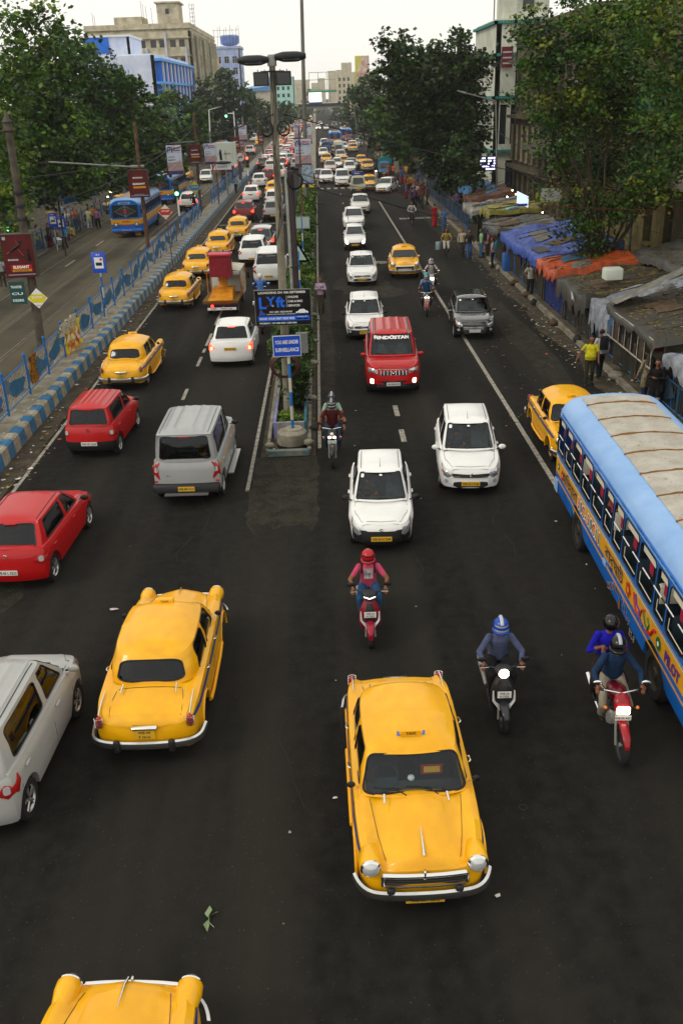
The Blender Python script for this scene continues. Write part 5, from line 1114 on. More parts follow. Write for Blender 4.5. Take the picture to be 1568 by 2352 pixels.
# ground, roads, kerbs
ASPH = mat('asphalt', '#262522', .85, col2='#181817', vscale=3.5, detail=15, bump=.5, bscale=70, spec=.06, lo=.3, hi=.7, bits=(30, .69, '#4c4a43'), streak=((.7, .05, 1), '#2d2b27'))
ASPH2 = mat('asphalt_tramway', '#4c473c', .85, col2='#3a352b', vscale=.5, detail=12, bump=.15, bscale=90, spec=.15, bits=(60, .70, '#6b6350'), streak=((.8, .03, 1), '#5c5646'))
DIRT = mat('gutter_dirt', '#4a4234', .95, col2='#2b251c', vscale=2.2, detail=10, bump=.4, bscale=30, bits=(40, .68, '#8d8672'))
PAVE = mat('pavement', '#5e574a', .9, col2='#3b352b', vscale=1.1, detail=8, bump=.3, bscale=20, bits=(30, .69, '#857c68'))
MARK = mat('road_paint', '#9b968a', .8, col2='#4a4640', vscale=6, detail=8, lo=.42, hi=.75); EARTH = mat('earth', '#3b3427', 1, col2='#2a251b', vscale=.4)
def strip(name, x0, x1, y0, y1, z, m, kind='structure', n=1):
 b = MB(); ys = np.linspace(y0, y1, n + 1); b.grid([[(x0, y, z) for y in ys], [(x1, y, z) for y in ys]], m); o = b.build(name); return tag(o, kind=kind)
b = MB(); b.add([(-2500, -500, -.03), (2500, -500, -.03), (2500, 3500, -.03), (-2500, 3500, -.03)], [(0, 1, 2, 3)], EARTH); tag(b.build('ground'), kind='structure')
strip('road', -9.36, 10.05, -20, 1200, 0, ASPH); strip('tram_road', -22.5, -10.55, -20, 1200, .0, ASPH2)
b = MB()
def gut(x0, x1, y0, y1, jag, sd):
 rg = random.Random(sd); ys = np.arange(y0, y1, .9); b.grid([[(x0, y, .004) for y in ys], [(x1 + (rg.uniform(-jag, jag)), y, .004) for y in ys]], DIRT, flip=x1 < x0)
gut(-9.36, -8.65, 5, 130, .12, 1); gut(10.05, 9.35, 20, 130, .25, 2)
tag(b.build('gutter'), kind='structure')
m = MB()
def mk(x0, x1, y0, y1, z=.008): m.box(x0, x1, y0, y1, z - .004, z, MARK)
m.add([(5.78, 12, .008), (5.92, 12, .008), (5.76, 92, .008), (5.62, 92, .008)], [(0, 1, 2, 3)], MARK)
for y in (25.6, 28.0): mk(2.12, 2.28, y - .35, y + .75)
for y0, y1 in ((30.3, 31.6), (34.6, 36), (36.7, 37.3), (37.8, 40), (41.5, 47), (62, 63), (66, 67), (70, 71), (74, 75)): mk(-5.1, -4.98, y0, y1)
for k in range(18): mk(-5.1, -4.98, 79 + k * 4, 80.8 + k * 4); mk(2.12, 2.26, 46 + k * 9, 47 + k * 9)
for k in range(12): mk(.05 + k * .78, .45 + k * .78, 106.5, 108.2)
mk(-.36, -.26, 25, 104); mk(-8.62, -8.52, 12, 120); mk(-8.4, -2.2, 78, 78.3)
m.add([(-2.28, 22, .008), (-2.18, 22, .008), (-2.0, 45, .008), (-2.1, 45, .008)], [(0, 1, 2, 3)], MARK)
for x in (-12.9, -12.75): mk(x, x + .06, 66, 140)
for k in range(14): mk(-16.6, -16.45, 60 + k * 9, 62.5 + k * 9)
for k, c in enumerate('TAXI'): m.text('BUS STOP'[k * 2:k * 2 + 2], (7.2 + .75 * k, 78, .008), (1, 0, 0), (0, 1, 0), 1.2, MARK, bold=.03)
tag(m.build('road_markings'), kind='structure')
PT_ = mat('patched_asphalt', '#302d25', .9, col2='#211f1b', vscale=2.5, detail=12, bump=.4, bscale=50, spec=.15, lo=.4, hi=.62, bits=(30, .66, '#6d6856')); PT2 = mat('tar_patch', '#1c1b18', .7, col2='#1b1a18', vscale=4, bump=.2)
b = MB(); rg = random.Random(21)
for kz, (cx_, cy_, rx, ry, m_) in enumerate(((-7.5, 17.5, .9, 3.6, PT_), (3.4, 47.8, 1.0, 1.6, PT_), (2.2, 50, 1.7, 3.5, PT_), (-.1, 40, .5, 14, PT_), (8.2, 37, .7, 9, PT_), (9, 80, .7, 20, PT_), (-6.5, 58, .8, 8, PT_))):
 n = 26; b.add([(cx_ + rx * cos(2 * pi * k / n) * rg.uniform(.72, 1.1), cy_ + ry * sin(2 * pi * k / n) * rg.uniform(.72, 1.1), .0045 + kz * .0003) for k in range(n)], [tuple(range(n))], m_)
n = 20; L_ = [(-2.15 + rg.uniform(-.05, .05), 24.4 - 4.6 * k / n) for k in range(n)] + [(-2.1 + 1.8 * k / 8, 19.6 + rg.uniform(-.5, .4)) for k in range(8)] + [(-.35 + rg.uniform(-.06, .06), 19.8 + 4.6 * k / n) for k in range(n + 1)]; b.add([(x, y, .0042) for x, y in L_], [tuple(range(len(L_)))], PT_)
tag(b.build('road_patches'), kind='structure'); b = MB()
for k in range(26):
 x, y = rg.uniform(-8, 8), rg.uniform(8, 60); pts = [(x, y, .0092)]
 for q in range(rg.randint(5, 11)): x += rg.uniform(-.25, .25); y += rg.uniform(.1, .6); pts.append((x, y, .0092))
 for i in range(len(pts) - 1): (x0, y0, z0), (x1, y1, _) = pts[i], pts[i + 1]; w_ = rg.uniform(.004, .010); b.add([(x0 - w_, y0, z0), (x0 + w_, y0, z0), (x1 + w_, y1, z0), (x1 - w_, y1, z0)], [(0, 1, 2, 3)], PT2)
tag(b.build('road_cracks'), kind='structure')
rl = MB(); RAILM = mat('rail_steel', '#8a8478', .45, .5, var=.3, vscale=2)
for x in (-13.45, -15.1, -17.4, -19.05):
 for dx in ((0, .13) if x > -16 else (0,)): rl.box(x + dx, x + dx + .045, 5, 400, .0005, .010, RAILM)
 rl.box(x + .05, x + .125, 5, 400, .0005, .004, EARTH)
tag(rl.build('tram_rails'), kind='structure')
KB = mat('kerb_blue', '#2c668f', .8, col2='#6d7a78', vscale=5, detail=9, lo=.5, hi=.72, bump=.15); KW = mat('kerb_white', '#a09a88', .85, col2='#6d6552', vscale=5, detail=9, bump=.15, lo=.4, hi=.7)
b = MB(); y = 8.0; k = 0
while y < 240:
 st = .55 if y < 150 else 1.1; mm = KB if k % 2 else KW; h = .42; g = .006
 b.add([(-9.36, y + g, 0), (-9.36, y + st - g, 0), (-9.40, y + st - g, h), (-9.40, y + g, h), (-9.47, y + g, h + .05), (-9.47, y + st - g, h + .05), (-9.72, y + st - g, h + .055), (-9.72, y + g, h + .055)], [(0, 1, 2, 3)[::1], (3, 2, 5, 4), (4, 5, 6, 7)], mm); y += st; k += 1
b.box(-10.55, -9.44, 8, 240, 0, .40, CONC); b.box(-10.55, -9.72, 8, 240, .40, .468, CONC); b.box(-10.9, -9.36, 240, 1200, 0, .35, CONC)
tag(b.build('kerb_verge'), kind='structure')
b = MB(); y = 14; k = 0
while y < 150: b.box(10.05, 10.22, y + .01, y + 1.19, 0, .17, CONC); y += 1.2
b.box(10.05, 10.22, 150, 1200, 0, .17, CONC); b.box(10.22, 40, 5, 1200, -.02, .165, PAVE); tag(b.build('pavement'), kind='structure')
b = MB(); rg = random.Random(3); ys = np.arange(5, 300, 3.0)
b.grid([[(-19.3 - .02 * max(0, y - 50), y, .14) for y in ys], [(-60, y, .14) for y in ys]], PAVE, flip=True); b.grid([[(-19.3 - .02 * max(0, y - 50), y, 0) for y in ys], [(-19.3 - .02 * max(0, y - 50), y, .14) for y in ys]], CONC, flip=True); tag(b.build('footpath'), kind='structure')
b = MB()
b.add([(-2.0, 24.4, .02), (-.42, 24.4, .02), (-.42, 104, .02), (-1.95, 104, .02)], [(0, 1, 2, 3)], DIRT)
for x0, x1 in ((-1.86, -1.76), (-.66, -.56)):
 y = 24.6
 while y < 103: b.box(x0, x1, y, y + .88, .02, .16, CONC); y += .9
b.box(-1.8, -.6, 24.42, 24.6, .02, .18, mat('island_teal', '#3d5f66', .8, col2='#7d7a6c', vscale=4)); b.box(-2.0, -.4, 112, 1200, 0, .3, CONC)
tag(b.build('central_island'), kind='structure')
def stones(label, pts, m):
 for i, (x, y, r) in enumerate(pts):
  s = MB(); rg = random.Random(i + 5); s.ball((0, 0, r * .5), (r, r * .8, r * .6), m, 9, 6); s.v = [(p[0] * rg.uniform(.85, 1.15), p[1] * rg.uniform(.85, 1.15), p[2]) for p in s.v]; o = s.build('stone', None, 60, (x, y, .16)); tag(o, label, 'stone', 'loose stones on the central island')
stones('rough grey kerb stone lying on the soil strip of the central island', [(-.62, 24.9, .17), (-1.75, 24.8, .15), (-.52, 29.2, .16), (-.5, 33.5, .2), (-.45, 37, .15), (-.5, 42, .15)], CONC)
PW = mat('planter_white', '#9c98a0', .85, col2='#6f6c70', vscale=3, bump=.2); PT = mat('planter_teal', '#2b5a6a', .85, col2='#4a6a6c', vscale=3, bump=.2); PP = mat('planter_lilac', '#6a6aa8', .85, col2='#8c8aa0', vscale=2, bump=.2)
pl = empty('planter_box', (-1.18, 25.9, .02), 0, 'long painted concrete planter box with white, teal and lilac walls on the central island', 'planter')
w = MB(); y = 0; k = 0
while y < 76:
 L = 2.4; h = .52
 for s, c in ((-1, [PP, PW][k % 2]), (1, [PT, PP, PW][k % 3])): w.box(min(s * .50, s * .42), max(s * .50, s * .42), y, y + L - .06, 0, h, c)
 if k % 2 == 0: w.box(-.42, .42, y, y + .08, 0, h - .003, PW)
 y += L; k += 1
w.build('wall', pl); s = MB(); s.grid([[(x, y, .36 + rnd.uniform(-.03, .03)) for y in np.linspace(.1, 75.8, 80)] for x in np.linspace(-.41, .41, 4)], EARTH, flip=True); s.build('soil', pl, 60)
GR = 'bushes growing in the central planter'
g_ = leaves('grass', [((-1.18, 26.6, .42), (.34, .5, .12)), ((-1.18, 29, .42), (.3, .7, .12))], .10, 2.2, LEAFS['light'], None, 77, .12); tag(g_, kind='stuff')
sh = [(27.9, 1.5, .7, 'dark', 1.0, 'dark leggy bush nearest the blue and white sign post'), (29.6, 2.0, .85, 'mid', 1.1, 'tall glossy bush behind the surveillance sign'), (31.6, 1.7, .8, 'dark', 1.1, 'second dark bush behind the surveillance sign'), (34, 1.5, .85, 'mid', 1.2, 'bush under the taxi app billboard'), (37.2, 1.4, .8, 'light', 1.3, 'bright green bush just beyond the taxi app billboard'), (40.2, 1.6, .9, 'light', 1.4, 'pale flowering bush before the triangular sign'), (43.5, 1.4, .8, 'light', 1.5, 'low bush at the foot of the triangular sign'), (47, 1.4, .8, 'light', 1.5, 'bush just past the triangular sign'), (51, 1.3, .8, 'mid', 1.6, 'bush between the triangular and square signs'), (55, 1.5, .8, 'light', 1.6, 'tall light bush before the square sign'), (59.5, 1.2, .8, 'mid', 1.8, 'bush at the foot of the square sign'), (64, 1.5, .85, 'light', 1.8, 'full bush beyond the square sign'), (68.5, 1.5, .9, 'light', 1.8, 'spreading bush overhanging the left lane')]
for i, (y, h, w_, kd, l, lb) in enumerate(sh): shrub((-1.15, y, .36), h * 1.2, w_ * 1.1, kd, lb, GR, 40 + i, .10 if y < 45 else .16, l)
for i in range(8): shrub((-1.1, 73 + i * 3.6, .36), 1.7, 1.0, 'light', 'low green bush in the far row of the central planter', GR, 70 + i, .2, 1.7)
# trees
LG = 'street trees on the left side'; RG = 'street trees on the right side'
px_tree((-24, 46, .14), 46, [(15, 330, 62), (45, 480, 45), (10, 440, 50), (70, 120, 48), (90, 35, 30), (25, 40, 34), (45, 200, 52), (130, 62, 16), (20, 560, 40)], 'light', .25, 'tall yellow green tree at the left edge with thin top branches in the sky', 1.0, .24, LG)
px_tree((-26, 62, .14), 62, [(110, 200, 70), (60, 270, 80), (150, 310, 75), (100, 400, 70), (190, 400, 60), (130, 130, 45), (30, 170, 60), (20, 390, 60)], 'mid', .33, 'big dark green tree behind the blue bus shelter', 1.15, .4, LG)
px_tree((-27, 82, .14), 82, [(200, 170, 66), (165, 110, 44), (250, 230, 66), (230, 310, 70), (270, 380, 66), (320, 290, 55), (300, 220, 40), (150, 200, 60), (180, 370, 60), (340, 375, 45)], 'mid', .46, 'broad rounded tree beside the white and blue building', 1.15, .45, LG)
px_tree((-26, 105, .14), 105, [(335, 310, 55), (380, 300, 46), (350, 380, 50), (400, 350, 44), (300, 390, 45), (290, 260, 50)], 'mid', .55, 'tree overhanging the far blue bus on the left side', 1.15, .4, LG)
px_tree((-26, 135, .14), 135, [(400, 260, 44), (440, 300, 38), (430, 340, 36), (385, 225, 22), (460, 260, 26)], 'mid', .6, 'tree in front of the blue finned building', 1.15, .4, LG)
px_tree((-27, 185, .14), 185, [(500, 220, 48), (545, 235, 42), (480, 290, 44), (555, 280, 36), (520, 180, 20), (470, 250, 30), (510, 320, 30)], 'hazy', .75, 'rounded hazy tree behind the overhead green signal', 1.15, .5, LG)
px_tree((-25, 260, .14), 260, [(600, 265, 34), (640, 270, 30), (585, 245, 22), (625, 300, 30), (655, 250, 14)], 'hazy', 1.0, 'small hazy tree left of the concrete lamp post', 1.15, .5, LG)
px_tree((-20, 380, .14), 380, [(672, 262, 22), (695, 275, 18), (660, 285, 16), (650, 262, 14)], 'hazy', 1.4, 'faint far tree behind the concrete lamp post', 1.15, .5, LG)
px_tree((-12, 600, 0), 600, [(705, 255, 18), (712, 215, 8), (700, 240, 10), (735, 262, 8)], 'hazy', 2.0, 'faint tree at the end of the avenue left of the footbridge', 1.1, .5, LG)
px_tree((12.9, 41.5, .16), 42, [(1330, 170, 95), (1420, 110, 100), (1500, 230, 90), (1270, 300, 60), (1390, 250, 70), (1440, 420, 75), (1350, 490, 52), (1350, 570, 42), (1235, 165, 46), (1240, 85, 40), (1310, 50, 55), (1245, 235, 42), (1295, 410, 50, 2), (1370, 590, 34), (1200, 60, 22), (1490, 440, 45), (1560, 330, 90, 6), (1540, 200, 90, 8), (1400, 350, 80, 5), (1330, 300, 70, 4)], 'rb', .19, 'large tree with yellowing leaves growing up between the stalls', .85, .30, RG)
px_tree((18.5, 31, .16), 31, [(1545, 90, 120), (1545, 380, 60), (1566, 300, 90), (1460, 15, 80)], 'rb', .17, 'big tree rising at the right edge over the plastic sheeted stalls', .7, .4, RG)
px_tree((12.4, 82, .16), 82, [(1000, 200, 88), (950, 165, 56), (905, 130, 30), (1050, 150, 66), (1040, 290, 80), (985, 290, 66), (1060, 335, 48), (1050, 400, 44), (1010, 380, 44), (1050, 240, 50), (875, 100, 12), (935, 105, 22), (900, 180, 40), (1070, 450, 26), (1050, 100, 20)], 'dark', .40, 'dense dark rounded tree leaning over the right lane', 1.35, .42, RG)
px_tree((11.5, 72, .16), 71, [(1080, 400, 28), (1105, 450, 20), (1065, 350, 34)], 'dark', .32, 'slim dark tree trunk standing at the kerb of the market', 1.2, .3, RG)
px_tree((11.6, 122, .16), 122, [(925, 225, 54), (895, 262, 44), (940, 330, 48), (960, 385, 30), (905, 315, 36), (960, 280, 44)], 'mid', .6, 'tree trailing creepers behind the dense dark tree', 1.25, .4, RG)
px_tree((11.4, 175, .16), 175, [(850, 205, 34), (868, 262, 38), (828, 225, 24), (880, 325, 30), (850, 300, 26)], 'hazy', .8, 'hazy tree arching over the far right lane', 1.2, .4, RG)
px_tree((11.5, 265, .16), 265, [(810, 245, 26), (826, 290, 24), (800, 280, 18), (815, 215, 12)], 'hazy', 1.1, 'smaller hazy tree beyond the arching one on the right', 1.2, .4, RG)
px_tree((13, 420, .16), 420, [(778, 262, 18), (790, 285, 14), (768, 280, 10)], 'hazy', 1.6, 'faint tree beside the far footbridge on the right', 1.2, .4, RG)
for i, (x, y, h) in enumerate(((-44, 172, 13), (-43, 180, 11))):   # palms
 rt = empty('palm_tree', (-25.5 - i * 2, 172 + i * 5, .14), 0, ['feathery palm tree above the street trees on the left', 'shorter palm tree beside the feathery one on the left'][i], 'palm', 'palm trees'); t = MB(); t.tube([(0, 0, 0), (.2, 0, h * .5), (0, 0, h)], [.25, .2, .16], 8, BARKP); t.build('trunk', rt, 60); f = MB()
 for k in range(34):
  a = k * 2.4; e = .9 - .05 * (k % 20); L = 2.8; pts = [Vector((cos(a) * L * s, sin(a) * L * s, h + L * s * (e - 1.3 * s * s))) for s in (0, .3, .6, 1)]; sd = Vector((-sin(a), cos(a), 0)) * .25
  f.add([p + sd * w for p, w in zip(pts, (.3, 1, .8, .1))] + [p - sd * w for p, w in zip(pts, (.3, 1, .8, .1))], [(0, 1, 5, 4), (1, 2, 6, 5), (2, 3, 7, 6)], mat('palm_leaf', '#3c5226', .7, var=.4))
 f.build('fronds', rt)
WROOTS = []
def wempty(*a):
 r_ = empty(*a); WROOTS.append(r_); return r_
# buildings on the left
def bmat(n, c, c2=None, s=.6): return mat(n, c, .85, col2=c2, var=.12, vscale=s, detail=8, bump=.1, bscale=8, lo=.38, hi=.62)
UC = bmat('unfinished_concrete', '#cfc7ad', '#a59c84'); UW = bmat('faded_whitewash', '#ccd0da', '#aab0b8'); UB = bmat('faded_blue_wash', '#6f8fd6', '#93a4cf')
rt = wempty('office_block', (-39.5, 230, 0), 0, 'big half finished concrete office block with rooftop stair towers', 'building'); b = MB()
fw = []
for fl_ in range(6):
 z0 = 2.2 + fl_ * 3.6
 for c in range(5):
  x0 = 1.2 + c * 4.4
  for d in (0, 2.0): fw.append((x0 + d, x0 + d + 1.3, z0 + .4, z0 + 1.9));
wallface(b, (-51, 230, 0), (1, 0, 0), 23.5, 23.8, [w for w in fw if w[2] > 8], .5, UC, root=rt)
for fl_ in range(6): z0 = 2.2 + fl_ * 3.6; b.box(-51, -27.5, 229.55, 229.99, z0 + 2.15, z0 + 2.3, UC)
for fl_ in (1, 2, 3): z0 = 2.2 + fl_ * 3.6; b.box(-51, -27.5, 229.80, 229.985, z0 + 2.35, z0 + 3.5, UB if fl_ > 1 else UW); b.box(-51, -27.5, 229.82, 229.985, z0 - .0, z0 + .35, UB)
for c in range(6): b.box(-51 + c * 4.4, -50.5 + c * 4.4, 229.4, 229.97, 8, 20.6 if c % 2 else 23.5, UW if c else UC)
wallface(b, (-27.5, 230, 0), (0, 1, 0), 55, 23.8, [(2 + c * 5.2 + d, 3.6 + c * 5.2 + d, 2.6 + f * 3.6, 4.5 + f * 3.6) for f in range(2, 6) for c in range(10) for d in (0,)], .5, mat('stained_side', '#a7a294', .9, col2='#6f6a58', vscale=.5, detail=9), root=rt)
for c in range(11): b.box(-27.4, -27.0, 231 + c * 5.2, 231.4 + c * 5.2, 6, 23.6, UC)
for f in range(3): b.tube([(-27, 236 + f * 15, 4), (-27.1, 236 + f * 15, 23)], .12, 5, mat('drain_green', '#2f5c48', .7))
b.box(-51, -27.5, 230.4, 285, 23.8, 24.3, UC); roofbox(b, -51, -27.5, 230, 285, 24.3, UC, .9); b.box(-50.98, -27.52, 284.5, 285, 0, 23.8, UC); b.build('wall', rt)
b = MB(); b.box(-44.5, -38.2, 232, 240, 24.5, 27.0, UC); b.box(-34.6, -29.8, 231, 238, 24.5, 29.4, UC); b.box(-35, -29.4, 230.6, 238.4, 29.4, 29.7, UC); b.box(-32.7, -31.9, 230.9, 231, 27.3, 28.3, GLASSO); b.build('stair_tower', rt)
b = MB()
for x, h in ((-49, 28), (-48.6, 27.5), (-38, 30), (-37.6, 29.4), (-37, 29), (-35.8, 28.6)): b.tube([(x, 231, 24), (x, 231, h)], .05, 4, RUST)
b.build('rebar', rt)
m_ = MB()
for k in range(7): z = 24.5 + k * .8; m_.tube([(-27.9, 236, z), (-26.9, 236, z), (-27.4, 237, z)], .05, 4, RED if k % 2 else WHITE, closed=True)
for p in ((-27.9, 236), (-26.9, 236), (-27.4, 237)): m_.tube([(p[0], p[1], 24), (p[0], p[1], 29.6)], .06, 4, STEEL)
tag(m_.build('radio_mast'), 'thin lattice radio mast standing on the half finished block', 'mast')
LB = bmat('light_blue_wall', '#dde4f4', '#c4d0ec'); DB = bmat('deep_blue_fin', '#1f6ad6', '#2f74d8')
rt = wempty('office_building', (-27, 150, 0), 0, 'pale blue office building with deep blue vertical fins', 'building'); b = MB()
wallface(b, (-31.2, 150, 0), (1, 0, 0), 7.6, 15.8, [(.5, 1.0, 11.2, 11.8), (1.5, 2, 11.2, 11.8), (2.6, 3.1, 11.2, 11.8)], .4, LB, root=rt)
wins = [(1.5 + c * 4.2, 4.7 + c * 4.2, 3 + f * 3.1, 5.2 + f * 3.1) for c in range(9) for f in range(4)]
wallface(b, (-23.6, 150, 0), (0, 1, 0), 40, 15.8, wins, .5, LB, root=rt); b.box(-31.2, -23.6, 150.4, 190, 15.8, 16, LB); b.box(-31.2, -31, 150.4, 190, 0, 15.8, LB); b.build('wall', rt)
b = MB()
for c in range(19): b.box(-23.6, -22.7, 150.6 + c * 2.1, 151.1 + c * 2.1, 5.5 if c % 2 else 4.8, 15.2, DB if c % 2 == 0 else WHITE)
for f in range(5): b.box(-23.58, -22.5, 150, 190.3, 2.6 + f * 3.1, 2.95 + f * 3.1, mat('sky_band', '#5aa4e8', .6))
b.build('fins', rt)
rt = wempty('annex_block', (-34, 172, 0), 0, 'small white and blue block rising behind the finned building', 'building'); b = MB(); wallface(b, (-38.5, 172, 0), (1, 0, 0), 7.6, 19.6, [(4.6, 5.3, 15.4, 16.6), (5.9, 6.5, 13.8, 15)], .4, LB, root=rt); b.box(-38.5, -34.3, 171.8, 171.99, 17.2, 19.6, DB); wallface(b, (-30.9, 172, 0), (0, 1, 0), 12, 19.6, [(2, 3, 15, 17)], .4, LB, root=rt); b.box(-38.7, -30.7, 171.7, 184, 19.6, 19.9, WHITE); b.build('wall', rt)
OC = bmat('orange_wall', '#d9b98a', '#c9a877'); RC = bmat('red_wall', '#b0493a', '#9a4034')
rt = wempty('apartment_building', (-38, 300, 0), 0, 'peach and red apartment building between the two tall blue blocks', 'building'); b = MB(); wallface(b, (-34.4, 300, 0), (1, 0, 0), 4.6, 21.5, [(1.6, 2.6, 17, 18), (3.2, 4.0, 15.4, 17.4)], .4, OC, root=rt); wallface(b, (-37.5, 301, 0), (1, 0, 0), 3.1, 24, [(.8, 2.2, 19 - k * 4, 21.6 - k * 4) for k in range(3)], .4, RC, root=rt); wallface(b, (-29.8, 300, 0), (0, 1, 0), 18, 21.5, [(2 + 5 * k, 4 + 5 * k, 15, 17.5) for k in range(3)], .4, OC, root=rt); b.box(-37.6, -29.7, 300, 318, 21.5, 21.8, OC); b.build('wall', rt)
TB = bmat('tower_blue', '#8ea6d8', '#b8c2dc'); rt = wempty('tower_block', (-27.5, 330, 0), 0, 'hazy blue tower with a round water tank and scaffolding on top', 'building'); b = MB()
wallface(b, (-32.5, 330, 0), (1, 0, 0), 8.5, 24.5, [(.8 + 2.6 * c, 2.2 + 2.6 * c, 7 + 3.3 * f, 9 + 3.3 * f) for c in range(3) for f in range(5)], .4, TB, sill=WHITE, root=rt); wallface(b, (-24, 330, 0), (0, 1, 0), 14, 24.5, [(1 + 4 * c, 3.2 + 4 * c, 7 + 3.3 * f, 9 + 3.3 * f) for c in range(3) for f in range(5)], .4, TB, sill=WHITE, root=rt); b.box(-32.8, -23.7, 329.7, 344.3, 24.5, 25.2, TB); b.build('wall', rt)
b = MB(); b.lathe([(0, 25.4), (2.2, 25.6), (3.0, 26.2), (3.1, 28.2), (2.6, 28.6), (0, 28.7)], 20, bmat('tank_blue', '#5f86cc', '#7f9ad4'), 'z', (-27.4, 335, 0)); b.build('water_tank', rt, 50); b = MB()
for k in range(9): x = -32 + k; b.tube([(x, 331, 25), (x + (.3 if k % 2 else 0), 331, 30.2 + .5 * (k % 3))], .07, 4, RUST)
for z in (28, 29.8): b.tube([(-32.4, 331, z), (-24, 331, z)], .07, 4, STEEL)
b.build('scaffold', rt)
TE = bmat('pale_teal', '#a9dcd2', '#9ccdc6'); rt = wempty('apartment_building', (-14, 470, 0), 0, 'pale turquoise apartment block behind the concrete lamp post', 'building'); b = MB()
wallface(b, (-21.5, 470, 0), (1, 0, 0), 11.5, 18, [(1 + 2.4 * c, 2.2 + 2.4 * c, 3.4 + 3.1 * f, 5 + 3.1 * f) for c in range(4) for f in range(4)], .4, TE, root=rt); wallface(b, (-10, 470, 0), (0, 1, 0), 16, 18, [(2 + 5 * k, 4 + 5 * k, 9, 11) for k in range(3)], .4, TE, root=rt); b.box(-21.6, -9.9, 470, 486, 18, 18.4, TE); b.box(-13.5, -11.5, 472, 476, 18.4, 20, mat('tank_teal', '#3f9c98', .6)); b.build('wall', rt)
rt = wempty('hall', (-26, 420, 0), 0, 'long low hall with a blue sheet roof beside the turquoise block', 'building'); b = MB(); b.box(-33, -20, 420, 450, 0, 12.5, bmat('cream_wall', '#c9c4b2', '#b4ae9a')); b.build('wall', rt); b = MB(); b.add([(-34, 419, 12.4), (-19.5, 419, 14.2), (-19.5, 451, 16.0), (-34, 451, 13.8), (-34, 419, 12.2), (-19.5, 419, 12.2), (-19.5, 451, 12.2), (-34, 451, 12.2)], [(0, 1, 2, 3), (4, 5, 1, 0), (5, 6, 2, 1)], mat('blue_sheet', '#4f84b8', .5)); b.build('roof', rt)
CB = bmat('far_cream', '#c8bfa6', '#b0a68c'); rt = wempty('apartment_building', (19, 540, 0), 0, 'hazy cream tower rising over the end of the avenue on the right', 'building'); b = MB()
wallface(b, (12.0, 560, 0), (1, 0, 0), 8.5, 22.5, [(1 + 2.5 * c, 2.2 + 2.5 * c, 4 + 3.2 * f, 5.8 + 3.2 * f) for c in range(3) for f in range(5)], .4, CB, root=rt); b.box(12, 20.5, 560.4, 575, 0, 22.4, CB); b.box(15, 20.5, 560.1, 570, 22.4, 26, CB); b.build('wall', rt)
rt = wempty('shop_building', (24, 500, 0), 0, 'far building with a slanted red and yellow billboard on its roof', 'building'); b = MB(); b.box(19.5, 30, 500, 515, 0, 20, bmat('far_yellow', '#c2bb8a', '#a8a078')); b.build('wall', rt); b = MB(); b.add([(20.5, 499.8, 18), (27, 499.8, 18), (27, 499.8, 27), (24, 499.8, 27)], [(0, 1, 2, 3)], mat('billboard_red', '#a84a3c', .6, col2='#d8cfc0', vscale=.3)); b.add([(20, 499.9, 18), (20.4, 499.9, 18), (24, 499.9, 27), (20, 499.9, 27)], [(0, 1, 2, 3)], mat('billboard_yellow', '#c9c04a', .6)); b.build('billboard', rt)
for i, (x, w_, h, y) in enumerate(((-4, 14, 22, 1000), (14, 10, 34, 1080), (-30, 24, 26, 1050), (30, 26, 30, 980), (3, 8, 28, 1120))):
 b = MB(); wallface(b, (x, y, 0), (1, 0, 0), w_, h, [(1.2 + 3 * c, 2.8 + 3 * c, 4 + 4 * f, 6 + 4 * f, 'open') for c in range(int((w_ - 2) // 3)) for f in range(int(h // 4) - 1)], .5, CB); b.box(x, x + w_, y + .6, y + 14, 0, h, CB); o = b.build('building'); tag(o, ['pale silhouette of a wide block at the end of the avenue', 'tallest faint tower at the very end of the avenue', 'faint low block far off on the left of the avenue', 'faint block far off behind the trees on the right', 'faint slim tower beside the tallest one at the avenue end'][i], 'building', 'far skyline buildings')
rt = wempty('footbridge', (0, 330, 0), 0, 'far pedestrian footbridge across the avenue with a bright lit screen', 'footbridge'); b = MB(); b.box(-6, 11, 330, 333, 6.0, 6.4, STEEL); b.box(-6, 11, 329.8, 330, 6.4, 7.4, mat('bridge_dark', '#2e3134', .7)); b.box(-6, 11, 329.7, 329.8, 7.3, 7.45, WHITE); b.box(-6, 11, 333, 333.2, 6.4, 7.4, mat('bridge_dark'));
for x in (-5.8, -1.2, 10.6): b.box(x - .2, x + .2, 331, 331.6, 0, 6, STEEL)
b.build('deck', rt); b = MB(); b.box(-2.2, 1.9, 329, 329.3, 7.8, 10.6, mat('screen_lit', (1, 1, 1), .5, emis=1.6, ecol=(.85, .93, 1))); b.box(-2.4, 7, 329.3, 329.5, 10.6, 11.2, mat('bridge_green', '#2f8468', .6)); b.box(-2.3, 2.0, 329.31, 329.5, 7.3, 7.8, BLUE); b.build('screen', rt)
b = MB()
for z in (11.4, 14.4, 16.6): b.tube([(-2, 330, z), (6.6, 330, z)], .12, 4, mat('bridge_beam', '#9c9a7a', .7))
for x in (-2, 1, 3.8, 6.6): b.tube([(x, 330, 11), (x, 330, 16.6)], .12, 4, mat('bridge_beam'))
b.build('sign_frame', rt)
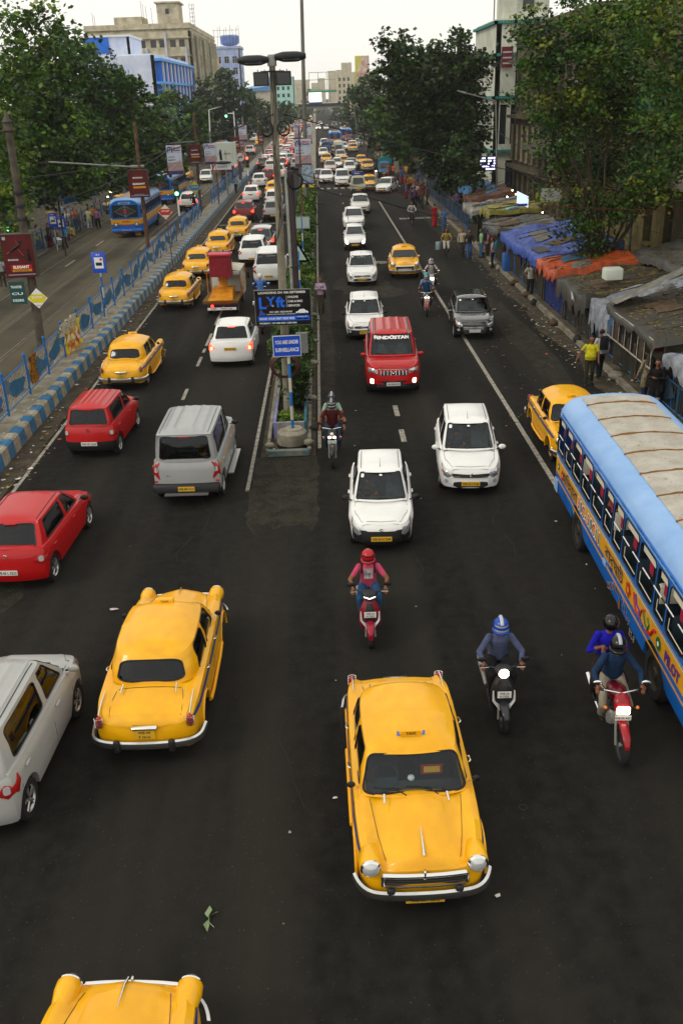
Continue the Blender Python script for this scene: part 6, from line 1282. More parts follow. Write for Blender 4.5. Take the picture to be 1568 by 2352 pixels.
# buildings on the right
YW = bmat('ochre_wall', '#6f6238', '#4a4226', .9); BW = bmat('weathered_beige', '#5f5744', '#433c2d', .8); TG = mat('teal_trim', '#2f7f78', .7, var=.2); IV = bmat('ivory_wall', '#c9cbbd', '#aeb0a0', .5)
rt = wempty('old_building', (18, 40, .16), 0, 'old ochre plastered building with shuttered windows behind the stalls', 'building'); b = MB()
wn = [(2 + c * 3.0, 3.3 + c * 3.0, 1.6 + f * 3.9, 3.7 + f * 3.9) for c in range(9) for f in range(3)]
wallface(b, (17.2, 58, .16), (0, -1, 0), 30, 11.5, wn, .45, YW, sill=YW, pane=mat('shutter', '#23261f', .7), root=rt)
for z in (.9, 4.3, 8.2, 11.3): b.box(16.95, 17.19, 28, 58, z + .16, z + .42, YW)
b.box(17.2, 30, 57.6, 58, .16, 11.6, YW); b.box(17.2, 30, 28, 28.4, .16, 11.6, YW); b.box(16.9, 30, 28, 58, 11.66, 11.9, YW); b.build('wall', rt)
rt = wempty('old_building', (18, 70, .16), 0, 'weathered beige building with tall columns and deep dark bays', 'building'); b = MB()
wn = [(1.0 + c * 2.0, 2.3 + c * 2.0, z0, z1) for c in range(11) for z0, z1 in ((1.0, 2.9), (3.9, 6.6), (8.0, 10.6))]
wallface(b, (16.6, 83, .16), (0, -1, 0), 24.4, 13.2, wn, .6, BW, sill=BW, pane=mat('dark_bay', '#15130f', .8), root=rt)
for c in range(12): b.lathe([(.17, 3.9), (.13, 4.1), (.12, 6.4), (.18, 6.6)], 8, bmat('column_pale', '#8a816a', '#6f6752'), 'z', (16.45, 82.4 - c * 2.0, .16))
for z in (3.3, 7.1, 11.2, 13.2): b.box(16.0, 16.59, 58.6, 83, z + .16, z + .38, BW)
b.box(16.6, 30, 82.5, 83, .16, 13.4, BW); b.box(16.6, 30, 58.6, 59, .16, 13.4, BW); b.box(16.3, 30, 58.6, 83, 13.6, 13.8, BW)
b.build('wall', rt)
b = MB(); b.add([(14.9, 55, 5.4), (16.9, 55, 6.3), (16.9, 72, 6.3), (14.9, 72, 5.4)], [(0, 1, 2, 3)], mat('tin_awning', '#4a463c', .8, var=.3)); b.build('awning', rt)
b = MB(); b.box(16.0, 16.3, 44, 52, 8.8, 9.3, TG); b.box(15.2, 17, 42, 47, 7.6, 9.0, mat('teal_sheet', '#1f6f5f', .6)); b.box(15.4, 17.1, 40, 46, 5.2, 7.5, mat('pale_shop_wall', '#8d8775', .8, col2='#6f6a5a')); b.build('balcony', rt)
rt = wempty('corner_building', (17.5, 97, .16), 0, 'ivory corner building with teal bands and tall narrow windows', 'building'); b = MB(); P3 = mat('tall_glass', '#26343a', .2, coat=.5)
wf = [(.7 + c * 1.05, 1.35 + c * 1.05, 5.6 - 1.2, 9.2 - 1.2) for c in range(4)]
wallface(b, (16.4, 91, .16), (1, 0, 0), 5, 14.8, [(.5 + 1.0 * c, 1.15 + 1.0 * c, 4.6, 8.0) for c in range(4)] + [(1.2, 3.6, .4, 3.2)], .4, IV, pane=P3, root=rt); wallface(b, (16.4, 103, .16), (0, -1, 0), 12, 14.8, [(.8 + 1.5 * c, 1.8 + 1.5 * c, 4.6, 8.0) for c in range(7)] + [(1 + 2.8 * c, 2.4 + 2.8 * c, 10, 12) for c in range(4)], .4, IV, pane=P3, root=rt)
for z in (3.9, 8.5, 12.0, 14.6): b.box(16.1, 21.5, 90.7, 90.98, z + .16, z + .4, TG); b.box(16.1, 16.38, 90.7, 103, z + .16, z + .4, TG)
b.box(16.5, 21.4, 91.5, 103, 14.96, 15.2, IV); b.box(18.4, 21.4, 93, 100, 15.2, 19.5, IV); b.box(19.0, 20.0, 92.9, 93, 16, 18.5, GLASSO); b.box(18.2, 21.8, 92.6, 100, 19.5, 19.7, mat('slate', '#4a4a46', .8)); b.box(17.2, 18.4, 92.5, 96, 15.2, 17.6, IV)
b.build('wall', rt)
for k, (x, z, c, tx) in enumerate(((17.3, 11.2, '#5c1d18', 'SALE'), (19.6, 9.6, '#221c5c', 'CLINIC'), (19.6, 3.2, '#221c5c', 'BANK'))):
 s = MB(); s.box(x - (.5 if k == 0 else .9), x + (.5 if k == 0 else .9), 90.55, 90.65, z, z + 1.7, mat('sign_' + c.strip('#'), c, .5));
 for q in range(3): s.box(x - .4, x + .4, 90.53, 90.55, z + .3 + q * .45, z + .42 + q * .45, mat('sign_script', '#a9a6b8', .6))
 o = s.build('shop_sign'); tag(o, ['narrow maroon sign high on the ivory corner building', 'purple blue sign above the tall windows of the corner building', 'purple blue sign below the tall windows of the corner building'][k], 'sign', 'signs on the corner building')
for k, (x, h) in enumerate(((16.6, 4.4), (18.6, 6.2), (17.9, 4.6))):
 s = MB(); s.tube([(0, 0, 0), (0, 0, h)], .06, 6, STEEL); s.rbox(-.16, .16, -.12, .12, h - 2.4, h, .03, WHITE); s.tube([(-.3, 0, h * .4), (.3, 0, h * .4)], .04, 4, STEEL); o = s.build('antenna', None, 40, (x, 94 + k, 15.2)); tag(o, ['short white phone antenna at the roof corner of the ivory building', 'tallest white phone antenna on the ivory building roof', 'middle white phone antenna on the ivory building roof'][k], 'antenna', 'phone antennas on the roof')
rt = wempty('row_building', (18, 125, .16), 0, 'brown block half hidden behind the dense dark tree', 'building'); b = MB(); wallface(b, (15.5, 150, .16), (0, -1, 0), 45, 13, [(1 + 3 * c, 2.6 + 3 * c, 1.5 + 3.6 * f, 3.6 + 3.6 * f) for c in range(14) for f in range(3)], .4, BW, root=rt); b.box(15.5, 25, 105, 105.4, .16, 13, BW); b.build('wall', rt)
for r_ in WROOTS:
 for c_ in CH.get(r_, []): c_.location = -r_.location
hz = MB(); hz.box(-260, 260, -25, 1150, -1.2, 40, None)
hm = bpy.data.materials.new('haze_air'); hm.use_nodes = True; t = hm.node_tree; t.nodes.clear(); ho = t.nodes.new('ShaderNodeOutputMaterial'); pv = t.nodes.new('ShaderNodeVolumePrincipled'); pv.inputs['Color'].default_value = (1, 1, 1, 1); pv.inputs['Density'].default_value = HAZE; pv.inputs['Anisotropy'].default_value = .35; t.links.new(pv.outputs[0], ho.inputs['Volume'])
hz.mats = [hm]; hz.m = [0] * len(hz.f); tag(hz.build('haze'), kind='stuff')
# street furniture
FB = mat('fence_blue', '#1f6fb5', .5, coat=.2, col2='#1a5c98', vscale=8); FW = mat('fence_white', '#b9b4a6', .7, col2='#8a8474', vscale=6); FBD = mat('fence_dark_blue', '#1b5580', .6, col2='#2f6a8a', vscale=3)
def railing(X, y0, n, z, label, group, pitch=2.4, hgt=1.35, bars=18, seed=1, near=True, r=.045, dull=False):
 FW_, FD_ = (mat('fence_dull_grey', '#2e3b40', .8, col2='#4a4a40', vscale=5), mat('fence_dull_blue', '#1c4a70', .7, col2='#2c4450', vscale=2)) if dull else (FW, FBD); rt = empty('railing', (X, y0, z), 0, label, 'railing', group); rg = random.Random(seed)  # dull railings get a darker paint so that they stand out less
 for k in range(n + 1):
  fb = FD_ if dull else FB; p = MB(); p.tube([(0, k * pitch, 0), (0, k * pitch, hgt)], r, 8, fb); p.ball((0, k * pitch, hgt), (r * 1.25, r * 1.25, r * 1.6), fb); p.build('post', rt, 50)
 for k in range(n):
  a, b = k * pitch + .05, (k + 1) * pitch - .05; p = MB(); p.tube([(0, a, hgt - .22), (0, b, hgt - .22)], .028, 6, FD_ if dull else FB); p.tube([(0, a, .12), (0, b, .12)], .022, 6, FB)
  kind = rg.random(); ph = rg.uniform(0, 6)
  for i in range(bars):
   y = a + (b - a) * (i + .5) / bars; s = (i + .5) / bars; zc = .45 + .32 * sin(s * 4.2 + ph) + .1 * sin(s * 11 + ph); zt = hgt - .24
   lo = max(.2, zc - .22); hi = min(zt, zc + .24)
   for q0, q1, m in ((.12, lo, FW_), (lo, hi, FD_), (hi, zt, FW_)):
    if q1 - q0 > .01: p.box(-.008, .008, y - .012, y + .012, q0, q1, m)
  pts = [(a + (b - a) * (.5 + .34 * cos(t) * (1 + .25 * sin(3 * t + ph))), .62 + .30 * sin(t) * (1 + .3 * cos(2 * t + ph))) for t in [2 * pi * i / 14 for i in range(14)]]
  p.add([(.016, y, zz) for y, zz in pts] + [(.010, y, zz) for y, zz in pts], [tuple(range(14)), tuple(range(14, 28))[::-1]] + [(i, (i + 1) % 14, 14 + (i + 1) % 14, 14 + i)[::-1] for i in range(14)], FD_ if k != 0 else FB); p.build('panel', rt)
 return rt
RGP = 'blue railings along the tramway verge'
railing(-10.18, 25.4, 17, .47, 'nearest blue railing with white barred panels on the kerb verge', RGP, seed=4)
railing(-10.18, 69.0, 5, .47, 'middle blue railing between the rusty pole and the verge gap', RGP, seed=6, bars=10)
railing(-10.18, 90, 14, .47, 'far blue railing beyond the tall white ad box', RGP, seed=8, bars=6)
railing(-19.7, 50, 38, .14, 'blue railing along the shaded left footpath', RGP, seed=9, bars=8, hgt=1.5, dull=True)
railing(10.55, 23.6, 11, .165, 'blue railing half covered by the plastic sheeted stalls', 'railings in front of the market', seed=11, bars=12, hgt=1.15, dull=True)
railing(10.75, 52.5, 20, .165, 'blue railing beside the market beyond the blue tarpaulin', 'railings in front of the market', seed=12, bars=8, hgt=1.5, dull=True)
def drape(name, loc, pts, m, label, cat, grp=None):
 c = MB(); c.grid(pts, m); c.grid([[(p[0] - .03, p[1], p[2]) for p in r] for r in pts], m, flip=True); o = c.build(name, None, 60, loc); return tag(o, label, cat, grp)
def dr(y0, y1, z1, z0, amp=.05, n=12):
 return [[(.07 + amp * sin(k * 1.7 + i), y0 + (y1 - y0) * k / n, z1 + (z0 - z1) * i / 6 + .04 * sin(k * 1.3) * i / 6) for k in range(n + 1)] for i in range(7)]
drape('cloth', (-10.18, 25.4, .47), dr(5.1, 5.75, 1.2, .25), cloth('#a8701c', '#3a2c1a', 14), 'ochre and dark cloth hung over the near blue railing', 'cloth')
drape('banner', (-10.18, 25.4, .47), dr(9.7, 12.0, 1.05, -.05, .07), mat('banner_print', '#b8282c', .6, col2='#d8c820', vscale=3.2, detail=1, bits=(5, .58, '#d6d2c4')), 'red and yellow printed banner tied to the blue railing', 'banner')
drape('sheet', (-10.18, 25.4, .47), dr(9.2, 11.6, 1.30, .85, .10), cloth('#b0aa94', '#8a8470', 12), 'crumpled cream sheets hung above the printed banner', 'cloth')
def pole(name, p0, p1, r0, r1, m, label, cat='pole', grp=None, parts=None):
 rt = empty(name, p0, 0, label, cat, grp); t = MB(); t.tube([(0, 0, 0), tuple(Vector(p1) - Vector(p0))], [r0, r1], 12, m); t.build('shaft', rt, 50); return rt
LP0 = (-1.28, 27.4, .02); LPT = AY(625, 150, 27.3); rt = pole('lamp_post', LP0, LPT, .15, .085, CONC, 'tall concrete lamp post carrying two long lamps and two black floodlights', 'lamp post')
top = Vector(LPT) - Vector(LP0)
for s in (-1, 1):
 l = MB(); c = top + Vector((s * .50, -.05, .15 + (.06 if s > 0 else 0))); hw = .42
 rings = []
 for k in range(9):
  t = -1 + 2 * k / 8; w = (1 - max(0, abs(t) - .45) * .9); rings.append([c + Vector((t * hw, .2 * w * math.copysign(abs(cos(a)) ** .6, cos(a)), (.15 * sin(a) if sin(a) < 0 else .11 * sin(a)) * w)) for a in [2 * pi * j / 12 + .26 for j in range(12)]])
 l.loft(rings, DARK, caps=True); h = l.build('lamp_head', rt, 50); g = MB(); g.rbox(c.x - .22, c.x + .24, c.y - .17, c.y - .06, c.z - .10, c.z + .02, .02, mat('lamp_lens', '#3f3d34', .15, coat=1)); g.tube([(c.x - .18, c.y - .175, c.z - .02), (c.x + .18, c.y - .175, c.z - .01)], .015, 6, mat('lamp_tube', '#cfc89a', .3)); g.build('lens', h, 40)
 f = MB(); c = top + Vector((s * .30, -.12, -.32)); f.rbox(c.x - .22, c.x + .2, c.y - .05, c.y + .05, c.z - .18, c.z + .17, .02, BLACK)
 for q in (-.09, .09): f.tube([(c.x + q, c.y, c.z + .15), (c.x + q, c.y, c.z + .22)], .012, 5, BLACK)
 f.rbox(c.x - .18, c.x + .16, c.y - .056, c.y - .05, c.z - .15, c.z + .13, .004, mat('flood_glass', '#15161a', .1, coat=1)); f.build('floodlight', rt, 40)
b = MB(); b.rbox(top.x - .12, top.x + .12, top.y - .1, top.y + .1, top.z - .02, top.z + .26, .04, STEEL); b.tube([top + Vector((-.5, 0, .1)), top + Vector((.5, 0, .16))], .03, 6, DARK); b.tube([top + Vector((-.32, -.1, -.15)), top + Vector((.32, -.1, -.15))], .02, 6, DARK); b.build('bracket', rt, 40)
w = MB()
for k in range(3): w.tube([Vector((0, 0, 0)).lerp(top, .55) + Vector((-.1, -.12, 0))] + [Vector((0, 0, 0)).lerp(top, .6 + .08 * i) + Vector((.09 * sin(i * 1.6 + k), -.12, 0)) for i in range(5)] + [top + Vector((-.06 + .05 * k, -.1, -.1))], .010, 4, BLACK)
for cx_ in (-.22, .24):
 cc = Vector((0, 0, 0)).lerp(top, .845) + Vector((cx_, -.1, 0))
 for q in range(4): w.tube([cc + Vector((.15 * cos(a) * (1 + .05 * q), .01 * q, .17 * sin(a) * (1 + .06 * q))) for a in [2 * pi * i / 16 for i in range(16)]], .008, 4, BLACK, closed=True)
w.build('coiled_cables', rt, 50)
def words(mb, t, x, y, z, s, m, al='c', width=None, bold=.02): mb.text(t, (x, y, z), (1, 0, 0), (0, 0, 1), s, m, al, width, bold=bold)
rt = empty('billboard', (-1.2, 26.7, 3.3), R(-1.5), 'black advertising board reading Lyft with a blue strip on the lamp post', 'billboard'); p = MB(); Bk = mat('board_black', '#0b0b0d', .35, coat=.3); LBL = mat('lyft_blue', '#1a62d8', .5)
p.box(-.82, .80, -.02, .02, 0, 1.02, Bk); p.box(-.84, .82, .002, .03, -.02, 1.04, STEEL); p.build('panel', rt)
p = MB(); f = -.024; words(p, 'LAUNCHING ON 10th SEPTEMBER', -.02, f, .955, .088, WHITE, width=1.38); words(p, 'L', -.60, f, .66, .46, LBL, bold=.03); words(p, 'Y', -.36, f, .71, .36, LBL, bold=.03); words(p, 'ft', -.08, f, .68, .40, LBL, bold=.04)
p.box(.10, .107, f - .001, f, .52, .86, WHITE)
for i, t in enumerate(('ONLINE', 'CAB & BIKE', 'SERVICES')): words(p, t, .14, f, .82 - i * .125, .085, WHITE, 'l')
words(p, 'IN', -.46, f - .002, .575, .06, RED); words(p, 'D', -.30, f - .002, .575, .07, WHITE); words(p, 'IA', -.13, f - .002, .575, .06, GREEN)
words(p, 'PAY LESS  RIDE MORE', -.08, f, .395, .062, WHITE, width=.66); words(p, "KOLKATA'S MOST ECONOMICAL RIDE SERVICES", -.08, f, .325, .035, WHITE, width=.84)
p.box(-.76, .75, f - .003, f, .13, .27, LBL); words(p, 'BOOK YOUR FIRST RIDE FREE', -.20, f - .004, .20, .09, WHITE, width=1.02); p.box(.36, .54, f - .006, f - .003, .155, .20, Bk); p.box(.56, .72, f - .006, f - .003, .155, .20, Bk); words(p, 'DOWNLOAD APP', .54, f - .006, .24, .035, WHITE)
words(p, '9903886817 : 033 2280 0002 / 2280 6006', -.18, f, .065, .062, WHITE, width=1.1)
car_ = [(.36, .34), (.36, .38), (.42, .40), (.48, .455), (.60, .46), (.66, .41), (.72, .39), (.72, .34)]; p.add([(x, f - .002, z) for x, z in car_], [tuple(range(8))[::-1]], WHITE); p.disc((.43, f - .004, .34), .025, LBL, 10, 'y'); p.disc((.65, f - .004, .34), .025, LBL, 10, 'y')
p.add([(x, f - .002, z) for x, z in ((-.74, .30), (-.70, .38), (-.68, .46), (-.64, .46), (-.62, .40), (-.54, .36), (-.53, .30))], [tuple(range(7))[::-1]], mat('rider_blue', '#3a4a94', .6)); p.build('lettering', rt)
rt = empty('sign', (-1.1, 25.2, .02), R(3), 'blue sign reading YOU ARE UNDER SURVEILLANCE on a blue and white striped post', 'sign'); SB = mat('sign_face_blue', '#0f45b4', .45, coat=.2)
p = MB()
for k in range(6): p.tube([(.03, .06, .4 + k * .42), (.03, .06, .4 + (k + 1) * .42)], .045, 10, FB if k % 2 == 0 else mat('post_white', '#b5b1a4', .7));
p.build('post', rt, 50); p = MB(); p.rbox(-.40, .40, -.015, .015, 2.72, 3.34, .02, mat('sign_edge', '#b8bcc0', .5)); p.box(-.375, .375, -.021, -.014, 2.745, 3.305, SB); words(p, 'YOU ARE UNDER', 0, -.025, 3.14, .15, WHITE, width=.66); words(p, 'SURVEILLANCE', 0, -.025, 2.92, .15, WHITE, width=.66); p.build('sign_face', rt, 40)
b = MB(); b.lathe([(0, .52), (.30, .52), (.38, .50), (.44, .46), (.46, 0)], 10, CONC, 'z', (0, .02, 0)); b.lathe([(.462, .0), (.468, .14)], 10, DARK, 'z', (0, .02, 0)); b.lathe([(.0, .56), (.26, .56), (.28, .50)], 12, mat('pot_pale', '#9c9580', .9, var=.3), 'z', (.05, .06, 0)); b.build('concrete_base', rt, 40)
p = MB(); a = Vector((-1.55, 27.0, 2.2)); p.add([a + Vector(q) for q in ((0, 0, .75), (.42, 0, .72), (.50, 0, .05), (.08, 0, 0))], [(0, 1, 2, 3), (3, 2, 1, 0)], mat('back_white', '#8f8c86', .7, var=.2)); p.box(-.9, -.55, 27.2, 27.4, 2.3, 2.9, mat('board_grey', '#7a7a76', .7)); p.tube([(-1.5, 27.1, 2.6), (-.6, 27.25, 2.62)], .02, 5, STEEL); tag(p.build('notice_board'), 'scuffed white notice panels wired below the black billboard', 'sign')
p = MB()
for k in range(5): p.tube([(-1.25 + (.36 + .02 * k) * cos(a_), 26.5 + .02 * k, 2.1 + (.30 + .02 * k) * sin(a_)) for a_ in [2 * pi * i / 20 for i in range(20)]], .014, 5, mat('cable_red', '#6e1a16', .5) if k % 2 else BLACK, closed=True)
tag(p.build('cable_coil'), 'coil of red and black cable hung on the lamp post', 'cable')
X_, Y_, Z_ = AY(662, 392, 31); p = MB(); p.rbox(X_ - .02, X_ + .16, 30.9, 31.1, .02, Z_, .02, mat('post_black', '#1f2223', .6)); p.rbox(X_ - .14, X_ - .03, 30.92, 31.08, .02, Z_ + .03, .02, STEEL); p.tube([(X_ - .1, 30.8, Z_ - 3.0), (X_ + .75, 30.8, Z_ - 2.9)], .025, 5, BLACK); p.tube([(X_ + .06 + .01 * sin(q), 30.85, Z_ * q / 12) for q in range(13)], .012, 4, mat('cable_red')); tag(p.build('steel_post', None, 40), 'black and grey square steel post just behind the lamp post', 'post')
p = MB(); c = Vector((X_ + .2, 30.8, Z_ - .3))
for k in range(5): p.tube([c + Vector((.2 * cos(a_) * (1 + .08 * k), .01 * k, .22 * sin(a_) * (1 + .05 * k))) for a_ in [2 * pi * i / 16 for i in range(16)]], .012, 4, BLACK, closed=True)
tag(p.build('cable_coil'), 'black cable coil hung at the top of the black steel post', 'cable')
def signpost(loc, h, label, face, striped=True, grp=None, cat='sign', rz=0):
 rt = empty('sign', loc, rz, label, cat, grp); p = MB(); n = max(2, int(h / .4))
 for k in range(n): p.tube([(0, .03, h * k / n), (0, .03, h * (k + 1) / n)], .04, 8, (FB if k % 2 else mat('post_white')) if striped else STEEL)
 p.build('post', rt, 50); f = MB(); face(f, h); f.build('sign_face', rt, 40); return rt
def f_tri(f, h): f.add([(-.45, 0, h - .1), (.45, 0, h - .1), (0, 0, h + .72)], [(0, 1, 2), (2, 1, 0)], FB); f.add([(-.32, -.006, h - .02), (.32, -.006, h - .02), (0, -.006, h + .56)], [(0, 1, 2)], mat('sign_pale', '#9db0ac', .6)); f.box(-.03, .03, -.012, -.006, h + .02, h + .35, FB)
def f_sq(f, h): f.box(-.42, .42, -.01, .01, h - .2, h + .42, STEEL); f.box(-.38, -.03, -.016, -.01, h - .16, h + .38, mat('sign_pale')); f.box(.03, .38, -.016, -.01, h - .16, h + .38, mat('sign_pale')); f.box(-.02, .02, -.018, -.01, h - .16, h + .38, FB)
signpost((-.98, 38.3, .02), 3.3, 'triangular blue bordered road sign on the central island', f_tri); signpost((-1.0, 49.5, .02), 3.3, 'square two panel road sign seen on the central island', f_sq)
def f_blue(txt):
 def g(f, h): f.rbox(-.32, .32, -.01, .01, h - .3, h + .62, .01, SB); f.box(-.2, .2, -.016, -.01, h - .1, h + .38, WHITE); f.box(-.14, .14, -.02, -.016, h + .02, h + .16, DARK); f.box(.06, .16, -.02, -.016, h + .24, h + .34, RED); words(f, txt, 0, -.02, h + .5, .1, WHITE)
 return g
signpost((-10.0, 41.8, .47), 2.35, 'blue bus stop sign on a striped post at the railing', f_blue('BUS'), rz=R(-6)); signpost((-10.75, 28.6, .0), 2.35, 'blue bus stop sign cut by the left edge of the photo', f_blue('BUS'))
for k, (u, v, Y, lb) in enumerate(((122, 505, 66, 'first of two blue bus stop signs by the shelter'), (140, 512, 67, 'second blue bus stop sign overlapping the first by the shelter'), (216, 437, 84, 'blue bus stop sign under the orange lamp'))): x, y, z = AY(u, v, Y); signpost((x, y, .14), z - .3, lb, f_blue('BUS'), grp='bus stop signs on the left footpath')
MR = mat('ad_maroon', '#5c0f14', .45, coat=.2, col2='#42090e', vscale=1.2); YL = mat('ad_yellow', '#c78a10', .5)
def adbox(loc, w, h, d, label, variant, grp):
 rt = empty('ad_box', loc, R(4), label, 'ad box', grp); p = MB(); p.box(-w / 2, w / 2, -d / 2, d / 2, 0, h, mat('ad_case', '#4a4438', .7, var=.3)); p.box(-w / 2 + .01, w / 2 - .01, -d / 2 - .004, -d / 2, .01, h - .01, MR); p.build('case', rt); p = MB(); f = -d / 2 - .008
 p.box(-w * .42, w * .46, f, f + .003, h * .06, h * .085, mat('ad_line', '#8a8fa8', .5))
 if variant == 0:
  p.box(-w * .30, w * .38, f - .002, f + .002, h * .14, h * .30, mat('ad_red', '#a8141c', .5)); words(p, 'ELEGANT', .04, f - .006, h * .25, h * .085, WHITE, width=w * .52, bold=.05); p.box(-w * .26, w * .36, f - .004, f, h * .14, h * .195, YL); words(p, 'COLLECTION', .04, f - .006, h * .167, h * .045, MR, width=w * .46); words(p, 'BHAROSA', -w * .18, f - .004, h * .42, h * .05, WHITE, width=w * .34, bold=.03)
  p.box(-w * .43, -w * .33, f - .002, f, h * .88, h * .95, mat('sign_pale')); fg = mat('ad_figure', '#1c0d10', .6); sk = mat('ad_skin', '#8a4a42', .6)
  p.tube([(-.28, f, h * .60), (-.05, f, h * .70), (.12, f, h * .76)], [.03, .06, .045], 6, fg); p.ball((.14, f - .004, h * .82), (.07, .01, .06), fg); p.tube([(.10, f, h * .72), (-.02, f, h * .86)], .014, 5, sk); p.tube([(.02, f, h * .66), (.2, f, h * .50)], .018, 5, sk); p.tube([(-.28, f, h * .60), (-.38, f, h * .56)], .022, 5, sk); p.tube([(.34, f, h * .40), (.34, f, h * .58)], [.09, .06], 6, fg); p.ball((.36, f - .004, h * .63), (.05, .01, .05), fg)
 else:
  words(p, 'BHAROSA', 0, f - .004, h * .72, h * .07, WHITE, width=w * .5, bold=.03); words(p, 'ELEGANT', .03, f - .004, h * .50, h * .085, WHITE, width=w * .62, bold=.05); p.box(-w * .28, w * .36, f - .004, f, h * .34, h * .41, YL); words(p, 'KOLKATA', 0, f - .004, h * .12, h * .04, mat('sign_pale'), width=w * .5)
 p.build('advert', rt); return rt
AG = 'maroon clothing adverts on the tramway poles'
P0 = (-10.62, 33.6, .0); P1 = AY(20, 296, 33.8); rt = pole('tram_pole', P0, P1, .17, .12, mat('pole_grey', '#5b544a', .8, col2='#3e382f', vscale=3, bump=.2), 'near grey concrete tram pole with a pointed cap', 'pole', 'tram poles'); t = Vector(P1) - Vector(P0); c = MB(); c.lathe([(.14, -.1), (.2, -.06), (.2, .0), (.15, .06), (.15, .2), (.19, .22), (.1, .34), (.03, .55), (.0, .6)], 12, MATS['pole_grey'], 'z', tuple(t)); c.build('cap', rt, 50); c = MB()
for k in range(3): c.lathe([(.19, 0), (.2, .05), (.19, .1)], 12, DARK, 'z', tuple(Vector((0, 0, 0)).lerp(t, .66 + k * .05)))
c.build('clamp', rt, 50)
adbox((-10.8, 33.6, 3.85), 1.08, 1.5, .5, 'large maroon ELEGANT ad box with posing models on the near tram pole', 0, AG)
p = MB(); p.box(-.28, .28, -.01, .01, -.4, .4, mat('teal_board', '#1d4a4a', .6));
for i, t_ in enumerate(('TRANSTER', 'CU', 'DESIRE')): words(p, t_, -.02, -.014, .22 - i * .24, .12, WHITE, width=.4, bold=.03)
tag(p.build('notice_board', None, None, (-11.05, 33.4, 3.3)), 'teal notice board under the large maroon ad box', 'sign')
def diamond(loc, s, c1, c2, label, grp, txt='SLOW'):
 rt = empty('sign', loc, 0, label, 'sign', grp); p = MB(); pts = [(0, s), (s, 0), (0, -s), (-s, 0)]; p.add([(x, 0, z) for x, z in pts] + [(x, .02, z) for x, z in pts], [(0, 3, 2, 1), (4, 5, 6, 7), (0, 1, 5, 4), (1, 2, 6, 5), (2, 3, 7, 6), (3, 0, 4, 7)], c2); p.add([(x * .98, -.004, z) for x, z in ((-s * .95, .05), (-s * .55, s * .42), (s * .55, s * .42), (s * .95, .05), (s * .55, -s * .42), (-s * .55, -s * .42))], [tuple(range(6))[::-1]], c1); words(p, txt, 0, -.008, .12 * s, s * .3, c2, width=s * 1.1, bold=.04); words(p, 'POLICE', 0, -.008, -.7 * s, s * .14, DARK); p.build('sign_face', rt); return rt
YD = mat('sign_yellow', '#d8cc2a', .5)
diamond((-10.35, 33.3, 3.1), .36, YD, WHITE, 'yellow and white diamond sign on the near tram pole', 'diamond signs on the verge')
x, y, z = AY(380, 487, 55); q = diamond((x, y, z), .42, RED, mat('sign_cream', '#d0cabc', .6), 'red and white diamond sign before the blue bus', 'diamond signs on the verge', 'STOP'); p = MB(); p.tube([(0, .04, 0), (.1, .04, .47 - z)], .03, 6, RUST); p.build('post', q, 50)
x, y, z = AY(449, 430, 84); diamond((x, 83.5, z), .55, mat('sign_skyblue', '#3b82c8', .5), YD, 'yellow diamond sign with a blue band on the far tram pole', 'diamond signs on the verge', 'SLOW')
for (b_, tp, Y, r, lb) in (((340, 606), (309, 280), 57.5, .13, 'rusty brown tram pole behind the second ad box'), ((452, 497), (445, 258), 84, .14, 'rusty tram pole beside the yellow diamond sign'), ((541, 425), (540, 290), 118, .14, 'slim rusty tram pole beside the white ad box'), ((590, 372), (589, 270), 172, .14, 'far rusty tram pole above the queue')):
 p0 = (G(*b_, .47)[0], Y, .4); rt = pole('tram_pole', p0, AY(*tp, Y), r, r * .7, RUST, lb, 'pole', 'tram poles')
x, y, z = AY(323, 453, 57.3); adbox((x, y, z), 1.15, 1.55, .45, 'maroon ELEGANT ad box with plain lettering on the rusty pole', 1, AG)
for u, v, Y, w, lb in ((451, 376, 84, 1.1, 'maroon ad box on the tram pole beyond the blue bus'), (544, 347, 118, .9, 'small maroon ad box behind the no parking sign'), (600, 332, 150, .9, 'far small maroon ad box over the left traffic')): x, y, z = AY(u, v, Y); adbox((x, y - .3, z), w, 1.55, .3, lb, 1, AG)
p = MB(); x, y, z = AY(300, 383, 57.5); xa, ya, za = AY(112, 372, 57.5); p.tube([(xa, ya, za), (x, y, z)], .05, 6, STEEL); p.tube([(x, y, z), (x + .8, y, z)], .09, 6, STEEL); tag(p.build('bracket_arm'), 'long grey steel arm reaching left from the rusty tram pole', 'bracket arm', 'tram wire brackets')
p = MB(); x, y, z = AY(458, 324, 84); xa, ya, za = AY(340, 333, 84); p.tube([(xa, ya, za), (x, y, z)], .05, 6, STEEL); tag(p.build('bracket_arm'), 'pale steel arm reaching left from the second tram pole', 'bracket arm', 'tram wire brackets')
GRD = mat('poster_sky', '#c4c8cc', .5, col2='#a9b2c8', vscale=.8); PK = mat('poster_pink', '#b59486', .5, col2='#8c7c8e', vscale=2); PB = mat('poster_navy', '#2c2658', .5, col2='#4a3a5c', vscale=5)
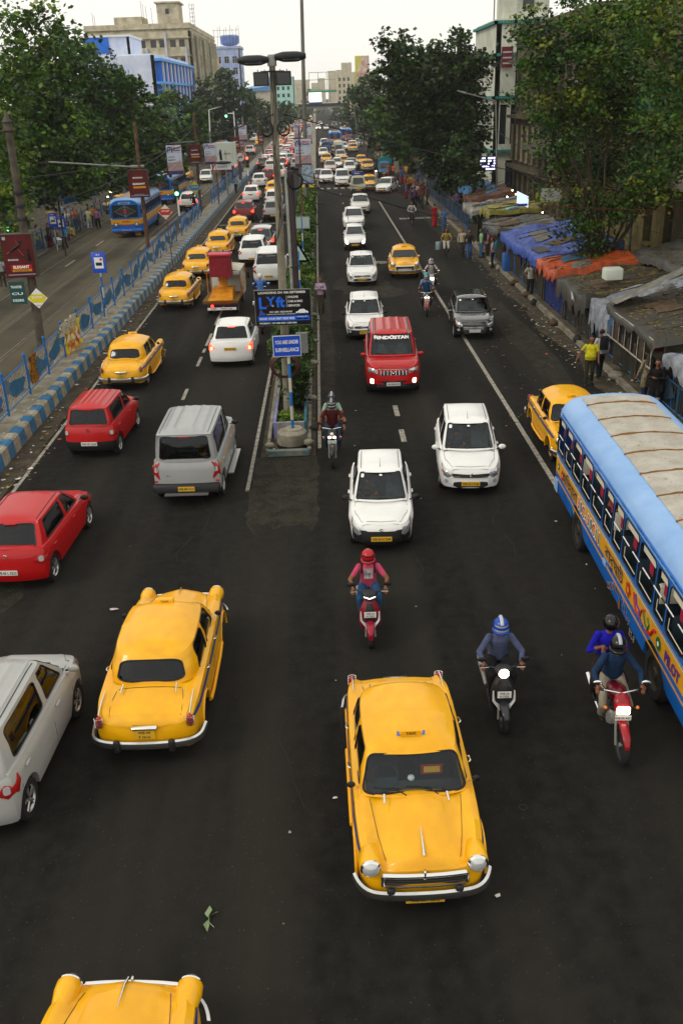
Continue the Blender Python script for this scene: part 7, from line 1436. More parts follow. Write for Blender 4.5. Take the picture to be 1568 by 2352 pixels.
def poster(uvs, Y, label, grp='white and navy posters on lamp posts', post=None):
 (u0, v0), (u1, v1) = uvs; x0, _, z1 = AY(u0, v0, Y); x1, _, z0 = AY(u1, v1, Y); w, h = x1 - x0, z1 - z0; rt = empty('poster', ((x0 + x1) / 2, Y, z0), R(2), label, 'poster', grp); p = MB(); p.box(-w / 2, w / 2, -.04, .04, 0, h, STEEL); p.box(-w / 2, w / 2, -.046, -.04, h * .42, h, GRD); p.box(-w / 2, w / 2, -.046, -.04, h * .13, h * .42, PK); p.box(-w / 2, w / 2, -.046, -.04, 0, h * .13, PB); p.build('panel', rt); p = MB(); f = -.05; NB = mat('poster_blue', '#1d2c86', .5)
 p.tube([(-w * .42, f, h * .76), (-w * .42, f, h * .86), (-w * .36, f, h * .93), (-w * .26, f, h * .94), (-w * .16, f, h * .93), (-w * .12, f, h * .86), (-w * .12, f, h * .76)], w * .045, 4, NB); p.box(-w * .29, -w * .24, f - .01, f, h * .79, h * .89, NB); words(p, 'Maan', w * .18, f, h * .905, h * .085, RED, width=w * .46, bold=.05); words(p, 'Shakti', w * .18, f, h * .825, h * .085, NB, width=w * .46, bold=.05); words(p, 'MAJBOOT', -w * .18, f, h * .50, h * .06, INK, width=w * .5, bold=.04); words(p, 'IRADE', -w * .2, f, h * .60, h * .055, NB, width=w * .4); p.box(-w * .42, w * .44, f, f + .002, h * .745, h * .752, INK)
 p.tube([(-w * .1, f, h * .2), (w * .5, f, h * .5)], .012, 4, DARK); p.build('advert', rt)
 if post:
  s = MB(); s.tube([(post, .1, -z0 + .3), (post, .1, h + 1.2)], .09, 8, STEEL); s.build('post', rt, 50)
 return rt
poster(((381, 334), (422, 400)), 78, 'largest white and navy poster on the left verge above the green signal', post=.0); poster(((468, 330), (499, 377)), 104, 'second white and navy poster beside the white ad box', post=.1); poster(((547, 288), (568, 325)), 150, 'smallest white and navy poster far up the left verge', post=.1)
poster(((675, 320), (716, 383)), 78, 'nearer white and navy poster on the central island mast'); poster(((674, 285), (692, 320)), 118, 'left white and navy poster behind the central mast', post=.2); poster(((698, 282), (717, 330)), 116, 'right white and navy poster behind the central mast', post=0)
p = MB(); x, y, z = AY(705, 430, 78); p.box(-.55, .55, -.05, .05, .3, 1.7, mat('poster_print', '#a9b8b4', .6, col2='#5a7a9a', vscale=6, detail=1)); p.box(-.62, .62, -.06, .06, 0, .22, YD); p.box(-.62, .62, -.06, .06, .22, .36, PURP); p.rbox(-.16, .16, -.14, -.06, .0, .3, .02, BLACK); tag(p.build('hoarding', None, None, (x, y, z)), 'small yellow and purple hoarding under the central poster', 'sign')
x, y, z = AY(523, 380, 100); p = MB(); rt = empty('ad_box', (x, y, z), 0, 'white cube shaped ad box with a dark logo on a post', 'ad box'); WB = mat('box_white', '#b9c0b4', .6); p.box(-1.0, .65, -.4, .6, 0, 2.2, WB); p.box(.67, .95, -.4, .6, .1, 2.2, WB); p.tube([(-1, -.41, 1.1), (.65, -.41, 1.1)], .01, 4, RED); p.build('case', rt); p = MB(); p.disc((-.6, -.41, 1.45), .12, SB, 12, 'y'); p.add([(-.75, -.41, 1.35), (-.5, -.41, 1.35), (-.45, -.41, .5), (-.7, -.41, .6)], [(0, 1, 2, 3)[::-1], (0, 1, 2, 3)], SB); p.tube([(-.1, -.41, 1.5), (-.1, -.41, .6)], .02, 4, INK)
words(p, 'FELICITA', .1, -.42, 1.18, .16, RUST); words(p, '9330161213181', -.2, -.42, -.12, .26, INK, width=1.5, bold=.05); p.build('advert', rt); p = MB(); p.tube([(-.2, 0, 0), (-.2, 0, -z + .4)], .09, 8, STEEL); p.build('post', rt)
x, y, z = AY(552, 361, 101); rt = empty('sign', (x, y, z), 0, 'round no parking sign with a red ring on the verge', 'sign'); p = MB(); p.lathe([(.42, 0), (.5, .01), (.5, .03), (.42, .03)], 20, RED, 'y'); p.disc((0, .012, 0), .43, WHITE, 20, 'y'); p.tube([(-.3, 0, -.3), (.3, 0, .3)], .04, 4, RED); p.box(-.25, .25, .0, .01, -.05, .05, INK); p.build('sign_face', rt); p = MB(); p.tube([(0, .04, -.4), (0, .04, -z + .45)], .05, 6, FB); p.build('post', rt)
x, y, z = AY(496, 384, 90); rt = empty('sign', (x, y, z), 0, 'small red bordered triangle sign on a rusty post', 'sign'); p = MB(); p.add([(-.45, 0, -.35), (.45, 0, -.35), (0, 0, .5)], [(0, 1, 2)], RED); p.add([(-.28, -.006, -.25), (.28, -.006, -.25), (0, -.006, .28)], [(0, 1, 2)], WHITE); p.build('sign_face', rt); p = MB(); p.tube([(0, .04, .4), (0, .04, -z + .45)], .06, 6, RUST); p.build('post', rt)
x, y, z = AY(514, 383, 88); rt = empty('sign', (x, y, z), 0, 'low white name board with a plant tray on the verge', 'sign'); p = MB(); p.box(-.7, .7, -.03, .03, -.25, .25, WHITE); words(p, 'KOLKATA', -.1, -.04, 0, .2, SB, width=.9); p.ball((0, 0, .35), (.75, .2, .14), DARK, 12, 6); p.build('board', rt); p = MB(); p.tube([(.2, .04, -.25), (.2, .04, -z + .4)], .05, 6, STEEL); p.build('post', rt)
def signal(loc, h, label, on='g', grp='traffic lights', arm=0):
 rt = empty('traffic_light', loc, 0, label, 'traffic light', grp); p = MB(); p.tube([(0, 0, 0), (0, 0, h)], .07, 8, WHITE); p.tube([(0, 0, .3), (0, 0, .9)], .072, 8, FB)
 if arm: p.tube([(0, 0, h - .2), (-arm, 0, h - .2)], .06, 8, WHITE)
 p.build('post', rt, 50); q = MB(); q.rbox(-.2 - arm, .2 - arm, -.2, -.02, h - (1.0 if not arm else .5), h + .25, .03, BLACK); q.build('housing', rt, 40)
 for k, (m, c) in enumerate((('r', RED), ('a', AMBER), ('g', GREEN))):
  z = h + .02 - k * (.38 if not arm else .26); l = MB(); mm = mat('signal_green_lit', (.1, 1, .4), .4, emis=6, ecol=(.15, 1, .35)) if (m == on == 'g') else (mat('signal_red_lit', (1, .1, .05), .4, emis=5, ecol=(1, .08, .04)) if m == on == 'r' else DARK); l.ball((-arm, -.2, z), (.15, .06, .15), mm); l.build('lamp', rt, 60)
x, y, z = AY(405, 425, 77); signal((x, 77, .1), z, 'green traffic light on a slim post beside the tram road', 'g'); x, y, z = AY(537, 264, 130); signal((x, y, .4), z, 'overhead green traffic light on a white arm', 'g', arm=1.0); x, y, z = AY(568, 372, 112); signal((x, y, .4), z, 'red traffic light at the far verge', 'r')
x, y, z = AY(14, 500, 58); signal((x, y, .1), z, 'green traffic light glowing under the left trees', 'g')
def streetlight(b, tp, Y, arm, label, m=STEEL, r=.08):
 p0 = (AY(b[0], b[1], Y)[0], Y, .2); p1 = AY(*tp, Y); rt = pole('street_light', p0, p1, r, r * .6, m, label, 'street light', 'slim street lights'); a = MB(); t = Vector(p1) - Vector(p0); e = Vector(AY(*arm, Y)) - Vector(p0); a.tube([t, t.lerp(e, .75), e], .035, 6, m); d = (e - t).normalized(); a.tube([e - d * .1, e + d * .55], [.09, .04], 6, STEEL); a.build('arm', rt, 50)
streetlight((1142, 500), (1138, 232), 72, (1066, 213), 'street light with its arm over the dark tree beside the ivory building'); streetlight((1452, 560), (1452, 228), 46, (1330, 191), 'street light whose arm crosses the yellowing tree'); streetlight((488, 420), (480, 252), 125, (500, 247), 'white street light on the left verge near the overhead signal', WHITE, .1); streetlight((824, 320), (812, 242), 190, (802, 238), 'far curved street light on the right pavement')
streetlight((758, 260), (757, 195), 520, (763, 190), 'tall mast light at the end of the avenue', STEEL, .25)
pole('mast', (-1.15, 79, .3), AY(692, -30, 79), .20, .13, mat('mast_grey', '#76756c', .6, col2='#54544c', vscale=3, stretch=(1, 1, .2)), 'very tall grey mast on the central island rising out of the frame', 'mast'); X2 = AY(686, 282, 62)
pole('post', (-1.2, 62, .3), AY(684, 290, 112)[:1] + (62, 8.0) if False else (AY(686, 292, 62)), .07, .05, RUST, 'thin dark post in front of the tall grey mast', 'post')
def wire(label, pts, r=.018, m=BLACK, sag=.5):
 p = MB(); a = [Vector(q) for q in pts]
 for i in range(len(a) - 1):
  n = 14; p.tube([a[i].lerp(a[i + 1], t / n) - Vector((0, 0, sag * 4 * (t / n) * (1 - t / n))) for t in range(n + 1)], r, 5, m)
 tag(p.build('wire', None, 60), label, 'cable', 'overhead cables')
wire('thick black cable running left from the concrete lamp post', [AY(-60, 412, 36), AY(628, 262, 27.2)], .014, sag=.45)
wire('thick black cable running right from the lamp post into the market trees', [AY(650, 262, 27.2), AY(1600, 462, 46)], .016, sag=.3)
wire('black cable crossing the far left trees to the second tram pole', [AY(-20, 500, 40), AY(440, 300, 84)], .016, sag=.9)
wire('thin red cable stretched across the right road', [AY(690, 400, 31), AY(1000, 452, 40), AY(1620, 486, 40)], .012, mat('cable_red'), sag=.12)
wire('dark cable dropping in loops from the black steel post', [AY(680, 400, 31), AY(830, 448, 33), AY(1180, 520, 50)], .015, sag=.25); wire('dangling loop of cable over the right lane', [AY(690, 445, 31), AY(760, 470, 32), AY(795, 470, 32), AY(800, 505, 32)], .010, sag=.12)
wire('pair of cables entering the beige building', [AY(1140, 300, 72), AY(1330, 400, 60), AY(1600, 500, 50)], .02, sag=.3); wire('cable from the slim street light to the ochre building', [AY(1145, 330, 70), AY(1260, 440, 56), AY(1620, 560, 40)], .015, sag=.3)
wire('thin cable sweeping between the tram poles over the left road', [AY(-20, 545, 36), AY(160, 470, 50), AY(445, 345, 84)], .015, sag=.5)
# market stalls on the right
def tarp(x0, x1, y0, y1, zf, zb, amp, seed, hang=.35, ridge=0):
 rg = random.Random(seed); ph = [rg.uniform(0, 6) for _ in range(6)]; nx, ny = 20, 36; amp *= 1.5; P = []
 for i in range(nx + 1):
  row = []
  for j in range(ny + 1):
   s, t = i / nx, j / ny; x = x0 + (x1 - x0) * s; y = y0 + (y1 - y0) * t; z = zf + (zb - zf) * s + ridge * (1 - abs(2 * t - 1)) + amp * (sin(t * 9 + ph[0] + s * 2) * .5 + sin(t * 29 + s * 13 + ph[5]) * .16 + sin(s * 23 - t * 15 + ph[4]) * .14 + sin(t * 17 + ph[1] - s * 5) * .3 + sin(s * 11 + ph[2] + t * 4) * .35)
   z -= .10 * (sin(pi * ((t * 3) % 1))) * (1 - .4 * s)
   row.append((x, y, z))
  P.append(row)
 f = [(x - .03 - .05 * abs(sin(j * 1.1 + ph[3])), y, z - hang * (.85 + .16 * sin(j * .8 + ph[4]) + .10 * sin(j * 2.3 + ph[1]))) for j, (x, y, z) in enumerate(P[0])]; f2 = [(x - .05, y, z - .04) for (x, y, z) in P[0]]; P = [f, f2] + P
 Q = []
 for row in P: Q.append([(row[0][0], row[0][1] - .06, row[0][2] - hang * .7)] + row + [(row[-1][0], row[-1][1] + .06, row[-1][2] - hang * .7)])
 return Q
TARPN = 'market stalls roofed with plastic sheets'
def tm(n, c, c2, sc=2.5): return mat('tarp_' + n, c, .48, col2=c2, vscale=sc, bump=.35, bscale=7, detail=6, spec=.5)
def stall(y0, y1, zf, zb, tmn, label, wallm=None, x0=10.35, x1=13.7, hang=.4, amp=.09, seed=1, litter=.5, goods=True, ridge=0, wz=(.17, 1.3)):
 rt = empty('market_stall', (x0, y0, .17), 0, label, 'stall', TARPN); o = Vector((x0, y0, .17)); P = [[tuple(Vector(q) - o) for q in r] for r in tarp(x0 - .25, x1, y0, y1, zf, zb, amp, seed, hang, ridge)]
 c = MB(); c.grid(P, tmn); c.build('tarpaulin', rt, 70); rg = random.Random(seed)
 for k in range(3 if y0 < 80 else 1):
  i0, j0 = rg.randrange(3, 14), rg.randrange(2, 26); i1, j1 = min(len(P) - 1, i0 + rg.randrange(4, 9)), min(len(P[0]) - 2, j0 + rg.randrange(5, 12)); c = MB(); ma = rg.choice([mat('sheet_scrap_a', '#6b6a64', .6, col2='#4a4944', vscale=5), mat('sheet_scrap_b', '#34332e', .6, col2='#4c4a42', vscale=5), mat('sheet_scrap_c', '#2c4a66', .6, col2='#3c5a70', vscale=5), mat('sheet_scrap_d', '#5c4a34', .7, col2='#3c3226', vscale=5)])
  c.grid([[(q[0] + rg.uniform(-.04, .04), q[1] + rg.uniform(-.04, .04), q[2] + .025 + rg.uniform(0, .04)) for q in r[j0:j1]] for r in P[i0:i1]], ma); c.build('patch_sheet', rt, 70)
 for k in range(2): a = rg.uniform(y0, y1); c = MB(); c.tube([(0, a - y0, zf - .05), (x1 - x0, a - y0 + rg.uniform(-.8, .8), zb + .08)], .022, 5, BARKP); c.build('bamboo_pole', rt)
 for k in range(int((y1 - y0) * .9)):
  a = rg.uniform(.1, y1 - y0 - .5); c = MB(); h_ = rg.uniform(.3, .9); c.grid([[(-.1 + .05 * sin(q * 2 + k), a + .3 * q / 4, zf - .45 - (h_ if i else 0)) for q in range(5)] for i in range(2)], cloth(rg.choice(['#3a3a36', '#6a2c24', '#2c3f66', '#6e6a5c', '#4a4632', '#1c1c1e', '#5a4a6a', '#2c5a4a']))); c.build('hanging_cloth', rt, 70)
 for y in np.linspace(y0 + .1, y1 - .1, max(2, int((y1 - y0) / 2.2) + 1)):
  for x, z in ((x0 + .1, zf), (x1 - .1, zb)): p = MB(); p.tube([(x - o.x, y - o.y, 0), (x - o.x, y - o.y, z - .2)], .035, 6, BARKP if rg.random() < .5 else FB); p.build('post', rt, 50)
 w = MB(); wm = wallm or mat('stall_cloth', '#26251f', .85, col2='#3a372c', vscale=3, bump=.4, bscale=9); n = 18
 for yy in (y0 + .12, y1 - .12): w.grid([[(x0 + .1 + (x1 - x0 - .2) * k / n - o.x, yy - o.y + .04 * sin(k * 1.9), z) for k in range(n + 1)] for z in (0.02, zf - .35)], wm); w.grid([[(x0 + .1 + (x1 - x0 - .2) * k / n - o.x, yy - o.y + .04 * sin(k * 1.9) + .01, z) for k in range(n + 1)] for z in (0.02, zf - .35)], wm, flip=True)
 w.grid([[(.12 + .06 * sin(k * 1.3 + seed) + .04 * (1 if z < .3 else 0), (y1 - y0) * k / 24, z) for k in range(25)] for z in (.05, wz[1] * .5, wz[1])], wm, flip=True); w.grid([[(x1 - x0, (y1 - y0) * k / 4, z) for k in range(5)] for z in (.05, zb - .3)], wm); w.build('side_sheet', rt, 70)
 if goods:
  g = MB(); g.rbox(.35, 1.1, .2, y1 - y0 - .2, .0, .85, .03, mat('stall_wood', '#3c3226', .8, var=.3));
  for k in range(int((y1 - y0) * 3)): q = rg.choice(['#8a2f24', '#2c4a86', '#b0a890', '#6b5a2a', '#2d5a3a', '#151515', '#a86a2a']); y = .3 + rg.random() * (y1 - y0 - .7); g.rbox(.4 + rg.random() * .3, .75 + rg.random() * .3, y, y + .25, .86, .95 + rg.random() * .4, .02, mat('goods_' + q.strip('#'), q, .7))
  g.build('counter', rt, 40)
 if litter:
  rg2 = np.random.default_rng(seed); n = int(900 * litter * (y1 - y0) / 5); me = MB(); V = []; flat = P[3:]
  for k in range(n):
   i = int(rg2.integers(0, len(flat) - 1)); j = int(rg2.integers(1, len(flat[0]) - 2)); a, b = rg2.random(2); p = (Vector(flat[i][j]) * (1 - a) + Vector(flat[i + 1][j]) * a) * (1 - b) + (Vector(flat[i][j + 1]) * (1 - a) + Vector(flat[i + 1][j + 1]) * a) * b; p.z += .012; r_ = .03 + .05 * rg2.random(); t = rg2.random() * 6; cc, ss = cos(t) * r_, sin(t) * r_
   me.add([p + Vector((cc, ss, 0)), p + Vector((-ss * .6, cc * .6, .01)), p + Vector((-cc, -ss, 0)), p + Vector((ss * .6, -cc * .6, .01))], [(0, 1, 2, 3)], mat(*[('fallen_leaf', '#6b5a24', .8), ('fallen_leaf_dark', '#3a3018', .8), ('fallen_leaf_yellow', '#a88a24', .8)][int(rg2.integers(0, 3))]))
  lo = me.build('leaf_litter', rt); tag(lo, kind='stuff')
 return rt
TB_ = tm('blue', '#2a4fae', '#18306e'); TO = tm('orange', '#c4501c', '#7c3414'); TD = tm('dark', '#2c2b27', '#3e3b33', 4); TS = tm('silver', '#8b9098', '#5e636a', 3); TGY = tm('grey', '#54544e', '#3c3c38'); TY = tm('yellow', '#857d1c', '#55501c'); TW = tm('white', '#85837a', '#57554e'); TBR = tm('brown', '#4a4034', '#332c24'); TOR2 = tm('rust', '#5c3522', '#3a261a'); TSKY = tm('sky', '#3d6f9c', '#2c5478')
stall(43.6, 52.6, 2.15, 2.75, TB_, 'stall under the long bright blue tarpaulin', seed=2, litter=.35, hang=.5, x1=14.2); stall(39.6, 43.4, 2.15, 2.6, TO, 'stall under the orange tarpaulin with blue side cloths', mat('cloth_navy', '#1f2f6a', .8, var=.4), seed=3, hang=.45, litter=.9, goods=False, wz=(.17, 1.9))
s_ = stall(34.9, 39.4, 2.05, 2.5, TD, 'stall under a leaf strewn black sheet lettered IA', seed=4, hang=.8, litter=1.4, wz=(.17, 1.1)); t = MB(); t.text('IA', (-.40, 1.5, 1.62), (0, -1, 0), (-.2, 0, 1), .42, WHITE, bold=.06); t.build('lettering', s_)
stall(32.4, 34.7, 1.95, 2.7, TS, 'stall wrapped in a creased silver sheet hanging to the kerb', seed=5, hang=1.05, amp=.12, litter=.2, x0=10.5); s_ = stall(27.2, 32.2, 2.3, 3.1, TD, 'largest black sheeted stall with framed white windows along its front', seed=6, hang=.25, litter=1.2, x1=15.2, amp=.07, wz=(.17, 1.25))
w = MB()
for k in range(7): y = .35 + k * .66; w.box(-.22, -.20, y, y + .03, 1.1, 2.02, FW); w.box(-.19, -.17, y + .05, y + .58, 1.15, 1.98, [Bk, TBR, Bk, Bk, Bk, TOR2, TSKY][k]); w.rbox(-.20, -.10, y + .2, y + .4, 1.12, 1.5, .02, TBR)
for z in (1.08, 2.0): w.box(-.23, -.20, .3, 4.9, z, z + .04, FW)
w.build('display_frame', s_); t = MB(); t.grid([[(-.2 + .5 * i, 4.6 + .5 * sin(k), 2.2 + .22 * i + .03 * k) for k in range(5)] for i in range(7)], TW); t.build('white_strip', s_, 70)
s_ = stall(24.4, 27.0, 1.95, 2.3, TS, 'nearest kiosk under a pale silver sheet with grey shelves facing the road', seed=7, hang=.45, amp=.12, litter=.1, x0=10.6, x1=14.0); w = MB(); LG_ = mat('louvre_grey', '#5a5c60', .5, .3)
for k in range(7): w.box(.55, 1.55, -.14, -.10, .35 + k * .21, .38 + k * .21, LG_); w.box(.57, 1.53, -.10, -.07, .39 + k * .21, .55 + k * .21, mat('louvre_dark', '#2e3034', .6))
for x in (.53, 1.55): w.box(x, x + .03, -.15, -.06, .3, 1.85, LG_)
w.build('shelves', s_)
stall(53.6, 58.6, 2.1, 2.4, TGY, 'stall under a grey sheet with white flaps just past the blue one', seed=8, litter=.4); stall(58.9, 62.5, 2.5, 2.8, TY, 'stall under the mustard yellow sheet', seed=9, litter=.1, x0=10.8); stall(62.8, 67, 2.2, 2.5, TW, 'stall under a dirty white sheet beyond the yellow one', seed=10, litter=.2); stall(67.2, 71, 2.4, 3.0, TOR2, 'stall under a rust coloured sheet', seed=11, litter=.2, x0=11); stall(72.5, 78, 2.4, 2.7, TSKY, 'stall under a faded blue sheet behind the slim tree', seed=12, litter=.2, x0=11.6); stall(80, 88, 2.4, 2.7, TBR, 'brown roofed stall behind the crowd', seed=13, litter=0, x0=12.4)
for i, (y, c) in enumerate(((92, TSKY), (98, TGY), (104, TB_), (112, TOR2), (121, TGY), (131, TSKY))): stall(y, y + 5, 2.3, 2.6, c, 'far market stall seen small beyond the crowd', seed=20 + i, litter=0, x0=11.8, x1=14)
stall(33, 42, 2.5, 2.9, TGY, 'back row stall with a peaked grey sheet behind the black one', seed=30, x0=13.9, x1=16.4, litter=.3, goods=False, ridge=.5)
BULB = mat('bulb_lit', (1, .8, .4), .5, emis=14, ecol=(1, .72, .30)); BULBW = mat('bulb_white', (1, 1, .95), .5, emis=10, ecol=(1, .98, .85))
bl = [(1096, 420, 84, 0), (1078, 436, 86, 0), (1106, 448, 82, 1), (1062, 450, 88, 0), (1120, 430, 80, 0), (1128, 446, 76, 0), (1115, 462, 74, 1), (1090, 462, 80, 0), (1137, 438, 70, 1), (1176, 437, 60, 0), (1184, 446, 60, 0), (1164, 452, 64, 1), (1150, 470, 66, 0), (1335, 545, 47, 0), (1330, 560, 47, 0), (1245, 488, 56, 0)]
for i, (u, v, Y, k) in enumerate(bl): q = MB(); r = .05 if k else .045; q.ball((0, 0, 0), (r, r, r), BULBW if k else BULB); q.tube([(0, 0, .06), (0, 0, .35)], .008, 4, BLACK); tag(q.build('hanging_bulb', None, 60, AY(u, v, Y)), 'bare lit bulb hanging among the market stalls', 'light bulb', 'lit bulbs in the market')
q = MB(); x, y, z = AY(1185, 478, 58); q.add([(0, 0, .3), (.72, 0, .0), (.72, 0, .65), (0, 0, 1.0)], [(0, 1, 2, 3)], mat('lit_sign_white', (.8, .9, 1), .5, emis=.75, ecol=(.6, .8, 1))); q.box(.05, .65, -.02, -.01, .1, .25, SB); tag(q.build('shop_sign', None, None, (x, y, z)), 'glowing white shop sign tilted over the market', 'sign', 'lit signs in the market')
q = MB(); q.box(0, 1.5, -.03, .03, 0, 1.15, Bk); LED = mat('led_text', (.6, .6, 1), .5, emis=2.5, ecol=(.62, .60, 1)); rg = random.Random(2)
for r_ in range(5):
 for c_ in range(9):
  if rg.random() < .75: q.box(.08 + c_ * .155, .20 + c_ * .155 + rg.uniform(-.03, .02), -.04, -.03, .10 + r_ * .21, .23 + r_ * .21, LED)
tag(q.build('shop_sign', None, None, AY(1095, 394, 79)), 'violet white digital screen beside the dark tree', 'sign', 'lit signs in the market')
q = MB(); x, y, z = AY(1240, 464, 60); q.box(0, 1.35, -.03, .03, 0, .8, mat('board_white', '#a8aaa6', .6)); words(q, 'SHOP', .6, -.04, .6, .15, INK); words(q, 'TO LET', .65, -.04, .3, .13, SB); tag(q.build('shop_sign', None, None, (x, y, z)), 'plain white board over the market shops', 'sign'); q = MB(); x, y, z = AY(1265, 430, 57); q.box(0, 1.75, -.03, .03, 0, .78, MR); words(q, 'HOTEL AL QO', .85, -.04, .6, .2, mat('sign_script'), width=1.5); words(q, 'RESTAURANT', .85, -.04, .25, .16, mat('sign_script'), width=1.3); tag(q.build('shop_sign', None, None, (x, y, z)), 'dull maroon hotel sign on the beige building', 'sign')
q = MB(); x, y, z = AY(1160, 488, 60); q.box(0, 1.2, -.1, .1, 0, .35, mat('shop_green', '#4f8f74', .6, emis=.4, ecol=(.3, .8, .6))); q.box(.3, .85, -.02, .1, -1.4, 0, mat('lit_doorway', '#d8c060', .6, emis=.8, ecol=(1, .8, .35))); tag(q.build('shopfront', None, None, (x, y, z)), 'green fascia over a warmly lit doorway behind the stalls', 'shopfront')
q = MB(); q.rbox(-.35, .35, -.3, .3, 0, .42, .05, WB); tag(q.build('utility_box', None, 40, AY(1405, 640, 36)), 'white water box sitting on the sheets under the tree', 'box'); q = MB(); q.rbox(-.4, .4, -.35, .35, 0, .95, .04, mat('drum_blue', '#1c4f8f', .5)); tag(q.build('drum', None, 40, (10.5, 51.8, .17)), 'squat blue tub standing at the kerb beside the blue tarpaulin', 'tub'); q = MB(); q.lathe([(0, .02), (.28, .02), (.28, .85), (0, .87)], 16, mat('drum_navy', '#20264e', .5), 'z'); tag(q.build('drum', None, 50, (10.9, 54.2, .17)), 'dark blue plastic drum beside the grey stall', 'drum')
def umbrella(loc, r, c1, c2, label):
 rt = empty('umbrella', loc, 0, label, 'umbrella', 'street umbrellas'); q = MB(); n = 12
 for k in range(n): a, b = 2 * pi * k / n, 2 * pi * (k + 1) / n; q.add([(0, 0, .45), (r * cos(a), r * sin(a), 0), (r * cos(b), r * sin(b), 0)], [(0, 1, 2)], c1 if k % 2 else c2)
 q.build('canopy', rt); q = MB(); q.tube([(0, 0, .4), (0, 0, -2.0)], .02, 6, STEEL); q.build('stick', rt)
umbrella(AY(992, 385, 104), .9, RED, WHITE, 'red and white umbrella above the crowd'); umbrella(AY(1108, 465, 76), 1.1, SB, mat('umb_pale', '#6a84b8', .6), 'blue umbrella over the lit stalls')
for i in range(12):      # sacks, baskets and rubbish bags at the kerb
 q = MB(); rg = random.Random(i * 7); q.ball((0, 0, .14), (rg.uniform(.15, .3), rg.uniform(.15, .3), .16), cloth(rg.choice(['#8a8474', '#3a4a5a', '#5a4630', '#9a9688', '#2c2c2c']))); q.v = [(a * rg.uniform(.9, 1.1), b_ * rg.uniform(.9, 1.1), c * rg.uniform(.8, 1.1)) for a, b_, c in q.v]; tag(q.build('sack', None, 60, (rg.uniform(9.9, 10.2), 30 + i * 3.1 + rg.uniform(-1, 1), .02)), ['pale', 'dusty', 'dark', 'small'][i % 4] + ' rubbish sack slumped against the right kerb', 'sack', 'rubbish sacks along the right kerb')
# left footpath things
rt = empty('bus_shelter', (-22.5, 66, .14), 0, 'blue bus shelter with large posters under the left trees', 'bus shelter'); q = MB(); q.box(-1.6, 1.2, -4, 4, 2.9, 3.05, FBD); q.build('roof', rt)
for k, (u0, u1, v0, v1, c, n) in enumerate(((80, 100, 396, 470, SB, 'panel'), (97, 136, 390, 463, mat('poster_teal', '#2f5a56', .5, col2='#6a8a76', vscale=4), 'panel'), (130, 178, 382, 460, mat('poster_map', '#b8b48e', .5, col2='#5a74b8', vscale=5, detail=2), 'panel'))):
 x0, _, z1 = AY(u0, v0, 63); x1, _, z0 = AY(u1, v1, 63); q = MB(); a = R(14) * 0; q.add([(x0 + 22.5, -3.0 - .1 * k, z1 - .14), (x1 + 22.5, -2.6 - .1 * k, z1 + .1 * k - .14), (x1 + 22.5, -2.6 - .1 * k, z0 - .14), (x0 + 22.5, -3.0 - .1 * k, z0 - .2)], [(0, 3, 2, 1), (0, 1, 2, 3)], c)
 if k == 2:
  for s in (.06, .42, .78): q.add([(x0 + 22.5 + (x1 - x0) * s, -3.25 + .4 * s, z1 - .2), (x0 + 22.5 + (x1 - x0) * (s + .17), -3.25 + .4 * (s + .17), z1 - .2), (x0 + 22.5 + (x1 - x0) * (s + .17), -3.25 + .4 * (s + .17), z0), (x0 + 22.5 + (x1 - x0) * s, -3.25 + .4 * s, z0)], [(0, 3, 2, 1)], SB if s != .42 else mat('poster_white', '#b4b6b0', .5))
  q.add([(x0 + 22.7, -3.3, z0 - .35), (x1 + 22.7, -2.9, z0 - .15), (x1 + 22.7, -2.9, z0 + .25), (x0 + 22.7, -3.3, z0 + .05)], [(0, 1, 2, 3), (3, 2, 1, 0)], mat('sign_skyblue'))
 q.build(n, rt)
for y in (-3, 0, 3): q = MB(); q.tube([(0, y, 0), (0, y, 2.9)], .06, 6, FBD); q.build('post', rt)
q = MB(); q.box(-.6, -.2, -3.5, 3.5, .42, .48, FBD); q.build('bench', rt)
q = MB(); q.add([(-24.5, 60, 3.0), (-20.2, 60, 2.5), (-20.2, 63, 2.5), (-24.5, 63, 3.4)], [(0, 1, 2, 3)], TB_); q.add([(-24.5, 60, 3.0), (-20.2, 60, 2.5), (-20.2, 60, 2.0), (-24.5, 60, 2.2)], [(3, 2, 1, 0)], TB_); tag(q.build('awning'), 'bright blue sheet awning behind the near tram pole', 'awning')
q = MB(); q.tube([(AY(92, 200, 64)[0], 64, .1), AY(97, 200, 64)], [.08, .06], 6, BARKP); tag(q.build('pole'), 'thin pale pole in front of the bus shelter posters', 'pole'); o = px_tree((-20.6, 60, .14), 60, [(52, 280, 34), (60, 340, 26)], 'mid', .34, 'thin leaning tree trunk beside the near tram pole', .8, .26, LG, bark=BARKP)
s_ = stall(56.5, 60.5, 2.0, 2.4, mat('tarp_olive', '#5c584a', .7, col2='#3a382e', vscale=3, bump=.5, bscale=7), 'pavement stall under a wrinkled olive sheet left of the seated traders', x0=-21.8, x1=-19.4, hang=.5, seed=41, litter=0)
for i, (u, v, Y, c, rr_) in enumerate(((213, 408, 90, (1, .45, .1), .22), (196, 402, 92, (1, .6, .2), .12), (255, 440, 96, (1, .9, .35), .16), (248, 452, 94, (.9, 1, .4), .1), (240, 432, 98, (1, .9, .4), .1))):
 q = MB(); q.ball((0, 0, 0), (rr_, .1, rr_ * .6), mat('lamp_glow_%d' % i, c, .5, emis=6, ecol=c)); tag(q.build('shop_lamp', None, 60, AY(u, v, Y)), ['orange lamp glowing under the left trees', 'smaller orange lamp above the orange one', 'yellow lamp glowing behind the blue bus', 'greenish lamp below the yellow one', 'little yellow lamp left of the yellow one'][i], 'lamp', 'lit lamps under the left trees')
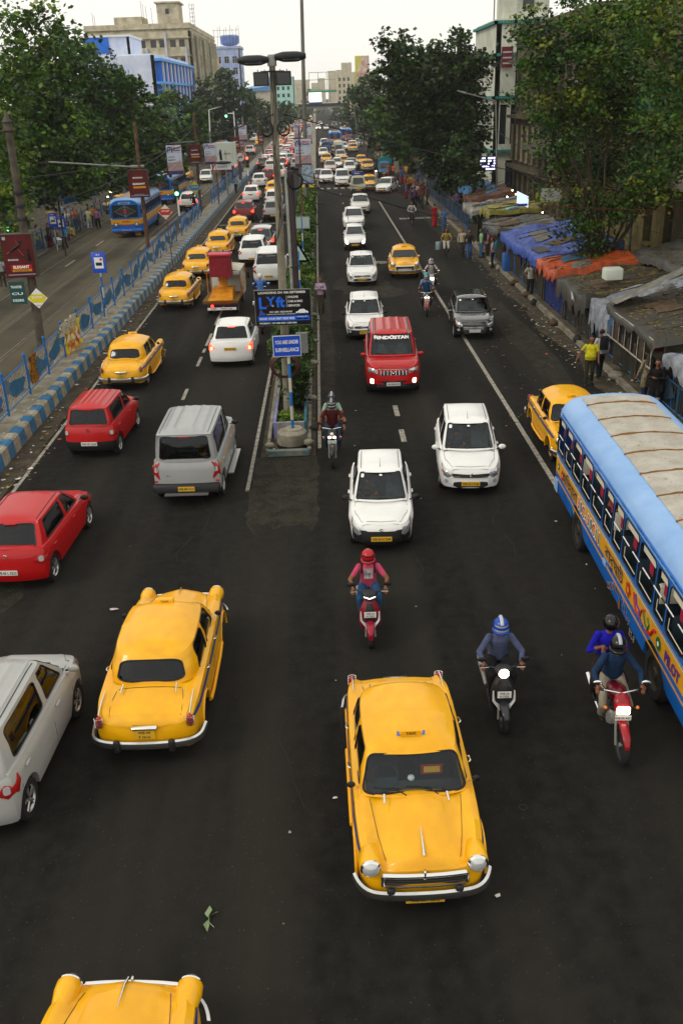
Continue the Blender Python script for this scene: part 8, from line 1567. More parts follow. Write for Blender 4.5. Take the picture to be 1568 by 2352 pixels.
for i, (u, v) in enumerate(((140, 562), (158, 562), (150, 558))): q = MB(); q.lathe([(0, 0), (.2, 0), (.26, .4), (.0, .38)], 12, WHITE, 'z'); x, y = G(u, v, .14); tag(q.build('bucket', None, 50, (x - .3 * i, y, .14)), ['left white bucket before the seated traders', 'right white bucket before the seated traders', 'white bucket between the two outer ones'][i], 'bucket', 'white buckets of the pavement traders')
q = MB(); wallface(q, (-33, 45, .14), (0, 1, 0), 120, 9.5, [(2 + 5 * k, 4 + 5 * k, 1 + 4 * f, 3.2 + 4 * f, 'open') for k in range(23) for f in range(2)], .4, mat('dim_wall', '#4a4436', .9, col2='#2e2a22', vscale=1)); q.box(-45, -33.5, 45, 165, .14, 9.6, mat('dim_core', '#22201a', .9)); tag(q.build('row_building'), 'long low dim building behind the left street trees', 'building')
# litter on the road
def litter(label, n, area, seed, cols, s=(.02, .08), z=.012):
 rg = random.Random(seed); q = MB()
 for k in range(n):
  x0, x1, y0, y1 = area; x = rg.uniform(x0, x1); y = y0 + (y1 - y0) * rg.random() ** 1.4; r = rg.uniform(*s); a = rg.random() * 6; pts = [(x + r * cos(a + t) * rg.uniform(.5, 1.2), y + r * sin(a + t) * rg.uniform(.5, 1.2), z + rg.uniform(0, r * .5)) for t in (0, 1.3, 2.7, 4.1, 5.2)]; q.add(pts, [tuple(range(5))], mat('litter_' + rg.choice(cols).strip('#'), rg.choice(cols), .7) if False else (lambda c: mat('litter_' + c.strip('#'), c, .7))(rg.choice(cols)))
 return tag(q.build('litter'), label, kind='stuff')
CW = ['#b9b7ae', '#8a887e', '#c9c6bc', '#6d675a']; CL = ['#7a6a2a', '#5a4a20', '#8f7d2e', '#3f4a22']
litter('scraps of paper on the open road', 70, (-7, 8, 5, 60), 1, CW, (.015, .045)); litter('rubbish in the left gutter', 420, (-9.3, -8.3, 18, 75), 2, CW + CL + ['#a84a2a'], (.02, .10)); litter('leaves and rubbish along the right kerb', 500, (9.0, 10.1, 24, 75), 3, CW + CL, (.02, .08)); litter('leaves on the right pavement edge', 250, (10.3, 12.5, 20, 30), 4, CW + CL, (.03, .10), .18); litter('rubbish on the central island', 160, (-1.9, -.45, 24.5, 60), 5, CW, (.02, .05), .03); litter('fallen leaves across the right lane', 160, (5, 9.5, 25, 70), 6, CL + ['#b5482a'], (.02, .06)); litter('rubbish on the left verge top', 120, (-10.5, -9.5, 20, 60), 7, CW + CL, (.02, .06), .48)
for i, (u, v, s, c, lb) in enumerate(((262, 1402, .10, '#b9a8a8', 'pale stick like scrap lying left of the big yellow taxi'), (770, 1835, .055, '#c9c9c6', 'white paper scrap left of the front taxi'), (265, 860, .24, '#a8a296', 'crumpled newspaper in the left gutter by the kerb'), (218, 930, .14, '#8a8a92', 'blue white wrapper in the left gutter'))):
 x, y = G(u, v); q = MB(); rg = random.Random(i); q.add([(s * rg.uniform(.6, 1.2) * cos(t), s * rg.uniform(.4, .8) * sin(t), .012 + rg.uniform(0, s * .4)) for t in (0, .9, 1.9, 2.8, 3.9, 5.0)] + [(0, 0, .02 + s * .3)], [(a, (a + 1) % 6, 6) for a in range(6)], mat('scrap_' + c.strip('#'), c, .7)); tag(q.build('paper_scrap', None, None, (x, y, 0)), lb, 'litter')
x, y = G(478, 2115); q = MB(); GL = mat('sprig_green', '#7d8f6a', .6);
for (a, b_, c, d) in (((0, .22), (-.05, .08), (0, .0), (.05, .10)), ((0, .0), (.03, -.10), (.02, -.22), (-.04, -.12)), ((.02, .06), (.10, .10), (.13, .08), (.08, .05))): q.add([(p[0], p[1], .02 + .02 * k) for k, p in enumerate((a, b_, c, d))], [(0, 1, 2, 3)], GL)
q.tube([(0, .1, .02), (.02, -.05, .03), (.09, -.12, .02)], .006, 4, GL); tag(q.build('leaf_sprig', None, None, (x, y, 0)), 'torn green leafy sprig lying on the empty road in front', 'leaf')
q = MB(); x, y = G(1200, 1855); q.lathe([(.055, .004), (.06, .010), (.05, .010)], 16, DARK, 'z'); tag(q.build('metal_stud', None, None, (x, y, 0)), 'tiny round metal cap in the road beside the front taxi', 'cap')
q = MB(); x, y = G(1074, 603); q.lathe([(0, .012), (.5, .012), (.55, .006)], 22, mat('manhole_ring', '#6d685c', .8, var=.3), 'z'); tag(q.build('manhole_cover', None, None, G(870, 603) + (0,)), 'pale round manhole cover right of the white car', 'manhole')
# vehicle models
def paint(h): return mat('car_paint_' + h.strip('#'), h, .3, coat=.6, var=.10, vscale=1.3, bump=.04, bscale=3)
PWH = paint('#e8e8e5'); PRD = paint('#b4080c'); PSI = paint('#9a9c9c'); PDK = mat('car_paint_black', '#19181a', .16, coat=1.8, spec=.8); PCH = paint('#a6a7a4'); PMR = paint('#7a0f14')
black_low = lambda zt, yt: (lambda c: BLACK if c[2] < zt and abs(c[1]) > yt else None)
SP = {}
SP['alto'] = spec(3.43, 1.49, 1.47, .93, .68, 'hatch', PWH, cow=.93, fo=.66, logo='s', num='WB 04 H 7544', front=0, zones=black_low(.56, 1.42), mirm=BLACK, zend=.22, frnd=.2)
SP['celerio'] = spec(3.6, 1.6, 1.56, .96, .72, 'hatch', PWH, cow=1.0, logo='r', num='WB 25 J 9186', front=2, style='sleek', fo=.72)
SP['dzire'] = spec(3.99, 1.7, 1.52, .95, .70, 'sedan', PWH, cow=1.12, rb=-1.42, rr=-1.02, tail=.98, style='sleek', front=2, lit=2, num='WB 04 E 8545', mirm=BLACK, wr=.3)
SP['indica'] = spec(3.9, 1.67, 1.49, .93, .66, 'sedan', PWH, cow=1.05, rb=-1.5, rr=-1.1, tail=.96, style='hatch', front=1, mirm=BLACK)
SP['tiago'] = spec(3.75, 1.65, 1.53, .95, .72, 'hatch', PWH, cow=1.0, style='sleek', front=1, num='WB 05 C 2218', mirm=BLACK, zones=black_low(.5, 1.6))
SP['spresso'] = spec(3.56, 1.52, 1.56, .98, .80, 'hatch', PRD, cow=1.05, num='WB 10C 5264', numc=PLATE_W, zones=black_low(.52, 1.2), logo='s', ribs=7, mirm=BLACK, tumble=.19, wr=.3, tail=1.0, rb=-1.7, rr=-1.5)
SP['polo'] = spec(3.97, 1.68, 1.46, .93, .68, 'hatch', PRD, cow=1.05, num='WB 06 L 0223', numc=PLATE_W, logo='r', lit=0, mirm=BLACK, wr=.31, rb=-1.82, rr=-1.35, sg=glassmat('tinted_glass', (.05, .06, .06)))
SP['wagonr'] = spec(3.66, 1.62, 1.68, 1.02, .80, 'hatch', PCH, cow=1.15, num='WB 02 AK 71', numc=PLATE_W, tumble=.2, wr=.31, rb=-1.74, rr=-1.45, ribs=5, sg=MATS['tinted_glass'])
def hindustan(root, E, det, S):
 p = MB(); g = E['Ghf']; fl = lambda t, v: g(t, v)
 p.text('HINDUSTAN', None, None, None, .15, WHITE, width=1.5, bold=.06, fn=lambda x, y: (lambda q: (q[0], q[1] + .012, q[2] + .01))(g(-x * 1.35, .80 + y * 1.2))); p.build('sticker', root)
 for s in (-1, 1): r = MB(); r.tube([(s * .60, .75, 1.80), (s * .60, -1.8, 1.80)], .02, 6, STEEL); r.build('roof_rail', root, 50)
SP['scorpio'] = spec(4.66, 1.9, 1.84, 1.12, 1.0, 'suv', PRD, cow=1.25, style='suv', front=3, lit=4, num='WB 08 M 2699', numc=PLATE_W, fo=.85, ro=.95, wr=.37, tumble=.22, ribs=5, zones=black_low(.42, 1.9), rb=-2.2, rr=-2.0, frnd=.2, accent=hindustan)
def sumo_x(root, E, det, S):
 p = MB(); p.box(-.82, .82, -2.02, -1.99, .60, .64, RED); p.box(-.55, .55, -2.32, -2.04, .34, .37, ALLOY); p.rbox(-.85, .85, -2.2, -2.02, .38, .58, .03, BLACK); p.tube([(-.5, -2.03, .78), (-.3, -2.03, .78)], .02, 5, BLACK); p.tube([(-.74, -2.0, z) for z in (.66, 1.0, 1.1)], .006, 4, INK); p.tube([(.74, -2.0, z) for z in (.66, 1.0, 1.1)], .006, 4, INK); p.build('rear_bumper', root, 40); numberplate(root, S['num'], -2.205, .48, .42, .12, PLATE_Y, True)
 for s in (1, -1): q = MB(); q.box(min(s * .90, s * 1.05), max(s * .90, s * 1.05), -.9, .9, .34, .37, ALLOY); q.build('side_step', root); q = MB(); q.box(min(s * .878, s * .882), max(s * .878, s * .882), -1.8, 1.2, .92, .97, PLATE_Y); q.build('side_stripe', root)
SP['sumo'] = spec(4.1, 1.76, 1.90, 1.10, .98, 'suv', PSI, cow=1.2, style='suv', front=1, num='WB 04F 4114', wr=.34, ribs=6, tumble=.17, rb=-1.98, rr=-1.86, rrnd=0, accent=sumo_x, mirm=BLACK, rgv=.12, zones=black_low(.40, 1.6))
SP['innova'] = spec(4.5, 1.77, 1.76, 1.05, .88, 'suv', PWH, cow=1.35, style='sleek', front=1, rear='suv', wr=.33, tumble=.2, rb=-2.1, rr=-1.8)
SP['baleno'] = spec(3.99, 1.74, 1.49, .95, .72, 'hatch', PDK, cow=1.05, style='sleek', front=2, num='WB 02 AX 7111', numc=PLATE_W, logo='s', mirm=PDK)
SP['suvr'] = spec(4.2, 1.78, 1.64, 1.02, .88, 'suv', PWH, cow=1.1, style='sleek', wr=.34, rb=-1.95, rr=-1.6, zones=black_low(.5, 1.7))
PROTO = {}
def vehicle(kind, det=1, pt=None, lit=None):
 k = (kind, det, pt.name if pt else None, lit)
 if k in PROTO: return copy_tree(PROTO[k])
 if kind == 'taxi':
  S = dict(TAXI_S); r = make_car('taxi', S, det); taxi_sign(r, det == 2 and lit == 'flat')
 else:
  S = dict(SP[kind]);
  if pt:
   if S.get('mirm') is S['paint']: S['mirm'] = pt
   S['paint'] = pt
  if lit is not None: S['lit'] = lit
  r = make_car('car', S, det)
 PROTO[k] = r; r['category'] = 'taxi' if kind == 'taxi' else 'car'; return r
def car(kind, x, y, rz, label, group=None, det=1, pt=None, lit=None):
 o = vehicle(kind, det, pt, lit); place(o, (x, y, 0), R(rz), label); o['category'] = 'taxi' if kind == 'taxi' else 'car'
 if group: o['group'] = group
 elif 'group' in o: del o['group']
 return o
TG_ = 'yellow taxis in the traffic'; CG = 'white cars in the oncoming traffic'
car('taxi', .92, 10.2, 180.6, 'large yellow taxi facing the camera with a TAXI plate on its roof', TG_, 2, lit='flat')
car('taxi', -2.98, 13.35, -1, 'big yellow taxi seen from behind in the left lane beside the silver hatchback', TG_, 2); car('taxi', -2.5, 4.85, -3.5, 'yellow taxi cut off by the bottom edge of the photo', TG_, 2)
t = car('taxi', 6.85, 24.6, 179, 'yellow taxi facing the camera half hidden behind the big blue bus', TG_, 2); car('taxi', -7.25, 33.6, -2, 'yellow taxi with a roof box beside the kerb ahead of the red hatchback', TG_, 2); car('taxi', -7.3, 47.1, -2, 'yellow taxi beside the kerb left of the red bucket truck', TG_, 2)
car('alto', 1.15, 19.8, 177, 'small white hatchback with a black front bumper behind the red scooter', CG, 2); car('celerio', 3.66, 22.8, 175, 'white hatchback with a smiling lower grille in the right lane', CG, 2); car('scorpio', 2.33, 32.0, 177.5, 'red SUV with fog lamps lit and HINDUSTAN across its windscreen', None, 2)
car('spresso', -6.85, 26.6, -3, 'small red hatchback with a ribbed roof near the blue and white kerb', None, 2); car('polo', -6.8, 19.0, -3, 'bright red hatchback with tinted windows cut by the left edge', None, 2); car('wagonr', -5.25, 11.6, -3, 'pale silver tall hatchback at the left edge beside the big yellow taxi', None, 2); car('sumo', -3.62, 23.4, -1.5, 'boxy silver van with a white ribbed roof and red stripe on its tailgate', None, 2)
car('dzire', -3.62, 36.1, -1, 'white saloon with brake lamps lit left of the Lyft board', None, 2); car('baleno', 6.3, 38.95, 176, 'dark grey hatchback with a chrome grille by the solid white line', None, 2, lit=0); car('tiago', 1.72, 39.3, 178, 'white hatchback with a black bumper just behind the red SUV', CG, 2)
car('indica', 2.15, 51.4, 178.5, 'white saloon with a yellow plate in the oncoming middle lane', CG, 2)
car('taxi', 4.65, 53.1, 177, 'oncoming yellow taxi right of the white saloon', TG_, 1)
gx = lambda u, v, z=.3: G(u, v, z)
def onc(u, v, kind, label, grp=CG, L=1.9, rz=179, **k): x, y = gx(u, v); return car(kind, x, y + L, rz, label, grp, **k)
def outg(u, v, kind, label, grp=None, L=2.0, rz=-1, **k): x, y = gx(u, v); return car(kind, x, y + L, rz, label, grp, **k)
onc(817, 567, 'alto', 'small white hatchback with headlamps lit in the oncoming lane', lit=5, pt=PWH); onc(814, 520, 'dzire', 'dark bonneted white saloon right behind the headlamp lit hatchback', lit=0); onc(829, 484, 'dzire', 'white saloon alone ahead of the cream board van', lit=0, pt=paint('#dedcd4')); onc(891, 438, 'indica', 'white saloon turned slightly beside the roadside crowd', rz=160)
onc(750, 416, 'dzire', 'white saloon nearest the island beyond the crossing', lit=0); onc(787, 422, 'innova', 'white people carrier beyond the crossing left of the board van'); onc(850, 432, 'taxi', 'yellow brown taxi behind the board van', TG_); onc(735, 416, 'tiago', 'pale car half hidden by people at the island crossing', pt=PSI)
onc(804, 394, 'tiago', 'white hatchback behind the people carrier'); onc(759, 392, 'dzire', 'pinkish white saloon in the oncoming queue', lit=0, pt=paint('#c8b4a8')); onc(775, 384, 'alto', 'small white car in the middle of the oncoming queue', pt=PWH); onc(808, 386, 'dzire', 'silver saloon in the oncoming queue', lit=0, pt=PSI)
for u, v, lb in ((790, 380, 'yellow taxi right of the red roofed jeep'), (831, 378, 'upper of two yellow taxis by the teal truck'), (845, 390, 'lower of two yellow taxis by the teal truck'), (750, 373, 'yellow taxi second from the island in the oncoming queue'), (742, 350, 'yellow taxi nearest the island far back in the queue'), (771, 352, 'yellow taxi beside the cream truck in the queue')): onc(u, v, 'taxi', lb, TG_)
onc(783, 366, 'suvr', 'white jeep with a red roof in the oncoming queue', pt=paint('#c4bcb0')); onc(743, 358, 'tiago', 'white car behind the island side taxi'); onc(753, 345, 'alto', 'white car in front of the dark blue truck', pt=PWH); onc(790, 343, 'tiago', 'white car right of the far yellow taxi'); onc(810, 341, 'suvr', 'white SUV in the outer oncoming lane'); onc(824, 334, 'tiago', 'grey green car in the outer oncoming lane', pt=PSI)
FQ = 'far oncoming vehicles'
onc(731, 296, 'alto', 'far car with bright headlamps near the island', FQ, lit=5, pt=PWH); onc(749, 297, 'tiago', 'far white car right of the one with bright headlamps', FQ); onc(786, 294, 'innova', 'far white van in the outer lane', FQ); onc(735, 287, 'tiago', 'farthest white car beside the island', FQ); onc(768, 290, 'suvr', 'far dark car in the middle lane', FQ, pt=PDK)
outg(585, 560, 'suvr', 'white SUV with a dark rear window right of the bucket truck', pt=PWH, lit=0, det=2) if False else None
car('innova', -2.95, 53.1, -1, 'white people carrier behind the concrete lamp post', None, 2, lit=0); x, y = gx(582, 601); car('suvr', x, y + 2, -1, 'white crossover with a black bumper ahead of the bucket truck', None, 2, lit=0)
outg(601, 573, 'suvr', 'dark SUV with both tail lamps glowing red', pt=PDK, lit=2); outg(545, 545, 'taxi', 'yellow taxi directly behind the glowing red car', TG_); outg(500, 583, 'taxi', 'yellow taxi hidden behind the red bucket', TG_); outg(452, 630, 'taxi', 'yellow taxi between the kerb taxi and the bucket truck', TG_)
outg(561, 502, 'suvr', 'dark red car with bright tail lamps', pt=PMR, lit=2); outg(577, 458, 'dzire', 'white saloon with a yellow plate and red lamps'); outg(629, 500, 'suvr', 'silver SUV behind the lamp post in the left road', pt=PSI, lit=0); outg(628, 470, 'tiago', 'white car ahead of the silver SUV', lit=0); outg(627, 447, 'taxi', 'yellow taxi left of the lamp post among white cars', TG_)
outg(595, 425, 'dzire', 'white saloon ahead of the yellow plated one', lit=0); outg(616, 415, 'suvr', 'maroon SUV with one bright tail lamp', pt=PMR, lit=2); outg(621, 390, 'tiago', 'white car with a dark rear window at the kerb lane', lit=0, pt=paint('#cfccc4')); outg(622, 373, 'alto', 'small white car at the kerb lane beyond the dark window one', pt=PWH); outg(640, 405, 'innova', 'white van behind the lamp post shaft', lit=2)
outg(658, 354, 'innova', 'white van with a dark underside near the island', lit=0); outg(645, 348, 'dzire', 'white saloon with red lamps left of the island van', lit=2); outg(666, 372, 'tiago', 'bluish car beside the island mast', pt=PSI, lit=0)
rg = random.Random(12); FO = 'far queue of outgoing traffic'
kinds = [('dzire', None, 2), ('tiago', None, 2), ('taxi', None, None), ('innova', None, 2), ('suvr', PMR, 2), ('dzire', PRD, 2), ('taxi', None, None), ('suvr', PSI, 0), ('alto', PWH, 2), ('innova', None, 0), ('suvr', PDK, 2)]
for lane, x0 in enumerate((-2.9, -5.6, -8.0)):
 y = 138 + lane * 3
 while y < 480:
  k = kinds[rg.randrange(len(kinds))]; cn = {None: 'white', PMR: 'maroon', PRD: 'red', PSI: 'silver', PDK: 'dark', PWH: 'white'}[k[1]]
  car(k[0], x0 + rg.uniform(-.35, .35), y, -1, ('far yellow taxi' if k[0] == 'taxi' else 'far %s car' % cn) + ' in the packed queue of the left road', FO, pt=k[1], lit=k[2]); y += rg.uniform(5.6, 8.5) * (1 if y < 260 else 1.4)
for i, (x, y) in enumerate(((1.2, 176), (3.9, 184), (6.4, 178), (1.3, 196), (4.1, 206), (6.8, 214), (3.8, 232), (6.5, 240), (7.0, 262))): k = kinds[(i * 3) % 11]; car(k[0], x, y, 180, 'small distant car in the far oncoming queue', FQ, pt=k[1], lit=0 if k[0] != 'taxi' else None)
def brz(u, v, z=.1): x, y = G(u, v, z); return x, y
b1 = bus('big blue bus with a yellow painted band and tan ridged roof at the right edge', 'blue and yellow city buses', 2); place(b1, (6.48, 15.4, 0), R(178.2))
b2 = bus('blue and yellow city bus facing the camera on the tram road', 'blue and yellow city buses', 1); place(b2, (-14.85, 77.6, 0), R(180)); b3 = copy_tree(b2); place(b3, (-15.8, 101, 0), R(179), 'second city bus behind the first one on the tram road'); b4 = copy_tree(b2); place(b4, (-17.0, 170, 0), R(180), 'far city bus with a pale roof on the tram road'); b5 = copy_tree(b2); place(b5, (3.6, 205, 0), R(180), 'far blue bus in the oncoming lanes'); b6 = copy_tree(b2); place(b6, (6.4, 222, 0), R(180), 'farther blue bus beside the other one in the oncoming lanes')
x, y = brz(433, 478, .3); car('suvr', x, y + 2, 0, 'white SUV seen from behind on the tram road with red lamps', None, 1, pt=PWH, lit=2); x, y = brz(460, 400); car('tiago', -14.2, 122, 180, 'white car beyond the buses on the tram road', None, lit=0); car('taxi', -17.6, 128, 180, 'yellow taxi beyond the buses on the tram road', TG_); car('taxi', -18.9, 92, 150, 'yellow taxi parked under the left trees behind the bus', TG_)
for i, (x, y, k, c) in enumerate(((-12.6, 140, 'suvr', PWH), (-12.3, 158, 'tiago', PSI), (-15.2, 150, 'innova', None), (-12.6, 182, 'suvr', PWH), (-15.5, 200, 'tiago', PMR), (-12.8, 215, 'taxi', None), (-15.6, 240, 'innova', None))): car(k, x, y, 0 if x > -14 else 180, 'small far vehicle on the tram road number lane' if False else ['white', 'silver', 'white', 'white', 'maroon', 'yellow', 'white'][i] + (' vehicle leaving' if x > -14 else ' vehicle approaching') + ' far up the tram road', 'far vehicles on the tram road', pt=c, lit=2 if k != 'taxi' else None)
ct = cherry_picker(); place(ct, (-4.85, 45.4, 0), R(-2))
v1 = bed_truck('small cream pickup van with a blue roof board', '#b8b498', '#b8b498', 'rack', None, 3.9); x, y = gx(823, 441); place(v1, (x, y + 2, 0), R(180)); v2 = bed_truck('truck with a teal tarpaulin beside the roadside crowd', '#3a6f9a', '#1f7478', 'tarp', None, 5.2); x, y = gx(878, 402); place(v2, (x + .6, y + 2.8, 0), R(172)); v3 = bed_truck('cream truck far back in the oncoming queue', '#8a9490', '#b4ae98', 'box', 'far trucks in the traffic', 5); place(v3, (3.6, 171, 0), R(180)); v4 = bed_truck('dark blue truck beside the cream truck far back', '#2a3f6a', '#2c3f66', 'tarp', 'far trucks in the traffic', 5); place(v4, (1.5, 168, 0), R(180)); v5 = bed_truck('yellow black truck seen from behind on the tram road', '#a8842a', '#2c2a20', 'box', 'far trucks in the traffic', 5.4); place(v5, (-12.4, 132, 0), 0)
# two wheelers with riders
M180 = lambda x, y, a=0: (x, y, R(180 + a))
def ride(bk, x, y, a, riders, out=False):
 place(bk, (x, y, 0), R(a));
 for kw, off in riders:
  c, s = cos(R(a)), sin(R(a)); person(loc=(x + off[0] * c - off[1] * s, y + off[0] * s + off[1] * c, off[2] if len(off) > 2 else 0), rz=R(a), **kw)
pr = lambda b, ch, sx, fw, up: b.grid([[ch + sx * (x) + fw * (.128 - .25 * x * x * 4) + up * z for x in np.linspace(-.085, .085, 7)] for z in (-.12, .02, .10)], mat('shirt_print', '#b8aca0', .8, col2='#4a5070', vscale=14))
SR = lambda **k: pose_ride(.80, -.16, (.30, .30, 1.04), (.13, .22, .30), .12, **k); MR_ = lambda **k: pose_ride(.84, -.24, (.33, .27, 1.06), (.17, -.02, .30), .14, (.20, .16, .66), **k)
PL = pose_ride(.90, -.62, (.16, -.30, 1.12), (.20, -.40, .36), .10, (.24, -.26, .74))
ride(scooter('dark red scooter with white side trim ridden in front of the small white hatchback', 'scooters', '#7a0a20', '#8e0d2a', True, chev='#d8d8d8'), .62, 15.0, 179, [(dict(label='rider in a pink T-shirt and red helmet on the dark red scooter', group='riders on two wheelers', J=SR(), top='#c8486c', bottom='#234e78', helmet=('#a80d18', 'full'), pack='#14161a', vox=.0095, print_=pr), (0, 0))])
ride(scooter('dark grey scooter with a bright white headlamp ridden by a man in a blue shirt', 'scooters', '#1c1d20', '#26282c', 2, chev='#7a766a'), 2.62, 12.4, 178, [(dict(label='rider in a blue grey shirt and blue helmet on the dark grey scooter', group='riders on two wheelers', J=SR(), top='#4a5272', bottom='#15161c', sleeve='long', helmet=('#0d3f9a', 'clear', '#a9b4c4'), vox=.0095), (0, 0))])
ride(motorbike('red motorcycle with a glowing square headlamp beside the big blue bus', 'motorcycles', '#5c0a18', '#8e0f1c'), 4.28, 11.6, 176, [(dict(label='rider in a dark blue long sleeved shirt and beige trousers on the red motorcycle', group='riders on two wheelers', J=MR_(), top='#123050', bottom='#938a7a', sleeve='long', helmet=('#0c0c0e', 'full', '#a0a6ae'), vox=.0095), (0, 0)), (dict(label='passenger in a bright blue shirt with a raised hand behind the dark blue rider', group='riders on two wheelers', J=dict(PL, haR=(.10, -.40, 1.30), elR=(.30, -.50, 1.16)), top='#1414b0', bottom='#2a1c18', sleeve='rolled', helmet=('#0a0a0a', 'half'), vox=.0095), (0, -.10))])
ride(motorbike('black motorcycle with two lit headlamps beside the end of the central island', 'motorcycles', '#101418', '#14181c', twin=True), .08, 24.1, 178, [(dict(label='rider in a maroon shirt and silver visored helmet beside the island', group='riders on two wheelers', J=MR_(), top='#4a1014', bottom='#2a3a5a', helmet=('#15171a', 'clear', '#8a8e94'), vox=.012), (0, 0)), (dict(label='passenger in a pale mint shirt behind the maroon shirted rider', group='riders on two wheelers', J=PL, top='#9cb8a4', bottom='#2a2a2e', helmet=('#2a2c30', 'half', '#9a9ea4'), vox=.012), (0, 0))])
q = MB(); q.ball((-.45, .05, 1.02), (.22, .14, .09), cloth('#1c1c18')); q.ball((-.48, .15, 1.0), (.10, .06, .05), YD); tag(q.build('handlebar_bag', None, 60, (.52, 24.05, 0), (0, 0, R(-2))), 'black and yellow bundle hanging from the handlebar beside the island', 'bag'); bpy.context.view_layer.update()
for nm in ('handlebar_bag',): bpy.data.objects[nm].location = (.10, 23.9, 0)
ride(motorbike('white nosed motorcycle with two riders left of the dark grey hatchback', 'motorcycles', '#c8c4ba', '#a8281c', twin=True), 4.75, 42.3, 176, [(dict(label='rider in a blue T-shirt and grey helmet on the white nosed motorcycle', group='riders on two wheelers', J=MR_(), top='#16406a', bottom='#2c2c34', helmet=('#6a6c70', 'full'), vox=.013), (0, 0)), (dict(label='passenger in a teal cap behind the blue T-shirt rider', group='riders on two wheelers', J=PL, top='#7a96b8', bottom='#22262e', helmet=('#1c8a90', 'half'), vox=.013), (0, 0))])
ride(motorbike('motorcycle ridden behind the white nosed one by a man in a white helmet', 'motorcycles', '#2a2c30', '#8a8a8a'), 5.5, 46.9, 178, [(dict(label='rider in a white helmet and dark vest over a white shirt', group='riders on two wheelers', J=MR_(), top='#b8b0b0', bottom='#1c1c22', helmet=('#b8b8b4', 'full', '#7a1c1c'), pack='#2a2a2e', vox=.014), (0, 0))])
ride(motorbike('motorcycle seen from behind just left of the lamp post', 'motorcycles', '#1c2a1c', '#20242a'), -3.05, 44.6, -1, [(dict(label='rider seen from behind in a white helmet and blue jacket left of the lamp post', group='riders on two wheelers', J=MR_(), top='#3c68b4', bottom='#23252c', sleeve='long', helmet=('#c8c8c4', 'half'), vox=.014), (0, 0))])
ride(motorbike('motorcycle in front of the white jacket rider hidden by the black board', 'motorcycles', '#2a2a2e', '#2a2a2e'), -2.75, 40.2, -1, [(dict(label='rider in a white shirt and black helmet showing above the Lyft board', group='riders on two wheelers', J=MR_(), top='#c4c4c0', bottom='#23252c', sleeve='long', helmet=('#101214', 'half'), vox=.014), (0, 0))])
x, y = G(447, 490); ride(motorbike('dark motorcycle with a red tail lamp on the tram road', 'motorcycles', '#15181c', '#15181c', tail=True), x, y + .6, 0, [(dict(label='dark clothed rider on the tram road behind the white SUV', group='riders on two wheelers', J=MR_(), top='#1c1c20', bottom='#1c1c20', sleeve='long', helmet=('#0c0c0e', 'half'), vox=.016), (0, 0))])
x, y = G(863, 412); ride(scooter('white scooter beside the brown taxi near the crowd', 'scooters', '#b8b8b4', '#b8b8b4', 2), x, y, 180, [(dict(label='dark clothed rider on the white scooter near the crowd', group='riders on two wheelers', J=SR(), top='#22262c', bottom='#1c1c20', helmet=('#101214', 'half'), vox=.018), (0, 0))])
BR = pose_ride(.88, -.20, (.26, .22, 1.04), (.10, -.02, .26), .16, (.13, .20, .62)); x, y = G(1024, 592)
ride(bicycle('old bicycle carrying a metal drum ridden along the right lane', 'bicycles'), x, y, 176, [(dict(label='cyclist in a yellow shirt and white wrap on the bicycle with the drum', group='cyclists on the right road', J=BR, top='#a8923c', bottom='#b8b4a8', legs='short', vox=.014), (0, 0))])
q = MB(); q.lathe([(0, 0), (.2, 0), (.2, .42), (.18, .45), (0, .45)], 16, mat('drum_metal', '#7a8c8c', .5, .4), 'z'); tag(q.build('metal_drum', None, 50, (x - .42, y + .5, .45)), 'grey metal drum strapped beside the yellow shirted cyclist', 'drum')
x, y = G(945, 517); ride(bicycle('bicycle ridden away from the slim tree in the open right lane', 'bicycles'), x, y, 179, [(dict(label='cyclist in a white shirt riding alone in the right lane', group='cyclists on the right road', J=BR, top='#b9b8b4', bottom='#24262c', sleeve='long', vox=.016), (0, 0))])
x, y = G(492, 435, .47); bc = bicycle('bicycle leaning on the verge beside the triangular sign', 'bicycles'); place(bc, (x, y + 1, .47), R(80))
# people on foot
WK = 'pedestrians on the right'
def ped(u, v, rz, label, top, bottom, grp=WK, ph=.5, z=0, **k): x, y = G(u, v, z); k.setdefault('vox', .016); return person(label, grp, k.pop('J', pose_walk(ph)), top, bottom, (x, y, z), R(rz), **k)
tel = pose_walk(.4, armR=((.25, .05, 1.15), (.08, .24, 1.20)), armL=((-.25, .05, 1.15), (-.03, .25, 1.18))); hip = pose_walk(.05, armR=((.30, -.06, 1.16), (.16, .04, .98)))
ped(738, 720, 176, 'man in a lavender shirt looking at his phone beside the central island', '#b49cb4', '#4a4032', None, J=tel, vox=.011, bagL='#101012', sleeve='long')
ped(1350, 884, 165, 'stout man in a bright yellow shirt and camouflage trousers near the stalls', '#c9bf1a', ('#15180f', '#34331f'), vox=.0095, belly=.045, J=pose_walk(.55, armR=((.34, -.02, 1.16), (.44, .08, .96))), shoes='#1a1a1a')
ped(1374, 868, 10, 'man in a white shirt with a black backpack behind the yellow shirted man', '#b4b2ac', '#141a26', vox=.012, pack='#101216', sleeve='long')
ped(1478, 925, 20, 'woman in a beige patterned jacket beside the nearest kiosk', ('#a89a7c', '#2c2620'), '#1c2c4a', vox=.012, hair='bun', sleeve='long', long_top=True); ped(1498, 948, 150, 'woman in a long black coat with a black bag and white trousers', '#0c0d10', '#b4b0a8', vox=.0105, hair='long', sleeve='long', long_top=True, bagL='#0c0c0e', J=tel)
ped(1215, 682, 178, 'man in a white T-shirt with backpack straps at the kerb by the blue stall', '#aaa498', '#101622', J=hip, vox=.012, pack='#1c1c20'); ped(1130, 616, 70, 'man in a pink shirt with a teal backpack standing at the kerb', '#b49aa4', '#0f1118', J=hip, vox=.013, pack='#1f6a74')
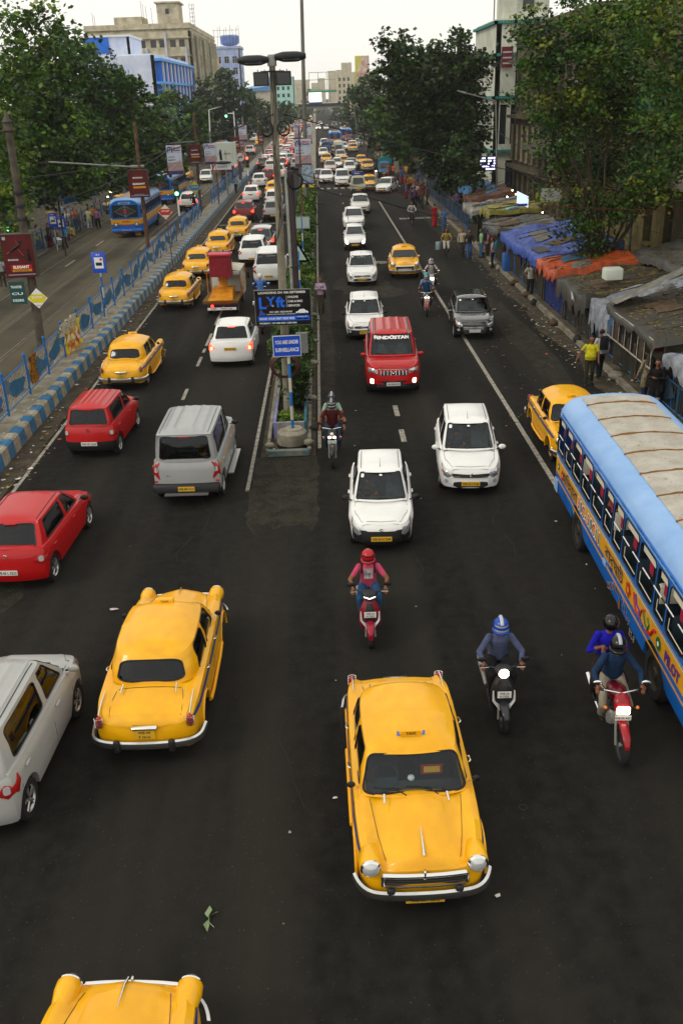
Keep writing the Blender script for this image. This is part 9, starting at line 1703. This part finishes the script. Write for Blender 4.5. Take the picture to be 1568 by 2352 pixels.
ped(1104, 592, 100, 'young man in a pale green shirt facing his friend at the railing', '#86b884', '#3a6a9a', J=hip); ped(1117, 594, -80, 'man in a salmon shirt with a dark backpack beside the pale green shirt', '#a8706c', '#2c261e', J=hip, pack='#15151a'); ped(1060, 590, 178, 'man in a cream shirt with a shoulder bag walking toward the camera', '#b8ac90', '#3a3833', bagL='#1a1512', sleeve='long'); ped(1076, 594, 176, 'man in a dark shirt and light jeans walking beside the cream shirted man', '#2a2320', '#2f5f9a', sleeve='long')
ped(997, 522, 0, 'woman in a red dress walking away along the kerb', '#8e1018', '#a01220', legs='skirt', hair='bun', long_top=True); ped(1019, 532, 178, 'man in a light blue shirt and jeans walking by the market', '#3f6c9c', '#2f5888'); ped(866, 443, 175, 'man in a grey shirt at the front of the roadside crowd', '#8a8c8a', '#23262c'); ped(882, 440, 178, 'woman in cream with a red scarf at the front of the crowd', '#b4a890', '#8e2a2a', legs='skirt', hair='bun', long_top=True)
for u, v, c1, c2, lb in ((716, 432, '#a8342c', '#8e2a2a', 'woman in red waiting at the island crossing'), (723, 436, '#18181c', '#18181c', 'man in black crossing beside the island'), (731, 432, '#b4b4b0', '#a8a8a4', 'man in white crossing beside the island')): ped(u, v, 90, lb, c1, c2, 'people at the island crossing')
LP = 'people on the left side'
ped(152, 574, 170, 'man in a light blue shirt carrying a navy bag on the tram road', '#5f9cb8', '#10141c', LP, bagL='#122844', sleeve='long', vox=.014); ped(208, 527, -5, 'woman in a white kurta walking under the left trees', '#a8b08c', '#b4b4b4', LP, long_top=True, hair='bun'); ped(228, 527, 176, 'man in a mauve shirt beside the woman in white', '#8a5c84', '#14161e', LP); ped(183, 532, 178, 'man in a grey checked shirt near the seated traders', ('#6a6c68', '#3a3c3a'), '#4a4238', LP)
ped(10, 660, 8, 'man in a white T-shirt with a red bag at the left edge', '#9ca0a4', '#4a4034', LP, bagL='#a01c1c', vox=.012); ped(218, 521, 5, 'man in a mustard shirt between the white kurta and the mauve shirt', '#9c6c1c', '#1c2c4a', LP)
SIT = dict(pose_ride(.30, 0, (.18, .34, .62), (.12, .42, .02), .08, (.16, .36, .48)), grip=0)
for i, (u, v, a, t, b_, lb) in enumerate(((138, 556, 120, '#a87418', '#6a4a1c', 'trader in orange squatting by the white buckets'), (146, 545, 100, '#a8a498', '#2c2c30', 'trader in white seated behind the buckets'), (160, 548, 190, '#6a9aa0', '#8a8a84', 'trader in pale blue leaning forward beside the buckets'), (172, 552, 90, '#a8981c', '#6a3c3c', 'trader in yellow seated nearest the road'))): x, y = G(u, v, .14); person(lb, 'seated pavement traders', SIT, t, b_, (x, y, .14), R(a), vox=.017)
x, y = -10.75, 28.4; person('woman in an orange and red sari behind the near blue railing', None, pose_walk(.1), ('#b4501c', '#8a1c1c'), ('#6a1414', '#a8641c'), (x, y, 0), R(5), vox=.012, legs='skirt', hair='bun', long_top=True)
ped(672 - 110, 452, -10, 'man in blue leaning on the far railing gap', '#6a96b8', '#15181e', 'people on the verge', z=.47) if False else ped(543, 444, 30, 'man in light blue standing at the gap in the verge railing', '#5f8fb0', '#14161c', 'people on the verge', z=.47)
base = [ped(900, 432, 170, 'x', '#b0aca4', '#2a2a30', vox=.022), ped(906, 430, 10, 'x', '#8a2c2c', '#6a2020', vox=.022, legs='skirt', long_top=True, hair='bun'), ped(912, 436, 175, 'x', '#3a5a8a', '#1c1e26', vox=.022, ph=-.5), ped(918, 430, 5, 'x', '#a88c4a', '#3a3028', vox=.022, J=hip)]
tc = ['#b4b0a8', '#22262e', '#2c4a7a', '#8a2a24', '#a89048', '#3c6a4a', '#a86a78', '#5a4a7a', '#7a96a8', '#c0a020', '#4a2a20', '#c86428']; cn = ['white', 'black', 'blue', 'red', 'tan', 'green', 'pink', 'violet', 'pale blue', 'yellow', 'brown', 'orange']
topn = [m.material_slots[1].material.name for m in base]; rg = random.Random(5)
spots = []
def crowd(n, x0, x1, y0, y1, where, grp, z=0):
 for k in range(n):
  i = rg.randrange(4); c = rg.randrange(12); o = copy_tree(base[i], swap={topn[i]: cloth(tc[c])}); s = rg.uniform(.92, 1.04); o.scale = (s, s, s); place(o, (rg.uniform(x0, x1), rg.uniform(y0, y1), z), R(rg.uniform(0, 360)), '%s in a %s top %s' % ('woman' if i == 1 else ['man', 'x', 'man striding', 'man standing'][i] if i != 1 else '', cn[c], where), grp)
for i, o in enumerate(base): place(o, (9.2 + i * .5, 90 + i * 2.2, 0), R(170 + 30 * i), ['man in a pale shirt', 'woman in a dark red dress', 'man in a navy shirt', 'man in a tan shirt'][i] + ' within the roadside crowd', 'roadside crowd on the right')
crowd(16, 7.6, 9.9, 84, 102, 'in the crowd on the right road edge', 'roadside crowd on the right'); crowd(20, 7.2, 11, 103, 150, 'farther along the right road edge', 'farther crowd on the right'); crowd(10, 10.6, 12.2, 60, 96, 'on the market pavement', 'people on the market pavement', .17); crowd(12, 7.5, 11, 150, 230, 'far off beside the right road', 'far crowd on the right'); crowd(12, -19.4, -22.5, 66, 84, 'under the left bus shelter', 'people at the left bus shelter', .14); crowd(12, -22, -18, 90, 150, 'far under the left trees', 'far people on the left footpath', .1); crowd(6, -10.4, -9.7, 96, 135, 'walking on the kerb verge', 'people on the verge', .47); crowd(3, 10.9, 11.6, 52, 60, 'beside the grey stall', 'people on the market pavement', .17)
DR = dict(pose_ride(.42, 0, (.10, .48, .95), (.12, .62, .28), .02, (.16, .44, .62)))
for i, (x, y, a, t, lb) in enumerate(((.95, 19.75, 177, '#2a2622', 'driver of the small white hatchback seen through its windscreen'), (3.5, 22.8, 175, '#2a3a4a', 'driver behind the wheel of the white hatchback with the smiling grille'), (2.0, 32.1, 177.5, '#4a5a6a', 'driver behind the windscreen of the red SUV'), (4.3, 53.1, 177, '#a8544a', 'driver of the oncoming yellow taxi'))): person(lb, 'drivers seen through windscreens', DR, t, '#1c1c20', (x - .1, y + .12, -.02), R(a), sc=.9, vox=.02)
for i, (yy, t, lb) in enumerate(((18.3, '#b4b4b0', 'bus passenger in white seated by the third window'), (17.3, '#3a2a6a', 'bus passenger in purple at the fourth window'), (17.0, '#a81c1c', 'bus passenger in red beside the purple one'), (12.6, '#122a6a', 'bus passenger in dark blue near the front'))): person(lb, 'passengers in the near bus', dict(SIT), t, '#1c1c20', (5.95, yy, .92), R(180), sc=.95, vox=.022)
